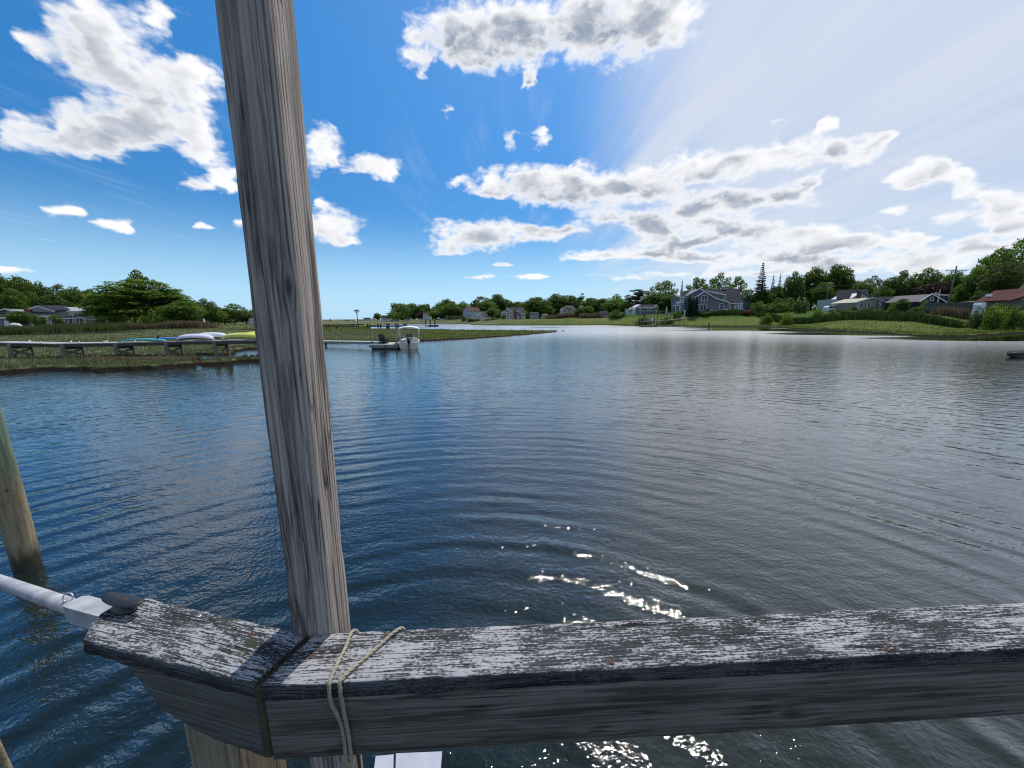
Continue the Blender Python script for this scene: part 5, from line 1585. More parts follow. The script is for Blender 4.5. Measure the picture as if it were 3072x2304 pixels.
roof_quad(h, V, [(1620, 236, D0 - 0.4), (1840, 304, D0 - 0.4), (1840, 304, D0 + 2.6), (1620, 236, D0 + 4)])
roof_quad(h, V, [(1165, 192, D0 + 1.8), (1370, 80, D0 + 1.8), (1370, 80, D0 + 11), (1165, 192, D0 + 11)])
roof_quad(h, V, [(1370, 80, D0 + 1.8), (1560, 190, D0 + 1.8), (1560, 190, D0 + 11), (1370, 80, D0 + 11)])
roof_quad(h, V, [(1500, 262, D0 + 0.6), (2050, 310, D0 + 0.9), (1975, 92, D0 + 9.5), (1440, 92, D0 + 9.5)])
wall_poly(h, V, [(1480, 150), (1735, 188), (1770, 190), (1770, 266), (1640, 248)], D0 + 0.3, 6.0, 'side_blue', 'dormer_wall')
trim(h, V, [(1445, 116), (1785, 184)], D0 + 0.1, 0.30, 0.5)
trim(h, V, [(1292, 224), (1437, 130), (1620, 237), (1836, 304)], D0 - 0.45, 0.34)
trim(h, V, [(1168, 190), (1370, 84), (1440, 126)], D0 + 1.75, 0.34)
trim(h, V, [(1048, 218), (1172, 218)], D0 + 3.1, 0.26)
trim(h, V, [(1775, 314), (2050, 314)], D0 + 0.4, 0.30, 0.3)
trim(h, V, [(1222, 205), (1222, 470)], D0 + 2.1, 0.2)
trim(h, V, [(1066, 222), (1066, 475)], D0 + 3.5, 0.2)
roof_ridge_fin = MB().prism([V(1975, 92, D0 + 9.4), V(1985, 215, D0 + 5.0), V(1950, 220, D0 + 5.0)], (0, 0.15, 0)).build('gable_trim', MAT['white_trim'], h)
MB().prism([V(2012, 232, D0 + 4.6), V(2026, 308, D0 + 1.0), V(1996, 306, D0 + 1.0)], (0, 0.15, 0)).build('gable_trim', MAT['white_trim'], h)
for x in (1838, 1972, 2004, 2032): post(h, V, x, 316, 478 if x < 1900 else 440, D0 + 0.5, 0.24)
block(h, V, 1905, 330, 1950, 440, D0 + 2.3, 0.12, 'white_trim', 'porch_door')
trim(h, V, [(1985, 392), (2075, 425)], D0 + 0.3, 0.10); trim(h, V, [(1985, 425), (2075, 455)], D0 + 0.3, 0.16)
ch = block(h, V, 1728, 52, 1796, 108, D0 + 8.6, 1.2, 'stone', 'chimney')
window(h, V, 1385, 190, 1494, 281, D0, 2); window(h, V, 1362, 326, 1477, 424, D0, 2); window(h, V, 1312, 334, 1352, 422, D0, 1)
window(h, V, 1672, 318, 1746, 411, D0, 1, 2); window(h, V, 1226, 207, 1292, 245, D0 + 2.2, 2); window(h, V, 1078, 236, 1136, 268, D0 + 3.6, 1)
window(h, V, 1068, 330, 1112, 412, D0 + 3.6, 1); window(h, V, 1735, 192, 1770, 264, D0 + 0.25, 1); window(h, V, 1230, 335, 1285, 420, D0 + 2.2, 1)
# balcony and stair at its left end
block(h, V, 1045, 296, 1120, 312, D0 + 1.4, 2.2, 'white_trim', 'balcony_deck')
for x in (1050, 1070, 1090, 1112): post(h, V, x, 256, 300, D0 + 1.4, 0.08, name='baluster')
trim(h, V, [(1046, 256), (1118, 256)], D0 + 1.4, 0.09)
block(h, V, 980, 345, 1050, 356, D0 + 1.2, 2.4, 'white_trim', 'stair_landing')
for x in (985, 1005, 1030): post(h, V, x, 292, 350, D0 + 1.2, 0.10, name='baluster')
trim(h, V, [(980, 293), (1035, 293)], D0 + 1.2, 0.09)
for x in (985, 1046): post(h, V, x, 350, 470, D0 + 1.2, 0.16)
trim(h, V, [(975, 365), (960, 440)], D0 + 1.0, 0.14, mat='dock_dark')

AC = []
for i, (x0, y0, x1, y1, lab) in enumerate(((1515, 420, 1576, 470, 'left'), (1600, 424, 1660, 468, 'middle'), (1740, 404, 1810, 464, 'right'))):
    a, b = V(x0, y1, D0 - 0.9), V(x1, y0, D0 - 0.9)
    acr = thing('air_conditioner', ((a.x + b.x) / 2, a.y, a.z), 'white air-conditioner unit against the blue-grey house, ' + {'left': 'leftmost of three', 'middle': 'middle of three', 'right': 'rightmost of three'}[lab], 'air conditioner', 'air conditioners by the house')
    cx, cz, w_, h_ = (a.x + b.x) / 2, (a.z + b.z) / 2, b.x - a.x, b.z - a.z
    MB().box((cx, a.y + 0.25, cz), (w_, 0.5, h_)).build('case', MAT['white_trim'], acr)
    MB().tube([(cx - w_ * .12, a.y - 0.02, cz), (cx - w_ * .12, a.y + 0.02, cz)], h_ * 0.36, 16).build('fan_grille', MAT['black_plastic'], acr)
    for s in (-.35, .35): MB().bar((cx + s * w_, a.y + 0.25, a.z - 0.5), (cx + s * w_, a.y + 0.25, a.z), 0.08, 0.3).build('foot', MAT['dock_dark'], acr)
a = V(1490, 470, D0 - 0.8)
gm = thing('utility_box', (a.x, a.y, a.z), 'dark box left of the air conditioners by the house', 'box')
MB().box((a.x, a.y, V(1490, 442, D0 - 0.8).z), (0.85, 0.6, 1.3)).build('case', MAT['side_navy'], gm)
MB().box((a.x, a.y, V(1490, 412, D0 - 0.8).z), (0.95, 0.7, 0.08)).build('lid', MAT['black_plastic'], gm)

# ---- blue cottage
D1 = 148.0
h = house(V, 540, 485, D1, 'small blue cottage with white eaves and a row of four windows')
wall_poly(h, V, [(420, 500), (420, 384), (640, 384), (640, 500)], D1, 5.0, 'side_blue')
wall_poly(h, V, [(640, 500), (640, 384), (683, 345), (706, 384), (706, 500)], D1 + 0.4, 4.6, 'side_blue')
roof_quad(h, V, [(405, 388, D1 - 0.5), (655, 384, D1 - 0.5), (686, 340, D1 + 2.4), (440, 345, D1 + 2.4)])
roof_quad(h, V, [(655, 384, D1 - 0.4), (686, 340, D1 + 2.4), (712, 384, D1 + 0.2), (690, 384, D1 - 0.4)], th=0.12)
trim(h, V, [(405, 388), (652, 384), (686, 342), (710, 384)], D1 - 0.55, 0.34)
for x in (456, 498, 540, 582): window(h, V, x, 390, x + 40, 440, D1, 1)
window(h, V, 655, 392, 688, 465, D1 + 0.4, 1, 2)
trim(h, V, [(424, 388), (424, 498)], D1 - 0.1, 0.2)
# ---- white house behind the cottage
D2 = 165.0
h = house(V, 330, 470, D2, 'white gabled house half hidden left of the blue cottage')
wall_poly(h, V, [(250, 500), (250, 400), (300, 400), (430, 330), (430, 500)], D2, 6.0, 'side_white')
roof_quad(h, V, [(250, 440, D2 - 1.0), (340, 440, D2 - 1.0), (390, 375, D2 + 3), (290, 378, D2 + 3)], 'roof_grey')
trim(h, V, [(345, 395), (432, 328)], D2 - 0.1, 0.3)
wall_poly(h, V, [(300, 455), (356, 405), (408, 452)], D2 - 2.5, 0.4, 'side_white', 'porch_gable')
trim(h, V, [(292, 455), (356, 402), (412, 452)], D2 - 2.6, 0.3); trim(h, V, [(300, 452), (408, 450)], D2 - 2.6, 0.25)
for x in (308, 336, 402): post(h, V, x, 452, 498, D2 - 2.5, 0.22)

# ---- picnic table and white garden statue on the lawn
a = V(800, 470, 140)
pt_ = thing('garden_table', (a.x, a.y, gz(a.x, a.y)), 'long tan garden bench table on the lawn right of the cottage', 'table')
t0, t1 = V(738, 440, 140), V(865, 438, 140)
MB().bar(t0, t1, 0.9, 0.16).build('top', pmat('tan_wood', (0.34, 0.20, 0.09), 0.8), pt_)
for u in (t0.lerp(t1, 0.08), t0.lerp(t1, 0.92)):
    MB().bar((u.x, u.y, gz(u.x, u.y) - 0.1), u, 0.18).build('leg', MAT['dock_wood'], pt_)
a, b = V(838, 475, 143), V(838, 370, 143)
stt = thing('garden_statue', (a.x, a.y, gz(a.x, a.y)), 'slim white garden figure behind the tan table', 'statue')
zb, zt_ = gz(a.x, a.y) - 0.2, b.z
MB().tube([(a.x, a.y, zb + (zt_ - zb) * f) for f in (0, .25, .3, .6, .75, .82, .9, 1.0)], [.42, .40, .28, .26, .34, .14, .2, .05], 12).build('figure', MAT['white_paint'], stt, smooth=True)
a, b = V(865, 470, 138), V(965, 470, 138)
bn = thing('low_bench', ((a.x + b.x) / 2, a.y, gz(a.x, a.y)), 'low white bench on the lawn left of the round bush', 'bench')
MB().bar(a, b, 0.5, 0.28).build('seat', MAT['white_paint'], bn)
for u in (a.lerp(b, .1), a.lerp(b, .9)): MB().bar((u.x, u.y, u.z - 0.7), u, 0.2).build('leg', MAT['white_paint'], bn)

# ---- grey-roofed house behind the dark trees, right of the blue-grey house
D3 = 165.0
V4 = View(2300, 680, 2.865)
V3 = View(1600, 750, 2.765)
h = house(V3, 1880, 500, D3, 'grey-roofed house half hidden by dark shrubs behind the spruce')
wall_poly(h, V3, [(1740, 520), (1740, 395), (1830, 395), (1830, 520)], D3, 6, 'side_grey')
wall_poly(h, V3, [(1790, 520), (1790, 412), (2010, 405), (2010, 520)], D3 - 1, 6, 'side_grey')
roof_quad(h, V3, [(1780, 415, D3 - 1.5), (2030, 398, D3 - 1.5), (2010, 362, D3 + 3), (1795, 372, D3 + 3)], 'roof_grey')
block(h, V3, 1742, 376, 1788, 398, D3 - 0.2, 1.5, 'side_cream', 'parapet')
window(h, V3, 1798, 450, 1815, 490, D3 - 1, 1)

# ---- right: white house with brick chimney
V6 = View(2480, 840, 5.267)
D4 = 125.0
h = house(V6, 300, 445, D4, 'white house with dark roof and brick chimney behind the white van')
wall_poly(h, V6, [(165, 470), (165, 300), (400, 300), (400, 470)], D4, 8, 'side_white')
wall_poly(h, V6, [(385, 470), (385, 290), (540, 205), (655, 272), (655, 470)], D4 - 1.0, 8, 'side_white')
wall_poly(h, V6, [(368, 470), (368, 384), (545, 302), (660, 290), (660, 470)], D4 - 2.2, 1.1, 'side_white', 'shed_wing')
roof_quad(h, V6, [(150, 306, D4 - 0.5), (400, 300, D4 - 0.5), (640, 150, D4 + 4.5), (160, 166, D4 + 4.5)])
roof_quad(h, V6, [(540, 196, D4 - 1.3), (668, 274, D4 - 1.3), (640, 150, D4 + 4.4), (560, 152, D4 + 4.4)])
roof_quad(h, V6, [(358, 388, D4 - 2.4), (545, 300, D4 - 2.4), (545, 292, D4 - 0.9), (358, 376, D4 - 0.9)], th=0.12)
trim(h, V6, [(390, 290), (540, 205), (660, 274)], D4 - 1.1, 0.18)
block(h, V6, 506, 165, 560, 306, D4 - 2.5, 1.0, 'brick', 'chimney')
window(h, V6, 190, 382, 226, 410, D4, 1); window(h, V6, 468, 258, 496, 278, D4 - 1.0, 1, fw=.06); window(h, V6, 562, 256, 588, 272, D4 - 1.0, 1, fw=.06)
# ---- right: beige ranch
D5 = 105.0
h = house(V6, 720, 465, D5, 'beige ranch house with white gable trim and long grey roof')
wall_poly(h, V6, [(490, 480), (490, 352), (735, 278), (942, 347), (942, 480)], D5, 9, 'side_beige')
wall_poly(h, V6, [(942, 480), (942, 347), (1275, 340), (1275, 480)], D5 + 1.2, 7, 'side_cream')
roof_quad(h, V6, [(480, 352, D5 - 0.4), (735, 272, D5 - 0.4), (735, 272, D5 + 9), (480, 352, D5 + 9)], 'roof_grey')
roof_quad(h, V6, [(735, 272, D5 - 0.4), (950, 346, D5 - 0.4), (1280, 338, D5 + 0.8), (1268, 262, D5 + 5)], 'roof_grey')
trim(h, V6, [(482, 353), (735, 276), (948, 346)], D5 - 0.45, 0.22); trim(h, V6, [(948, 346), (1280, 338)], D5 + 0.7, 0.20)
for (x0, y0, x1, y1) in ((520, 363, 580, 432), (633, 358, 694, 428)): window(h, V6, x0, y0, x1, y1, D5, 1, 2)
window(h, V6, 795, 358, 856, 411, D5, 2); window(h, V6, 1000, 370, 1060, 430, D5 + 1.2, 2)
trim(h, V6, [(494, 356), (494, 475)], D5 - 0.05, 0.14); trim(h, V6, [(938, 350), (938, 475)], D5 - 0.05, 0.14)
# connector with skylights
wall_poly(h, V6, [(1275, 480), (1275, 345), (1470, 340), (1470, 480)], D5 + 0.6, 5, 'side_white')
roof_quad(h, V6, [(1270, 340, D5 + 0.2), (1475, 335, D5 + 0.2), (1460, 274, D5 + 4), (1275, 276, D5 + 4)], 'roof_slate')
MAT['skylight'] = pmat('skylight_glass', (0.75, 0.78, 0.82), 0.05, 0.05)
for (x0, x1) in ((1284, 1326), (1385, 1428)):
    q = [V6(x0, 314, D5 + 1.75), V6(x1, 312, D5 + 1.75), V6(x1 - 2, 291, D5 + 3.0), V6(x0 + 2, 292, D5 + 3.0)]
    MB().slab([p + Vector((0, -0.15, 0.12)) for p in q], 0.16).build('skylight', MAT['skylight'], h)
block(h, V6, 1342, 362, 1384, 460, D5 + 0.5, 0.12, 'side_navy', 'door'); block(h, V6, 1290, 360, 1312, 430, D5 + 0.52, 0.1, 'glass_dark', 'side_window')
# ---- right: dark gabled house
D6 = 95.0
h = house(V6, 1700, 520, D6, 'dark navy house with white gable trim behind the flagpole')
wall_poly(h, V6, [(1480, 535), (1480, 340), (1670, 222), (1905, 358), (1905, 535)], D6, 9, 'side_navy')
wall_poly(h, V6, [(1700, 535), (1700, 232), (1930, 240), (1930, 535)], D6 + 1.6, 6, 'side_navy')
roof_quad(h, V6, [(1462, 348, D6 - 0.4), (1670, 214, D6 - 0.4), (1670, 214, D6 + 9), (1462, 348, D6 + 9)], 'roof_grey')
roof_quad(h, V6, [(1670, 214, D6 - 0.4), (1915, 362, D6 - 0.4), (1915, 362, D6 + 1.5), (1670, 214, D6 + 1.5)], 'roof_grey')
trim(h, V6, [(1465, 346), (1670, 217), (1912, 360)], D6 - 0.45, 0.24); trim(h, V6, [(1680, 226), (1934, 238)], D6 + 1.5, 0.26); trim(h, V6, [(1926, 240), (1922, 360)], D6 + 1.45, 0.16)
window(h, V6, 1624, 267, 1694, 328, D6, 1, 2); block(h, V6, 1812, 500, 1886, 514, D6 - 0.2, 0.3, 'white_trim', 'sill_step')

# ---- far right: weathered house under a red-brown roof
V8 = View(2800, 700, 4.147)
D7 = 72.0
h = house(V8, 900, 920, D7, 'low weathered house with broad red-brown roof at the right edge')
MAT['shingle_wall'] = pmat('shingle_wall', (0.13, 0.115, 0.10), 0.9, 0.5, 1.5, stretch=(1, 1, 4))
wall_poly(h, V8, [(530, 960), (530, 850), (940, 838), (1420, 800), (1420, 960)], D7, 9, 'shingle_wall')
roof_quad(h, V8, [(505, 858, D7 - 0.7), (935, 842, D7 - 0.7), (1060, 700, D7 + 5), (760, 722, D7 + 5)], 'roof_red')
roof_quad(h, V8, [(920, 842, D7 - 0.8), (1060, 832, D7 - 0.8), (1420, 690, D7 - 0.4), (1420, 560, D7 + 5), (1130, 618, D7 + 5)], 'roof_red')
block(h, V8, 665, 757, 735, 786, D7 + 1.2, 0.3, 'skylight', 'skylight')
window(h, V8, 540, 890, 600, 918, D7, 2, fw=.08)
window(h, V8, 760, 868, 800, 915, D7, 1, fw=.08)
a = V8(630, 935, 66)
wc = thing('covered_stack', (a.x, a.y, gz(a.x, a.y)), 'white covered box showing above the hedge before the red-brown roof', 'box')
tp_ = [V8(x, y, 66) for x, y in ((596, 940), (600, 885), (618, 862), (640, 850), (662, 866), (664, 940))]
MB().prism([p if i not in (0, 5) else Vector((p.x, p.y, gz(a.x, a.y))) for i, p in enumerate(tp_)], (0, 1.2, 0)).build('cover', MAT['white_paint'], wc)
MB().prism([V8(626, 858, 65.9), V8(650, 856, 65.9), V8(640, 846, 65.9)], (0, 1.4, 0)).build('cover_cap', MAT['rust'], wc)

# ---- far bank centre: white house, grey house, cream house
V5 = View(1360, 870, 5.53)
D8 = 212.0
h = house(V5, 340, 480, D8, 'white two-storey house with brown roof on the far bank')
fl_, fr_, bk = (235, D8), (455, D8 + 3.0), (158, D8 + 5.5)
MB().prism([V5(235, 490, D8), V5(455, 490, D8 + 2), V5(455, 362, D8 + 2), V5(235, 364, D8)], (-2.0, 6, 0)).build('wall', MAT['side_white'], h)
MB().prism([V5(235, 490, D8 + .1), V5(235, 362, D8 + .1), V5(193, 296, D8 + 3.2), V5(157, 370, D8 + 6), V5(157, 490, D8 + 6)], (0.6, 0.3, 0)).build('gable_wall', MAT['side_lightblue'], h)  # white gable end; the bluish light on it is put into the siding colour
roof_quad(h, V5, [(228, 366, D8 - .4), (452, 360, D8 + 1.6), (412, 292, D8 + 5), (192, 294, D8 + 3.2)], 'roof_brown')
MB().prism([V5(455, 490, D8 + 2.4), V5(590, 490, D8 + 3.4), V5(560, 404, D8 + 3.4), V5(455, 404, D8 + 2.4)], (0, 5, 0)).build('wing_wall', MAT['side_white'], h)
roof_quad(h, V5, [(450, 408, D8 + 2), (590, 450, D8 + 3), (552, 355, D8 + 6), (455, 356, D8 + 5)], 'roof_brown')
block(h, V5, 236, 408, 356, 414, D8 - 0.7, 0.8, 'roof_slate', 'porch_roof')
block(h, V5, 256, 286, 278, 306, D8 + 3.4, 0.8, 'brick', 'chimney')
for (x0, y0, x1, y1) in ((288, 370, 306, 392), (338, 370, 354, 390), (392, 370, 410, 392), (248, 430, 280, 460), (360, 430, 386, 458), (414, 426, 442, 446)): window(h, V5, x0, y0, x1, y1, D8 + (x0 - 235) / 110.0, 1, fw=.1)
window(h, V5, 172, 436, 196, 460, D8 + 4.9, 1, fw=.1); window(h, V5, 204, 436, 228, 460, D8 + 2.6, 1, fw=.1)
D9 = 204.0
h = house(V5, 1000, 480, D9, 'blue-grey house with tall brick chimney and glazed porch on the far bank')
MB().prism([V5(878, 490, D9), V5(878, 300, D9), V5(985, 368, D9), V5(985, 490, D9)], (0, 7, 0)).build('wall', MAT['side_lightblue'], h)
wall_poly(h, V5, [(985, 490), (985, 365), (1100, 365), (1135, 385), (1135, 490)], D9 + 0.2, 7, 'side_blue')
wall_poly(h, V5, [(1135, 490), (1135, 384), (1195, 384), (1195, 490)], D9 + 0.4, 6, 'side_cream')
wall_poly(h, V5, [(975, 490), (975, 366), (1005, 366), (1005, 490)], D9 - 0.1, 0.28, 'side_cream', 'panel')
roof_quad(h, V5, [(990, 366, D9 - .3), (1198, 384, D9 - .1), (1168, 293, D9 + 5), (885, 293, D9 + 5)], 'roof_grey')
trim(h, V5, [(876, 298), (985, 368)], D9 - .3, .3); trim(h, V5, [(1045, 362), (1100, 364), (1136, 388), (1136, 488)], D9 - .2, .28); trim(h, V5, [(1136, 386), (1198, 386)], D9 - .2, .25)
block(h, V5, 1008, 312, 1040, 490, D9 - 1.0, 1.0, 'brick', 'chimney')
wall_poly(h, V5, [(790, 412), (790, 370), (830, 342), (930, 368), (930, 412)], D9 - 1.5, 4, 'side_white', 'porch_wall')
roof_quad(h, V5, [(782, 374, D9 - 1.9), (830, 338, D9 - 1.9), (900, 338, D9 + 3), (860, 374, D9 + 3)], 'roof_grey'); roof_quad(h, V5, [(830, 338, D9 - 1.9), (934, 366, D9 - 1.9), (934, 366, D9 + 2), (880, 338, D9 + 2)], 'roof_grey')
for k in range(6): window(h, V5, 795 + k * 22, 375, 815 + k * 22, 405, D9 - 1.5, 1, fw=.08)
for x in (793, 880, 928): post(h, V5, x, 412, 490, D9 - 1.4, .25)
trim(h, V5, [(870, 470), (930, 415)], D9 - 1.8, .2)
window(h, V5, 945, 368, 962, 396, D9, 1, fw=.1); window(h, V5, 945, 440, 962, 470, D9, 1, fw=.1); window(h, V5, 1072, 370, 1086, 388, D9 + .2, 1, fw=.1); window(h, V5, 1146, 400, 1180, 440, D9 + .4, 1, fw=.1)
block(h, V5, 1066, 425, 1084, 478, D9 + .1, .12, 'white_trim', 'door')
D10 = 199.0
h = house(V5, 1920, 430, D10, 'cream two-storey house with red-brown roof and arched gable window')
wall_poly(h, V5, [(1792, 470), (1792, 328), (1845, 285), (1890, 325), (1890, 470)], D10, 6, 'side_cream')
wall_poly(h, V5, [(1890, 470), (1890, 326), (1970, 326), (1970, 470)], D10 + .5, 6, 'side_cream')
MB().prism([V5(1970, 470, D10 + .4), V5(1970, 326, D10 + .4), V5(2000, 282, D10 + 2.5), V5(2042, 320, D10 + 5), V5(2042, 470, D10 + 5)], (-.5, .3, 0)).build('gable_wall', MAT['side_beige'], h)
roof_quad(h, V5, [(1788, 332, D10 - .3), (1846, 278, D10 - .3), (1880, 262, D10 + 3), (1850, 290, D10 + 4)], 'roof_brown')
roof_quad(h, V5, [(1846, 280, D10 - .3), (1892, 326, D10 - .3), (1974, 326, D10 + .2), (2000, 262, D10 + 3.5), (1862, 262, D10 + 3.5)], 'roof_brown')
trim(h, V5, [(1788, 332), (1845, 281), (1892, 328)], D10 - .35, .22); trim(h, V5, [(1796, 330), (1796, 440)], D10 - .1, .2); trim(h, V5, [(1888, 330), (1888, 440)], D10 - .1, .2)
for (x0, y0, x1, y1) in ((1812, 336, 1846, 372), (1850, 336, 1884, 372), (1812, 396, 1846, 422), (1850, 396, 1884, 420)): window(h, V5, x0, y0, x1, y1, D10, 1, fw=.1)
for (x0, y0, x1, y1) in ((1906, 338, 1930, 366), (1944, 334, 1960, 360), (1902, 402, 1932, 428), (1944, 396, 1960, 416)): window(h, V5, x0, y0, x1, y1, D10 + .5, 1, fw=.1)
window(h, V5, 1836, 312, 1864, 326, D10, 1, fw=.06); window(h, V5, 1972, 336, 1986, 360, D10 + 1.0, 1, fw=.08)
# ---- small buildings on the far bank
def shed(V, x0, x1, ytop, yeave, ybase, d, label, wall, roof, win=(), gable=False, name='shed'):
    h = thing(name, tuple(V((x0 + x1) / 2, ybase, d).xy) + (gz(*V((x0 + x1) / 2, ybase, d).xy),), label, 'house' if name == 'house' else 'shed')
    if gable:
        m_ = (x0 + x1) / 2
        wall_poly(h, V, [(x0, ybase + 12), (x0, yeave), (m_, ytop), (x1, yeave), (x1, ybase + 12)], d, 4, wall)
        roof_quad(h, V, [(x0 - 4, yeave + 3, d - .3), (m_, ytop - 3, d - .3), (m_, ytop - 3, d + 4), (x0 - 4, yeave + 3, d + 4)], roof)
        roof_quad(h, V, [(m_, ytop - 3, d - .3), (x1 + 4, yeave + 3, d - .3), (x1 + 4, yeave + 3, d + 4), (m_, ytop - 3, d + 4)], roof)
    else:
        wall_poly(h, V, [(x0, ybase + 12), (x0, yeave), (x1, yeave), (x1, ybase + 12)], d, 4, wall)
        dx_ = (x1 - x0) * 0.06
        roof_quad(h, V, [(x0 - 4, yeave + 2, d - .4), (x1 + 4, yeave + 2, d - .4), (x1 - dx_, ytop, d + 2.2), (x0 + dx_, ytop, d + 2.2)], roof)
        roof_quad(h, V, [(x0 + dx_, ytop, d + 2.2), (x1 - dx_, ytop, d + 2.2), (x1 + 4, yeave + 2, d + 4.6), (x0 - 4, yeave + 2, d + 4.6)], roof)
    for w_ in win: window(h, V, *w_, d, 1, fw=.08)
    return h
shed(V5, 1270, 1420, 372, 395, 470, 207, 'low grey outbuilding right of the tall brick chimney', 'side_grey', 'roof_grey', [(1330, 400, 1370, 420)])
shed(V5, 1470, 1570, 400, 425, 465, 200, 'small cream shed beside the tan reeds', 'side_cream', 'roof_tan', [(1490, 435, 1510, 455)])
shed(V3, 545, 620, 508, 530, 553, 172, 'small grey shed with dark roof and pale chimney on the far bank', 'side_grey', 'roof_slate', [(585, 528, 596, 545)])
shed(V3, 385, 425, 456, 475, 500, 190, 'pale gable glimpsed between trees right of the cream house', 'side_white', 'roof_tan', gable=True, name='house')
Vb = View(960, 900, 5.978)
shed(Vb, 1850, 1975, 232, 242, 362, 232, 'narrow white two-storey house beside the purple tree', 'side_white', 'roof_grey', [(1865, 262, 1885, 282), (1905, 262, 1922, 285), (1950, 262, 1964, 280), (1880, 308, 1895, 328)], name='house')
shed(Vb, 1765, 1850, 318, 330, 362, 236, 'low white porch building left of the purple tree house', 'side_white', 'roof_grey', name='house')
shed(Vb, 1100, 1250, 280, 325, 385, 250, 'dark barn with white band roof left on the far bank', 'side_white', 'roof_slate', [(1130, 335, 1150, 350), (1180, 335, 1200, 350)], name='house')
shed(Vb, 1255, 1370, 312, 330, 375, 255, 'long low white house beside the dark barn', 'side_white', 'roof_slate', [(1290, 338, 1310, 352)], name='house')
shed(Vb, 1500, 1620, 312, 330, 375, 245, 'pale house among trees behind the far pile dock', 'side_lightblue', 'roof_grey', [(1540, 335, 1556, 350), (1580, 335, 1596, 350)], name='house')
shed(Vb, 2150, 2250, 300, 325, 372, 226, 'white cottage half hidden left of the brown-roofed white house', 'side_white', 'roof_grey', name='house')
# far beach houses
for i, (x0, x1, yt, ye, yb, wl, rf, lab) in enumerate((
    (80, 130, 360, 375, 405, 'side_cream', 'roof_tan', 'leftmost pale beach house on the horizon'),
    (135, 225, 345, 362, 402, 'side_cream', 'roof_brown', 'tan-roofed beach house on the horizon behind the marsh'),
    (325, 400, 360, 375, 398, 'side_cream', 'roof_tan', 'small beach house on the horizon between two grey ones'),
    (445, 530, 350, 365, 395, 'side_grey', 'roof_grey', 'grey beach house on the horizon left of the nest platform'),
    (570, 650, 355, 370, 398, 'side_white', 'roof_tan', 'white beach house on the horizon just left of the nest pole'),
    (700, 775, 350, 368, 400, 'side_white', 'roof_tan', 'low beach house on the horizon just right of the nest pole'),
    (780, 910, 318, 340, 402, 'side_lightblue', 'roof_grey', 'tall blue beach house on the horizon'),
    (905, 1000, 330, 350, 402, 'side_cream', 'roof_tan', 'cream beach house on the horizon beside the small tree'))):
    shed(Vb, x0, x1, yt, ye, yb, 460 + 12 * (i % 3), lab, wl, rf, [(x0 + 12, ye + 8, x0 + 24, ye + 18), (x1 - 28, ye + 8, x1 - 16, ye + 18)], gable=(i % 3 == 1), name='house')

# ---- left house with grey gables and porches
VL = View(0, 880, 6.9125)
D11 = 78.0
h = house(VL, 700, 680, D11, 'rambling grey house with white porches half hidden by shrubs on the left')
wall_poly(h, VL, [(-260, 700), (-260, 440), (95, 330), (305, 388), (305, 700)], D11 + 1, 9, 'side_grey')
roof_quad(h, VL, [(-270, 446, D11 + .5), (95, 322, D11 + .5), (95, 322, D11 + 10), (-270, 446, D11 + 10)], 'roof_slate')
roof_quad(h, VL, [(95, 322, D11 + .5), (312, 386, D11 + .5), (560, 352, D11 + 8), (200, 328, D11 + 10)], 'roof_slate')
trim(h, VL, [(-270, 440), (95, 326), (310, 386)], D11 + .45, .2)
roof_quad(h, VL, [(-270, 492, D11 - 2.2), (172, 490, D11 - 2.2), (150, 432, D11 + 1), (-270, 432, D11 + 1)], 'roof_slate'); trim(h, VL, [(-270, 505), (170, 505)], D11 - 2.3, .28)
for x in (-60, 112, 158): post(h, VL, x, 515, 690, D11 - 2.0, .2)
wall_poly(h, VL, [(300, 700), (300, 400), (640, 400), (640, 700)], D11 + 3, 6, 'side_grey')
roof_quad(h, VL, [(280, 400, D11 + 2.4), (650, 400, D11 + 2.4), (600, 342, D11 + 6), (250, 336, D11 + 6)], 'roof_slate')
block(h, VL, 515, 300, 595, 460, D11 + 1.6, .9, 'brick', 'chimney')
wall_poly(h, VL, [(600, 470), (600, 322), (770, 268), (1135, 374), (1135, 470)], D11 + 2, 8, 'side_grey')
trim(h, VL, [(592, 322), (770, 266), (1140, 374)], D11 + 1.6, .2)
roof_quad(h, VL, [(770, 262, D11 + 1.6), (1142, 372, D11 + 1.6), (1450, 358, D11 + 5), (1350, 268, D11 + 9), (800, 262, D11 + 9)], 'roof_slate')
wall_poly(h, VL, [(1130, 700), (1130, 372), (1452, 366), (1452, 700)], D11 + 4.4, 5, 'side_white'); trim(h, VL, [(1130, 368), (1455, 362)], D11 + 4.2, .2)
window(h, VL, 1205, 390, 1255, 450, D11 + 4.4, 1, 2, fw=.1); window(h, VL, 1335, 390, 1395, 450, D11 + 4.4, 1, 2, fw=.1)
roof_quad(h, VL, [(640, 470, D11 - .2), (1110, 470, D11 + .4), (1130, 420, D11 + 2), (620, 388, D11 + 2)], 'roof_slate')
trim(h, VL, [(640, 472), (1100, 478)], D11 - .4, .3); trim(h, VL, [(980, 440), (1160, 452)], D11 + 1.4, .42)
wall_poly(h, VL, [(640, 700), (640, 480), (1130, 480), (1130, 700)], D11 + 2.6, 4, 'side_white')
for x in (700, 975, 1068): post(h, VL, x, 478, 690, D11 - .2, .2)
roof_quad(h, VL, [(1090, 515, D11 - 1), (1585, 515, D11 - 1), (1500, 478, D11 + 3), (1100, 470, D11 + 3)], 'roof_slate'); trim(h, VL, [(1090, 520), (1590, 518)], D11 - 1.1, .22)
wall_poly(h, VL, [(1130, 700), (1130, 520), (1540, 520), (1540, 700)], D11 + 2.8, 1.5, 'side_grey')
for x in (1265, 1345, 1420, 1520, 1570): post(h, VL, x, 522, 690, D11 - .8, .16)
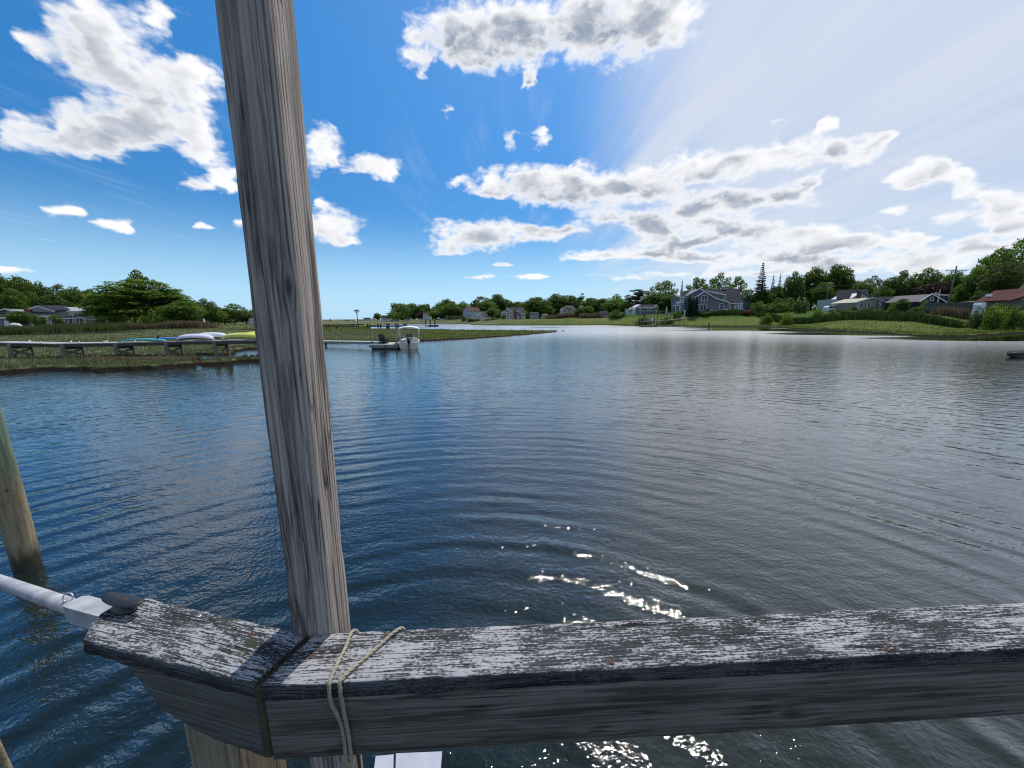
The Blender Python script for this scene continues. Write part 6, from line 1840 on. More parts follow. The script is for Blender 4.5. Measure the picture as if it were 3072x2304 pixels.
MAT['deck_glass'] = pmat('deck_glass', (0.10, 0.22, 0.40), 0.1, 0.05)
block(h, VL, 1500, 495, 1765, 520, D11 - .5, 3.0, 'white_trim', 'balcony_deck')
for x in (1512, 1622, 1752): post(h, VL, x, 440, 500, D11 - .5, .1, name='baluster')
trim(h, VL, [(1505, 442), (1760, 442)], D11 - .5, .1)
for (x0, x1) in ((1518, 1614), (1632, 1742)): block(h, VL, x0, 450, x1, 490, D11 - .46, .03, 'deck_glass', 'glass_panel')
for x in (1525, 1650, 1775): post(h, VL, x, 518, 690, D11 - .4, .2)
a, b = VL(190, 690, 70), VL(450, 690, 70)
bo = thing('upturned_boat', ((a.x + b.x) / 2, a.y, gz(a.x, a.y)), 'pale upturned boat hull beside the left house', 'boat')
rings = []
for i in range(11):
    t = i / 10; u = 2 * t - 1; k = max(.05, 1 - abs(u) ** 2.4)
    c = a.lerp(b, t); z0 = gz(c.x, c.y)
    rings.append([Vector((c.x, c.y + .75 * k * math.cos(q), z0 + .3 + .72 * k ** .6 * math.sin(q))) for q in np.linspace(0, math.pi, 9)])
MB().loft(rings).build('hull', MAT['side_white'], bo, smooth=True)
MB().bar(rings[1][4] + Vector((0, 0, .02)), rings[9][4] + Vector((0, 0, .02)), .06, .08).build('keel', MAT['dock_wood'], bo)
# small white house right of the left woods
VZ = View(0, 750, 2.765)
shed(VZ, 2062, 2112, 558, 572, 606, 150, 'small white house beyond the bright green trees left of the post', 'side_white', 'roof_grey', [(2070, 578, 2078, 590), (2090, 578, 2098, 590)], gable=True, name='house')
sp_ = VZ(1695, 610, 118)
ss_ = thing('garden_statue', (sp_.x, sp_.y, gz(sp_.x, sp_.y)), 'white figure at the water beyond the broad spreading tree', 'statue')
MB().tube([(sp_.x, sp_.y, gz(sp_.x, sp_.y) - .2 + 2.6 * f) for f in (0, .3, .35, .7, .85, 1.0)], [.45, .45, .25, .3, .16, .05], 10).build('figure', MAT['white_paint'], ss_, smooth=True)
for i, (x, lab) in enumerate(((1700, 'left'), (1714, 'right'))):
    q = VZ(x, 632, 100)
    bu = thing('mooring_buoy', (q.x, q.y, gz(q.x, q.y)), 'white float ball on the far left walkway, ' + lab + ' one of two', 'buoy', 'white buoys on the walkway')
    MB().tube([(q.x, q.y, q.z - .42 + z) for z in (0, .1, .3, .5, .7, .78)], [.05, .25, .36, .36, .25, .05], 10).build('ball', MAT['white_paint'], bu, smooth=True)
    MB().bar((q.x, q.y, gz(q.x, q.y) - .2), (q.x, q.y, q.z - .4), .1).build('stalk', MAT['dock_dark'], bu)

# ================================================================ poles, flag, van and small things
def upole(px, py, pyt, d, lean, label, arm=None, can=False, r=0.15):
    b = W(px, py, d); g_ = gz(b.x, b.y)
    root = thing('utility_pole', (b.x, b.y, g_), label, 'utility pole')
    t = W(px, pyt, d)
    top = Vector((b.x + lean * (t.z - g_), b.y, t.z))
    MB().tube([(b.x, b.y, g_ - .4), top], [r, r * .75], 10).build('pole', MAT['pole_wood'], root, smooth=True)
    ends = []
    if arm:
        c = Vector((b.x, b.y, g_)).lerp(top, 1 - arm[0] / (top.z - g_))
        MB().bar(c + Vector((-arm[1], -.12, 0)), c + Vector((arm[1], -.12, 0)), .1, .12).build('crossarm', MAT['pole_wood'], root)
        for s in (-.95, -.5, .5, .95):
            p = c + Vector((s * arm[1], -.12, .06))
            MB().tube([p, p + Vector((0, 0, .16))], [.035, .05], 8).build('insulator', MAT['metal'], root)
            ends.append(p + Vector((0, 0, .16)))
        for s in (-1, 1): MB().bar(c + Vector((s * arm[1] * .5, -.12, -.05)), c + Vector((0, -.12, -.55)), .04).build('arm_brace', MAT['metal'], root)
    if can:
        c = Vector((b.x, b.y, g_)).lerp(top, 0.86)
        MB().tube([c + Vector((-.12, -.35, -.4)), c + Vector((-.12, -.35, .45)), c + Vector((-.12, -.35, .5))], [.24, .24, .1], 12).build('transformer', MAT['metal'], root, smooth=True)
        ends = [top + Vector((0, -.1, -.1))]
    return root, ends, top
MAT['pole_wood'] = pmat('pole_wood', (0.13, 0.115, 0.10), .9, .3, 4.0, stretch=(4, 4, .6))
p1, e1, t1 = upole(2839, 942, 797, 75.0, 0.015, 'tall leaning utility pole with crossarm at the right', arm=(1.0, 2.1))
p2, e2, t2 = upole(2627, 941, 842, 102.0, 0.0, 'utility pole with grey transformer before the beige ranch house', can=True)
p3, e3, t3 = upole(2476, 930, 856, 135.0, 0.0, 'utility pole with crossarm left of the white house', arm=(.4, 2.4))
p4, e4, t4 = upole(2385, 925, 862, 150.0, 0.0, 'thin bare pole among dark trees right of the spruce', r=.13)
def wires(pairs, label):
    root = thing('power_line', tuple(pairs[0][0]), label, 'power line')
    for a, b in pairs:
        MB().tube([a.lerp(b, t) - Vector((0, 0, .9 * 4 * t * (1 - t))) for t in np.linspace(0, 1, 14)], .014, 5).build('wire', MAT['wire'], root)
wires([(e1[k], e3[k] if k < 4 else t2) for k in (0, 3)] + [(t1 - Vector((0, 0, 2.6)), t2 - Vector((0, 0, 2.0)))], 'sagging wires between the leaning utility pole and the poles to its left')
wires([(t2 - Vector((0, 0, 2.0)), t3 - Vector((0, 0, 2.0))), (t3 - Vector((0, 0, 1.6)), t4 - Vector((0, 0, 1.0)))], 'low wires from the transformer pole towards the spruce')
wires([(e1[k], Vector((130, 66, 13.5)) + Vector((0, k * .5, 0))) for k in (0, 3)] + [(t1 - Vector((0, 0, 2.6)), Vector((130, 66, 10.8)))], 'wires running right from the leaning utility pole')

# flagpole and flag
b0 = V6(1718, 545, 83); tt = V6(1771, 165, 83)
gfl = gz(b0.x, b0.y)
fpole = thing('flagpole', (b0.x, b0.y, gfl), 'white flagpole in front of the dark navy house', 'flagpole')
topf = Vector((b0.x, b0.y, tt.z))
MB().tube([(b0.x, b0.y, gfl - .3), topf], [.07, .045], 8).build('pole', MAT['white_paint'], fpole, smooth=True)
MB().tube([topf, topf + Vector((0, 0, .05)), topf + Vector((0, 0, .12)), topf + Vector((0, 0, .17))], [.03, .08, .08, .02], 8).build('ball', MAT['metal'], fpole, smooth=True)
def flag_material():
    m, t, b = new_mat('flag_cloth')
    P = t.n('ShaderNodeTexCoord').outputs['UV']
    u, v, _ = t.sep(P)
    st_ = t.m('GREATER_THAN', t.m('FRACT', t.m('MULTIPLY', v, 6.5)), .5)
    c = t.mix(st_, (.50, .02, .03), (.75, .75, .75))
    can_ = t.m('MULTIPLY', t.m('LESS_THAN', u, .42), t.m('GREATER_THAN', v, .46))
    vo_ = t.voro(t.v('MULTIPLY', P, (14, 9, 1)), 1.0)
    star = t.m('LESS_THAN', vo_, .22)
    c = t.mix(can_, c, t.mix(star, (.02, .03, .16), (.75, .75, .75)))
    t.link(c, b.inputs['Base Color']); b.inputs['Roughness'].default_value = .8
    tr = t.n('ShaderNodeBsdfTranslucent'); t.link(c, tr.inputs['Color'])
    mx = t.n('ShaderNodeMixShader'); mx.inputs[0].default_value = .4
    m.node_tree.links.new(b.outputs[0], mx.inputs[1]); m.node_tree.links.new(tr.outputs[0], mx.inputs[2])
    m.node_tree.links.new(mx.outputs[0], m.node_tree.nodes['Material Output'].inputs['Surface'])
    return m
FW, FH, nu, nv = 1.35, .75, 16, 8
vs, uvs = [], []
for i in range(nu + 1):
    for j in range(nv + 1):
        u, v = i / nu, j / nv
        vs.append((-FW * u, -.10 * math.sin(u * 9 + v) * u, -.16 * FW * u * u * 2.2 - FH * (1 - v)))
        uvs.append((u, v))
fs = [(i * (nv + 1) + j, (i + 1) * (nv + 1) + j, (i + 1) * (nv + 1) + j + 1, i * (nv + 1) + j + 1) for i in range(nu) for j in range(nv)]
me = bpy.data.meshes.new('flag'); me.from_pydata(vs, [], fs)
ul = me.uv_layers.new(name='UVMap')
for l in me.loops: ul.data[l.index].uv = uvs[l.vertex_index]
fo = mesh_obj('flag', me, flag_material()); fo.location = topf + Vector((-.05, 0, -.15))
fo.modifiers.new('thickness', 'SOLIDIFY').thickness = .006
tag(fo, 'red, white and blue striped flag hanging from the white flagpole', 'flag')

# white van
a, b = V6(18, 480, 112), V6(232, 480, 112)
gv = gz((a.x + b.x) / 2, a.y)
van = thing('parked_van', ((a.x + b.x) / 2, a.y, gv), 'white passenger van parked before the white house', 'van')
vz0 = V6(100, 472, 112).z; vzt = V6(100, 408, 112).z
Lx = b.x - a.x
def vp(u, z): return Vector((a.x + u * Lx, a.y, vz0 + (vzt - vz0) * z))
side = [(0.0, -.25), (0.0, .45), (.04, .85), (.12, 1.0), (.78, 1.0), (.86, .82), (.92, .5), (1.0, .40), (1.0, -.25)]
MB().prism([vp(*q) for q in side], (0, 1.9, 0)).build('body', MAT['white_paint'], van)
for (u0, u1) in ((.09, .36), (.40, .57), (.60, .76)):
    MB().prism([vp(u0, .48) + Vector((0, -.015, 0)), vp(u1, .48) + Vector((0, -.015, 0)), vp(u1, .84) + Vector((0, -.015, 0)), vp(u0 + .01, .84) + Vector((0, -.015, 0))], (0, .03, 0)).build('window', MAT['glass_dark'], van)
for u in (.2, .82):
    c = vp(u, -.28)
    w_ = MB().tube([c + Vector((0, -.03, 0)), c + Vector((0, .22, 0))], .36, 16).build('wheel', MAT['black_plastic'], van)
    MB().tube([c + Vector((0, -.045, 0)), c + Vector((0, .0, 0))], .2, 12).build('hub', MAT['metal'], w_)
# hydrant and second small post on the lawn
for (zx, lab, top_c, body) in ((452, 'yellow hydrant with white cap on the lawn before the beige house', 'white_paint', (0.55, .42, .03)), (540, 'brown garden gnome-sized post with white cap on the lawn', 'white_paint', (.18, .10, .06))):
    q = V6(zx, 545, 98); g_ = gz(q.x, q.y)
    hy = thing('fire_hydrant' if zx < 500 else 'garden_marker', (q.x, q.y, g_), lab if zx < 500 else 'short brown lawn marker with white cap right of the hydrant', 'hydrant' if zx < 500 else 'marker')
    zt2 = V6(zx, 490 if zx < 500 else 508, 98).z
    hh = zt2 - g_ + .2
    MB().tube([(q.x, q.y, g_ - .2 + hh * f) for f in (0, .05, .08, .68, .72)], [.22, .22, .15, .15, .2], 12).build('barrel', pmat('hydrant_paint_%d' % zx, body, .5), hy, smooth=True)
    MB().tube([(q.x, q.y, g_ - .2 + hh * f) for f in (.72, .8, .92, 1.0)], [.2, .18, .12, .04], 12).build('cap', MAT[top_c], hy, smooth=True)
    MB().tube([(q.x - .26, q.y, g_ - .2 + hh * .5), (q.x + .26, q.y, g_ - .2 + hh * .5)], .07, 8).build('outlet', pmat('hydrant_outlet_%d' % zx, body, .5), hy)

# ================================================================ trees and shrubs
LEAF = {
 'dark':   leafmat('leaf_dark', (0.044, 0.084, 0.017), (0.098, 0.146, 0.032), 0.46),
 'mid':    leafmat('leaf_mid', (0.060, 0.110, 0.019), (0.130, 0.185, 0.036), 0.48),
 'light':  leafmat('leaf_light', (0.075, 0.130, 0.020), (0.145, 0.205, 0.036), 0.46),
 'olive':  leafmat('leaf_olive', (0.050, 0.075, 0.018), (0.100, 0.115, 0.032), 0.36),
 'purple': leafmat('leaf_purple', (0.022, 0.008, 0.012), (0.050, 0.014, 0.022), 0.25),
 'conifer':leafmat('leaf_conifer', (0.012, 0.028, 0.014), (0.028, 0.050, 0.022), 0.12),
 'yellow': leafmat('leaf_yellow', (0.12, 0.13, 0.012), (0.25, 0.20, 0.02), 0.35),
 'red':    leafmat('leaf_red', (0.060, 0.012, 0.012), (0.11, 0.022, 0.02), 0.25),
}
def leaf_cloud(name, clumps, per_m2, size, flat=0.0, up=0.25):
    """leaf faces spread over the shells of ellipsoid clumps (x, y, z, rx, ry, rz)"""
    Vs = []
    for (x, y, z, rx, ry, rz) in clumps:
        area = 4 * math.pi * ((rx * ry) ** 1.6 / 3 + (rx * rz) ** 1.6 / 3 + (ry * rz) ** 1.6 / 3) ** (1 / 1.6)
        n = max(12, int(area * per_m2))
        d = RNG.normal(size=(n, 3)); d /= np.linalg.norm(d, axis=1)[:, None]
        rad = (0.62 + 0.46 * RNG.random(n) ** 0.7)
        lump = 1 + 0.22 * np.sin(d[:, 0] * 5 + x * 3) * np.sin(d[:, 1] * 5 + y * 3 + d[:, 2] * 4)
        c = d * (rad * lump)[:, None] * np.array([rx, ry, rz]) + np.array([x, y, z])
        nrm = d * 0.8 + RNG.normal(size=(n, 3)) * 0.7 + np.array([0, 0, up])
        nrm[:, 2] += flat * 2
        nrm /= np.linalg.norm(nrm, axis=1)[:, None]
        t = np.cross(nrm, RNG.normal(size=(n, 3))); t /= np.linalg.norm(t, axis=1)[:, None]
        b = np.cross(nrm, t)
        s = (size * (0.6 + 0.8 * RNG.random(n)))[:, None]
        Vs.append(np.stack([c - t * s * 0.75, c + b * s * 0.42, c + t * s * 0.75, c - b * s * 0.42], 1).reshape(-1, 3))
    V = np.concatenate(Vs)
    return raw_mesh(name, V, np.arange(len(V)), 4)

def limbs_mesh(name, trunk, limbs, n=7):
    mb = MB()
    mb.tube(*trunk, n)
    for pts, rad in limbs: mb.tube(pts, rad, 5)
    me = bpy.data.meshes.new(name)
    me.from_pydata([tuple(v) for v in mb.v], [], mb.f)
    bm = bmesh.new(); bm.from_mesh(me); bmesh.ops.recalc_face_normals(bm, faces=bm.faces); bm.to_mesh(me); bm.free()
    me.materials.append(MAT['bark'])
    return me

def spread(n, rnd, dom, tries=14):
    """n points spread evenly through a unit domain"""
    P = []
    for _ in range(n):
        best, bd_ = None, -1
        for _ in range(tries):
            p = dom(rnd)
            d = min([(Vector(p) - Vector(q)).length for q in P] or [9])
            if d > bd_: best, bd_ = p, d
        P.append(best)
    return P

def build_arch(kind, seed):
    """unit tree: about 10 m tall, 8 m wide -> (trunk mesh, crown mesh, width, height)"""
    rnd = random.Random(seed * 13 + 5)
    H, Wd = 10.0, 8.0
    cl, limbs = [], []
    if kind in ('oak', 'loose'):
        n = 34 if kind == 'oak' else 26
        low = 0.22 if kind == 'oak' else 0.34
        def dom(r):
            while True:
                p = (r.uniform(-1, 1), r.uniform(-1, 1), r.uniform(-1, 1))
                q = math.sqrt(sum(c * c for c in p))
                if 0.35 < q < 1.0: return p
        for (x, y, z) in spread(n, rnd, dom):
            zz = H * (low + (1 - low) * 0.5 + z * (1 - low) * 0.43)
            k = 1.0 - 0.25 * max(0, z)
            rr_ = (0.95 if kind == 'oak' else 0.62) * rnd.uniform(0.8, 1.35)
            cl.append((x * Wd * 0.40 * k, y * Wd * 0.40 * k, zz, rr_ * 1.15, rr_ * 1.15, rr_ * 0.85))
        if kind == 'oak':
            cl.append((0, 0, H * 0.55, Wd * 0.30, Wd * 0.30, H * 0.26))
        for c in cl[::2 if kind == 'oak' else 1]:
            p = Vector(c[:3]); s = Vector((0, 0, rnd.uniform(0.18, 0.45) * H))
            m = s.lerp(p, 0.5) + Vector((0, 0, -0.3))
            limbs.append(([s, m, p], [0.13, 0.08, 0.03]))
        crown = leaf_cloud('crown', cl, 11.0 if kind == 'oak' else 15.0, 0.30 if kind == 'oak' else 0.26)
    elif kind == 'umbrella':
        for i in range(120):
            a = rnd.uniform(0, 6.28); q = math.sqrt(rnd.random())
            dome = (max(0.0, 1 - q ** 2.2)) ** 0.55
            lay = rnd.choice((1.0, 1.0, 1.0, 0.82, 0.62, 0.42))
            z = H * (0.08 + 0.88 * dome * lay) - 0.2
            r_ = rnd.uniform(0.55, 1.0)
            cl.append((q * 0.5 * Wd * math.cos(a), q * 0.5 * Wd * math.sin(a), z, r_, r_, r_ * 0.42))
        for c in cl[::2]:
            p = Vector(c[:3]); s = Vector((0, 0, 0.18 * H))
            limbs.append(([s, s.lerp(p, 0.55) + Vector((0, 0, 0.4)), p], [0.12, 0.07, 0.03]))
        crown = leaf_cloud('crown', cl, 22.0, 0.2, flat=0.6)
    elif kind == 'spruce':
        Wd = 3.6
        for i in range(26):
            t = i / 25
            z = H * (0.12 + 0.88 * t)
            r0 = Wd * 0.5 * (1 - t) ** 0.85 * rnd.uniform(0.75, 1.1) + 0.06
            nb = max(4, int(9 * (1 - t) + 3))
            for k in range(nb):
                a = 6.28 * k / nb + rnd.uniform(-0.4, 0.4)
                rr_ = r0 * rnd.uniform(0.7, 1.1)
                cl.append((rr_ * 0.62 * math.cos(a), rr_ * 0.62 * math.sin(a), z - 0.16 * rr_, max(0.08, rr_ * 0.40), max(0.08, rr_ * 0.40), max(0.06, 0.10 + 0.03 * rr_)))
        crown = leaf_cloud('crown', cl, 30.0, 0.16, flat=0.2)
    elif kind == 'pine':
        Wd = 6.5
        for i in range(30):
            z = rnd.uniform(0.32, 1.0)
            a = rnd.uniform(0, 6.28); q = rnd.uniform(0.1, 1.0) * (1.05 - 0.6 * abs(z - 0.68) / 0.4)
            r_ = rnd.uniform(0.5, 0.95)
            cl.append((q * Wd * 0.42 * math.cos(a), q * Wd * 0.42 * math.sin(a), z * H - 0.4, r_ * 1.2, r_ * 1.2, r_ * 0.55))
        for c in cl:
            p = Vector(c[:3]); s = Vector((0, 0, max(1.5, p.z - 0.8)))
            limbs.append(([s, p], [0.07, 0.025]))
        crown = leaf_cloud('crown', cl, 22.0, 0.2)
    elif kind == 'column':
        Wd = 2.6
        for i in range(22):
            t = i / 21
            r_ = Wd * 0.5 * (0.55 + 0.75 * t) * (1 - t) ** 0.55 + 0.1
            for k in range(3):
                a = rnd.uniform(0, 6.28)
                cl.append((r_ * 0.4 * math.cos(a), r_ * 0.4 * math.sin(a), H * (0.04 + 0.92 * t), r_ * 0.62, r_ * 0.62, 0.55))
        crown = leaf_cloud('crown', cl, 22.0, 0.15, up=0.5)
    else:                                                     # shrub: dome of clumps down to the ground
        H, Wd = 3.0, 4.0
        for i in range(20):
            a = rnd.uniform(0, 6.28); q = math.sqrt(rnd.random())
            z = rnd.uniform(0.12, 0.86) * math.sqrt(max(0.03, 1 - q * q * 0.8))
            r_ = rnd.uniform(0.42, 0.7)
            cl.append((q * Wd * 0.40 * math.cos(a), q * Wd * 0.40 * math.sin(a), H * z, r_, r_, r_ * 0.85))
        cl.append((0, 0, H * 0.36, Wd * 0.34, Wd * 0.34, H * 0.34))
        crown = leaf_cloud('crown', cl, 26.0, 0.17)
    if kind == 'shrub':
        trunk = ([Vector((0, 0, -0.4)), Vector((0.05, 0, 0.8))], [0.09, 0.05])
        limbs = [([Vector((0, 0, 0)), Vector((math.cos(a) * 0.6, math.sin(a) * 0.6, 1.2))], [0.06, 0.02]) for a in (0.3, 2.4, 4.4)]
    else:
        tr = 0.26 if kind in ('oak', 'umbrella') else 0.18
        bend = rnd.uniform(-0.25, 0.25)
        trunk = ([Vector((0, 0, -0.6)), Vector((bend * .4, 0, H * .2)), Vector((bend, bend, H * .5)), Vector((bend * .5, 0, H * .93))], [tr * 1.25, tr, tr * .7, tr * .12])
    tm = limbs_mesh('trunk', trunk, limbs)
    co = np.empty(len(crown.vertices) * 3, dtype=np.float32); crown.vertices.foreach_get('co', co); co = co.reshape(-1, 3)
    w = np.percentile(co[:, 0], 99) - np.percentile(co[:, 0], 1)
    hgt = np.percentile(co[:, 2], 99.5)
    crown.materials.append(LEAF['mid'])
    return tm, crown, float(w), float(hgt)

ARCH = {}
for kind, ns in (('oak', 4), ('loose', 3), ('umbrella', 1), ('spruce', 2), ('pine', 2), ('column', 1), ('shrub', 3)):
    ARCH[kind] = [build_arch(kind, s) for s in range(ns)]
TREE_N = {}
NAMES = {'oak': 'leafy_tree', 'loose': 'airy_tree', 'umbrella': 'spreading_tree', 'spruce': 'spruce_tree', 'pine': 'pine_tree', 'column': 'columnar_evergreen', 'shrub': 'shrub'}
def tree(px, ytop, ybase, wpx, d, kind, leaf, label, group=None, name=None, sink=0.0):
    b = W(px, ybase, d)
    g_ = gz(b.x, b.y)
    if sink: g_ = min(g_, b.z)
    t = W(px, ytop, d)
    k = TREE_N.get(kind, 0); TREE_N[kind] = k + 1
    tm, cm, w0, h0 = ARCH[kind][k % len(ARCH[kind])]
    hh = max(0.3, t.z - g_)
    ww = wpx * d / FPX * math.cos(math.atan((px - PCX) / FPX))
    root = thing(name or NAMES[kind], (b.x, b.y, g_), label, 'shrub' if kind == 'shrub' else 'tree', group)
    root.rotation_euler = (0, 0, (k * 2.399) % 6.283 if kind != 'umbrella' else 0.6)
    root.scale = (ww / w0, ww / w0, hh / h0)
    tr = mesh_obj('trunk', tm, None, root)
    cr = mesh_obj('crown', cm, None, root)
    cr.material_slots[0].link = 'OBJECT'; cr.material_slots[0].material = LEAF[leaf]
    return root

T = tree
# left wood, behind and beside the grey house
GL = 'trees of the left wood'
for (px, yt, w, d, kd, lf, lab) in (
  (-150, 800, 170, 100, 'oak', 'dark', 'dark tree beyond the left edge of the wood'),
  (-40, 822, 130, 104, 'oak', 'dark', 'dark leafy tree cut by the left edge above the grey gable'),
  (25, 826, 120, 112, 'oak', 'dark', 'tall dark tree behind the left porch house, nearest the left edge'),
  (88, 832, 100, 110, 'oak', 'mid', 'mid green tree directly above the left grey gable'),
  (58, 868, 80, 90, 'oak', 'mid', 'rounder brighter tree just behind the brick chimney of the left house'),
  (140, 850, 100, 114, 'oak', 'dark', 'dark tree behind the chimney of the left house'),
  (195, 853, 70, 118, 'loose', 'olive', 'airy yellowish tree above the dark roof of the left house'),
  (240, 864, 90, 108, 'oak', 'dark', 'dark tree behind the white balcony of the left house'),
  (285, 870, 80, 100, 'oak', 'dark', 'dark tree between the white balcony and the broad spreading tree'),
  (175, 885, 90, 98, 'oak', 'dark', 'low dark tree filling behind the left house roof'),
  (120, 880, 90, 95, 'oak', 'mid', 'low tree close behind the left house chimney')):
    T(px, yt, 972, w, d, kd, lf, lab, GL)
T(440, 842, 974, 330, 85, 'umbrella', 'light', 'broad spreading tree with layered foliage on the left shore')
T(335, 880, 974, 120, 83, 'oak', 'dark', 'dark rounded tree at the left side of the broad spreading tree')
T(440, 862, 974, 270, 87, 'oak', 'mid', 'dark tree inside the shade of the broad spreading tree')
T(555, 905, 976, 120, 82, 'oak', 'mid', 'low rounded tree at the right side of the broad spreading tree')
T(470, 930, 976, 90, 78, 'shrub', 'mid', 'large rounded bush in front of the broad spreading tree')
T(440, 812, 972, 110, 98, 'loose', 'dark', 'sparse bare-twigged tree rising behind the broad spreading tree')
T(620, 898, 975, 80, 125, 'oak', 'dark', 'dark round tree right of the broad spreading tree')
T(585, 902, 975, 70, 118, 'oak', 'dark', 'dark tree just behind the spreading tree on its right')
T(655, 935, 975, 60, 130, 'oak', 'mid', 'small tree between the dark round tree and the bright green trees')
T(705, 911, 974, 62, 150, 'loose', 'light', 'bright yellow-green airy tree left of the tall post')
T(675, 926, 974, 58, 148, 'oak', 'light', 'bright green round tree beside the airy yellow-green one')
T(740, 938, 974, 50, 152, 'oak', 'olive', 'low olive tree left of the small white house')
T(775, 942, 974, 40, 165, 'oak', 'dark', 'dark tree at the left edge of the tall post')
T(800, 946, 974, 60, 175, 'oak', 'mid', 'tree partly behind the tall post')
# shrubs round the left house
T(65, 934, 982, 84, 72, 'oak', 'mid', 'bushy green tree in front of the left house porch', name='bushy_tree')
T(122, 945, 980, 44, 73, 'shrub', 'dark', 'dark shrub between the porches of the left house')
T(172, 942, 980, 40, 73, 'loose', 'mid', 'thin young tree before the left house windows', name='young_tree')
T(185, 950, 980, 36, 74, 'shrub', 'mid', 'small shrub left of the white balcony')
T(150, 974, 1000, 58, 66, 'shrub', 'dark', 'low dark green bush below the left house')
T(100, 978, 1000, 70, 67, 'shrub', 'mid', 'grey-green bush left of the low dark bush')
T(300, 968, 992, 80, 74, 'shrub', 'dark', 'dark bush right of the white balcony posts')
T(360, 958, 990, 70, 76, 'shrub', 'mid', 'bright bush below the broad spreading tree on the left')
T(250, 975, 996, 60, 72, 'shrub', 'olive', 'olive bush below the white balcony')
# far bank, centre
GC = 'trees on the far bank'
for (px, yt, yb, w, d, kd, lf, lab) in (
  (1133, 939, 962, 24, 270, 'oak', 'mid', 'small tree at the left end of the dark barn'),
  (1172, 942, 962, 18, 275, 'oak', 'mid', 'small tree poking above the long low white house'),
  (1197, 919, 962, 24, 262, 'pine', 'dark', 'slim dark tree right of the long low white house'),
  (1232, 914, 962, 42, 262, 'loose', 'dark', 'airy dark tree above the pale house behind the pile dock'),
  (1272, 915, 962, 50, 262, 'oak', 'dark', 'dark far tree beside the small purple tree'),
  (1214, 948, 963, 34, 248, 'oak', 'mid', 'low round tree in front of the airy dark tree'),
  (1312, 916, 962, 40, 260, 'loose', 'light', 'light green tree above the narrow white house'),
  (1312, 930, 964, 46, 226, 'oak', 'mid', 'green tree covering the right side of the narrow white house'),
  (1266, 938, 963, 30, 240, 'purple', 'purple', 'dark purple tree beside the narrow white house'),
  (1345, 899, 960, 46, 250, 'oak', 'dark', 'tall dark tree left of the brown-roofed white house'),
  (1355, 912, 962, 50, 228, 'oak', 'dark', 'dark tree leaning over the left of the brown-roofed house'),
  (1392, 906, 958, 44, 245, 'oak', 'mid', 'tree directly behind the brown-roofed white house'),
  (1385, 925, 958, 40, 232, 'oak', 'olive', 'olive tree at the left gable of the brown-roofed house'),
  (1448, 890, 958, 62, 240, 'loose', 'olive', 'airy olive tree right of the brown-roofed house'),
  (1460, 903, 958, 60, 232, 'oak', 'mid', 'yellow-green round tree beside the airy olive tree'),
  (1494, 884, 958, 48, 246, 'oak', 'dark', 'tallest dark round tree between the two far houses'),
  (1478, 922, 958, 44, 220, 'oak', 'dark', 'dark low tree between the two far houses'),
  (1497, 930, 958, 30, 212, 'shrub', 'dark', 'dark shrub left of the glazed porch'),
  (1528, 905, 958, 40, 245, 'oak', 'dark', 'dark tree behind the glazed porch'),
  (1555, 906, 958, 44, 245, 'oak', 'mid', 'tree behind the roof with the tall brick chimney'),
  (1608, 893, 958, 72, 222, 'oak', 'dark', 'large dark round tree right of the tall brick chimney'),
  (1636, 912, 958, 52, 216, 'oak', 'dark', 'dark tree left of the cream house'),
  (1670, 883, 955, 62, 236, 'oak', 'dark', 'broad dark tree behind the cream house on its left'),
  (1708, 887, 955, 62, 240, 'oak', 'dark', 'broad dark tree directly behind the cream house'),
  (1736, 882, 955, 34, 232, 'pine', 'dark', 'dark pine above the right gable of the cream house'),
  (1772, 895, 955, 62, 225, 'oak', 'dark', 'dark tree right of the cream house'),
  (1738, 922, 958, 36, 186, 'oak', 'dark', 'dark clipped tree hiding the right side of the cream house'),
  (1762, 918, 958, 36, 188, 'oak', 'mid', 'green tree beside the dark clipped one'),
  (1806, 897, 955, 60, 215, 'oak', 'dark', 'dark tree above the small grey shed'),
  (1846, 883, 955, 52, 205, 'loose', 'mid', 'tall airy tree above the small grey shed on its right'),
  (1840, 900, 955, 62, 185, 'oak', 'mid', 'green tree behind the white half-hidden house'),
  (1872, 905, 955, 46, 180, 'oak', 'mid', 'green tree left of the dark pine'),
  (1850, 930, 957, 56, 150, 'shrub', 'dark', 'broad dark bush left of the white half-hidden house')):
    T(px, yt, yb, w, d, 'oak' if kd == 'purple' else kd, lf, lab, GC)
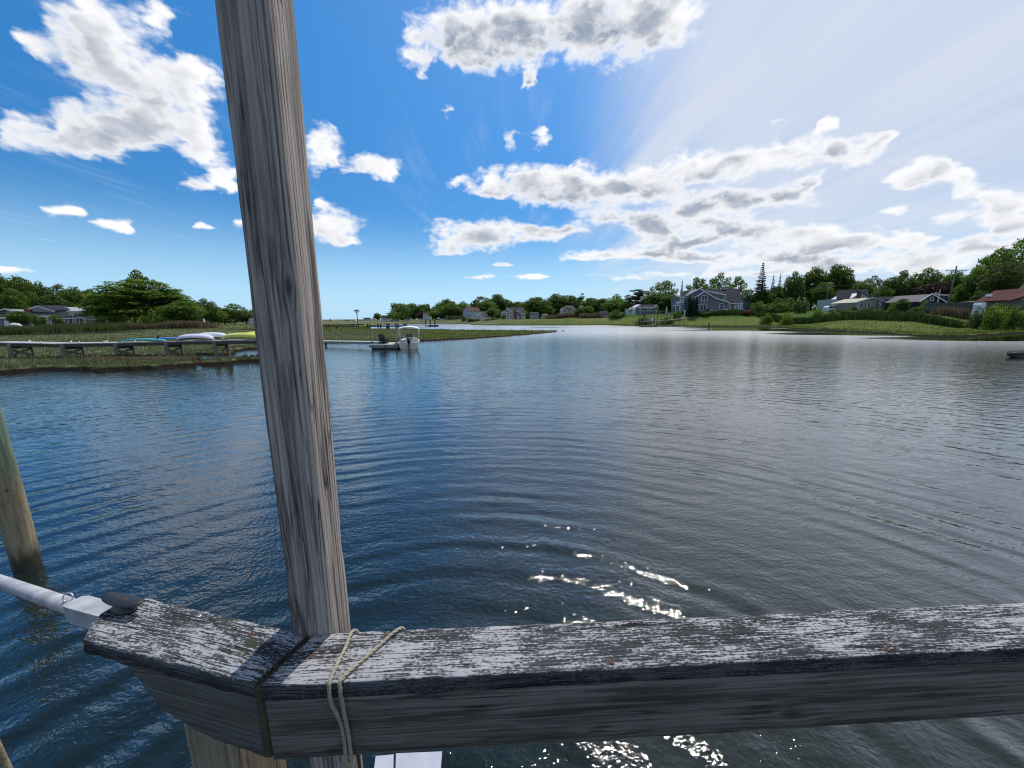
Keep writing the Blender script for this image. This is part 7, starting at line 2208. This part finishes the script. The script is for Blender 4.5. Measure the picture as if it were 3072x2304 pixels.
# behind the blue-grey house
for (px, yt, yb, w, d, kd, lf, lab) in (
  (1914, 868, 950, 52, 180, 'pine', 'conifer', 'dark leaning pine above the blue cottage'),
  (1888, 886, 950, 40, 182, 'pine', 'conifer', 'dark pine left of the leaning pine'),
  (1965, 878, 946, 84, 172, 'oak', 'dark', 'dark rounded wood edge behind the blue cottage'),
  (1990, 842, 946, 76, 180, 'loose', 'mid', 'tall airy tree behind the lawn table'),
  (2012, 885, 946, 80, 165, 'oak', 'dark', 'dark tree behind the lawn table'),
  (2040, 845, 946, 26, 172, 'spruce', 'conifer', 'small dark spruce left of the blue-grey house'),
  (2060, 890, 946, 60, 160, 'oak', 'dark', 'dark tree behind the balcony of the blue-grey house'),
  (2085, 834, 946, 62, 172, 'loose', 'mid', 'airy tree rising over the left roof of the blue-grey house'),
  (2150, 820, 946, 74, 175, 'loose', 'mid', 'tallest airy tree over the gables of the blue-grey house'),
  (2110, 858, 946, 70, 165, 'oak', 'mid', 'rounder tree directly behind the gables'),
  (2207, 829, 946, 44, 172, 'loose', 'mid', 'thin airy tree over the chimney of the blue-grey house'),
  (2180, 862, 946, 60, 168, 'oak', 'mid', 'low tree behind the main dark roof'),
  (2240, 868, 946, 44, 166, 'loose', 'dark', 'thin tree right of the main dark roof'),
  (2273, 792, 944, 48, 160, 'spruce', 'conifer', 'tall pointed spruce right of the blue-grey house'),
  (2308, 826, 944, 26, 162, 'spruce', 'conifer', 'slender sparse spruce right of the tall one'),
  (2328, 824, 944, 24, 164, 'spruce', 'conifer', 'second slender spruce beside the big dark trees'),
  (2285, 870, 944, 60, 158, 'oak', 'dark', 'dark tree at the foot of the tall spruce'),
  (2325, 860, 944, 60, 160, 'oak', 'dark', 'dark tree under the slender spruces'),
  (2372, 818, 942, 64, 150, 'oak', 'dark', 'dark rounded tree left in the big grove'),
  (2430, 806, 940, 78, 152, 'oak', 'dark', 'broad dark tree in the middle of the big grove'),
  (2500, 797, 936, 96, 150, 'oak', 'dark', 'tallest dark tree of the big grove before the white house roof'),
  (2458, 850, 938, 70, 146, 'oak', 'mid', 'lower tree in front of the big grove'),
  (2540, 835, 934, 60, 150, 'oak', 'mid', 'mid green tree right of the big grove'),
  (2608, 828, 932, 74, 148, 'loose', 'olive', 'airy olive tree behind the transformer pole'),
  (2575, 845, 932, 70, 142, 'oak', 'mid', 'green tree above the white house chimney'),
  (2666, 832, 930, 96, 132, 'oak', 'dark', 'dark tree behind the beige ranch roof'),
  (2692, 812, 930, 40, 140, 'pine', 'dark', 'dark pine tip above the beige ranch roof'),
  (2640, 860, 930, 60, 125, 'oak', 'dark', 'dark tree close behind the beige gable'),
  (2764, 808, 930, 104, 135, 'oak', 'mid', 'large green tree behind the purple tree'),
  (2842, 815, 930, 84, 128, 'oak', 'mid', 'large green tree behind the leaning utility pole'),
  (2720, 835, 930, 70, 130, 'oak', 'dark', 'dark tree above the skylit roof, left of the large purple tree'),
  (2790, 847, 934, 100, 112, 'oak', 'purple', 'large purple-leaved tree behind the dark navy house'),
  (2880, 850, 936, 70, 105, 'oak', 'mid', 'bright green tree right of the leaning utility pole'),
  (2915, 800, 936, 90, 104, 'oak', 'mid', 'tree at the left of the big right-hand trees'),
  (2965, 748, 936, 130, 108, 'oak', 'mid', 'big tree above the red-brown roof'),
  (2985, 790, 936, 130, 96, 'oak', 'olive', 'big olive tree close above the red-brown roof'),
  (3050, 716, 936, 190, 112, 'loose', 'mid', 'tallest tree at the right edge'),
  (3040, 790, 936, 120, 100, 'oak', 'olive', 'olive tree at the right edge above the roof'),
  (3130, 740, 936, 180, 105, 'oak', 'mid', 'tree just beyond the right edge')):
    T(px, yt, yb, w, d, kd, lf, lab, GC)
T(2930, 875, 940, 60, 90, 'oak', 'dark', 'dark low tree at the left end of the red-brown roof')
# evergreens and shrubs on the lawns
for px, yt, lab in ((2066, 884, 'leftmost'), (2076, 893, 'middle'), (2086, 889, 'rightmost')):
    T(px, yt, 944, 15 if px != 2076 else 17, 124 - (px == 2076), 'column', 'conifer', 'dark columnar evergreen before the blue-grey house, ' + lab + ' of three', 'columnar evergreens')
for (px, yt, yb, w, d, lf, lab) in (
  (2032, 932, 949, 24, 122, 'mid', 'round clipped bush left of the columnar evergreens'),
  (2112, 930, 944, 34, 122, 'olive', 'low loose shrub under the large window of the blue-grey house'),
  (2200, 925, 941, 24, 126, 'dark', 'round dark bush at the porch corner'),
  (2244, 930, 944, 40, 118, 'red', 'dark red bush right of the porch steps'),
  (2280, 905, 944, 70, 140, 'dark', 'tall dark hedge bush right of the porch'),
  (2340, 895, 942, 90, 138, 'dark', 'large dark shrub mass left of the thin bare pole'),
  (2400, 902, 942, 44, 122, 'olive', 'olive shrub at the foot of the thin bare pole'),
  (2455, 925, 950, 52, 98, 'mid', 'bright low shrub left of the white van'),
  (2497, 930, 952, 50, 96, 'olive', 'olive shrub right of the bright one before the van'),
  (2540, 928, 948, 44, 96, 'olive', 'brownish shrub before the white house'),
  (2300, 940, 955, 40, 106, 'light', 'low light green shrub on the lawn slope, left one'),
  (2360, 938, 955, 40, 102, 'light', 'low light green shrub on the lawn slope, right one'),
  (2562, 920, 932, 22, 104, 'dark', 'small dark bush at the left corner of the beige house'),
  (2588, 926, 932, 20, 102.5, 'dark', 'small dark bush under the left window of the beige house'),
  (2624, 922, 931, 44, 103, 'yellow', 'yellow-green shrub row under the beige house window'),
  (2624, 930, 941, 40, 100, 'dark', 'dark hedge behind the transformer pole'),
  (2660, 930, 941, 36, 99, 'mid', 'low bush right of the transformer pole'),
  (2676, 908, 938, 34, 99, 'light', 'yellow-green bush beside the small round tree'),
  (2768, 916, 940, 52, 89, 'dark', 'broad dome-shaped bush before the dark navy house'),
  (2775, 902, 930, 50, 93, 'mid', 'green shrub climbing the dark navy house'),
  (2730, 925, 941, 26, 92, 'dark', 'dark bush between the round tree and the dome bush'),
  (2758, 934, 948, 30, 82, 'mid', 'small round bush on the bank below the dome bush'),
  (2810, 928, 942, 30, 90, 'dark', 'dark bush at the flagpole foot'),
  (2935, 922, 962, 60, 62, 'olive', 'leafy bank bush right of the green reed belt'),
  (2985, 918, 964, 90, 60, 'mid', 'wide leafy bank bush below the white covered box'),
  (3045, 920, 964, 90, 60, 'mid', 'wide leafy bank bush at the right edge'),
  (3110, 915, 964, 90, 60, 'mid', 'leafy bank bush beyond the right edge'),
  (3010, 912, 950, 80, 65, 'olive', 'tall weedy bush before the weathered wall'),
  (1935, 950, 962, 56, 122, 'olive', 'low brush on the bank behind the landing'),
  (2000, 950, 962, 46, 118, 'olive', 'low brush beside the far ramp'),
  (1420, 955, 962, 40, 200, 'olive', 'low brush before the brown-roofed white house'),
  (1480, 953, 962, 44, 196, 'olive', 'low brush right of the brown-roofed white house'),
  (1392, 947, 962, 14, 205, 'dark', 'dark little bush at the corner of the brown-roofed white house')):
    T(px, yt, yb, w, d, 'shrub', lf, lab)
T(2701, 897, 942, 46, 96, 'oak', 'dark', 'small round dark tree with visible trunk before the beige house', name='small_round_tree')
# continuous woodland far behind everything, one mass
far_cl = []
for k in range(420):
    a = R(random.uniform(-66, 70)); d = random.uniform(240, 330)
    x, y = d * math.sin(a), d * math.cos(a)
    px_ = PCX + FPX * math.tan(a)
    if 820 < px_ < 1190: continue
    h_ = 8.5 + 3.5 * vnoise(np.array([x / 30]), np.array([y / 30]))[0]
    if px_ < 820: h_ *= 0.55
    g_ = 2.5
    for q in range(3):
        far_cl.append((x + random.uniform(-4, 4), y + random.uniform(-4, 4), g_ + h_ * (0.25 + 0.3 * q), 4.2 - q * 0.8, 4.2 - q * 0.8, 2.6))
fw = mesh_obj('far_woodland', leaf_cloud('far_woodland', far_cl, 1.0, 1.0), LEAF['dark'])
tag(fw, 'unbroken dark woodland far behind the houses', 'woodland', kind='stuff')
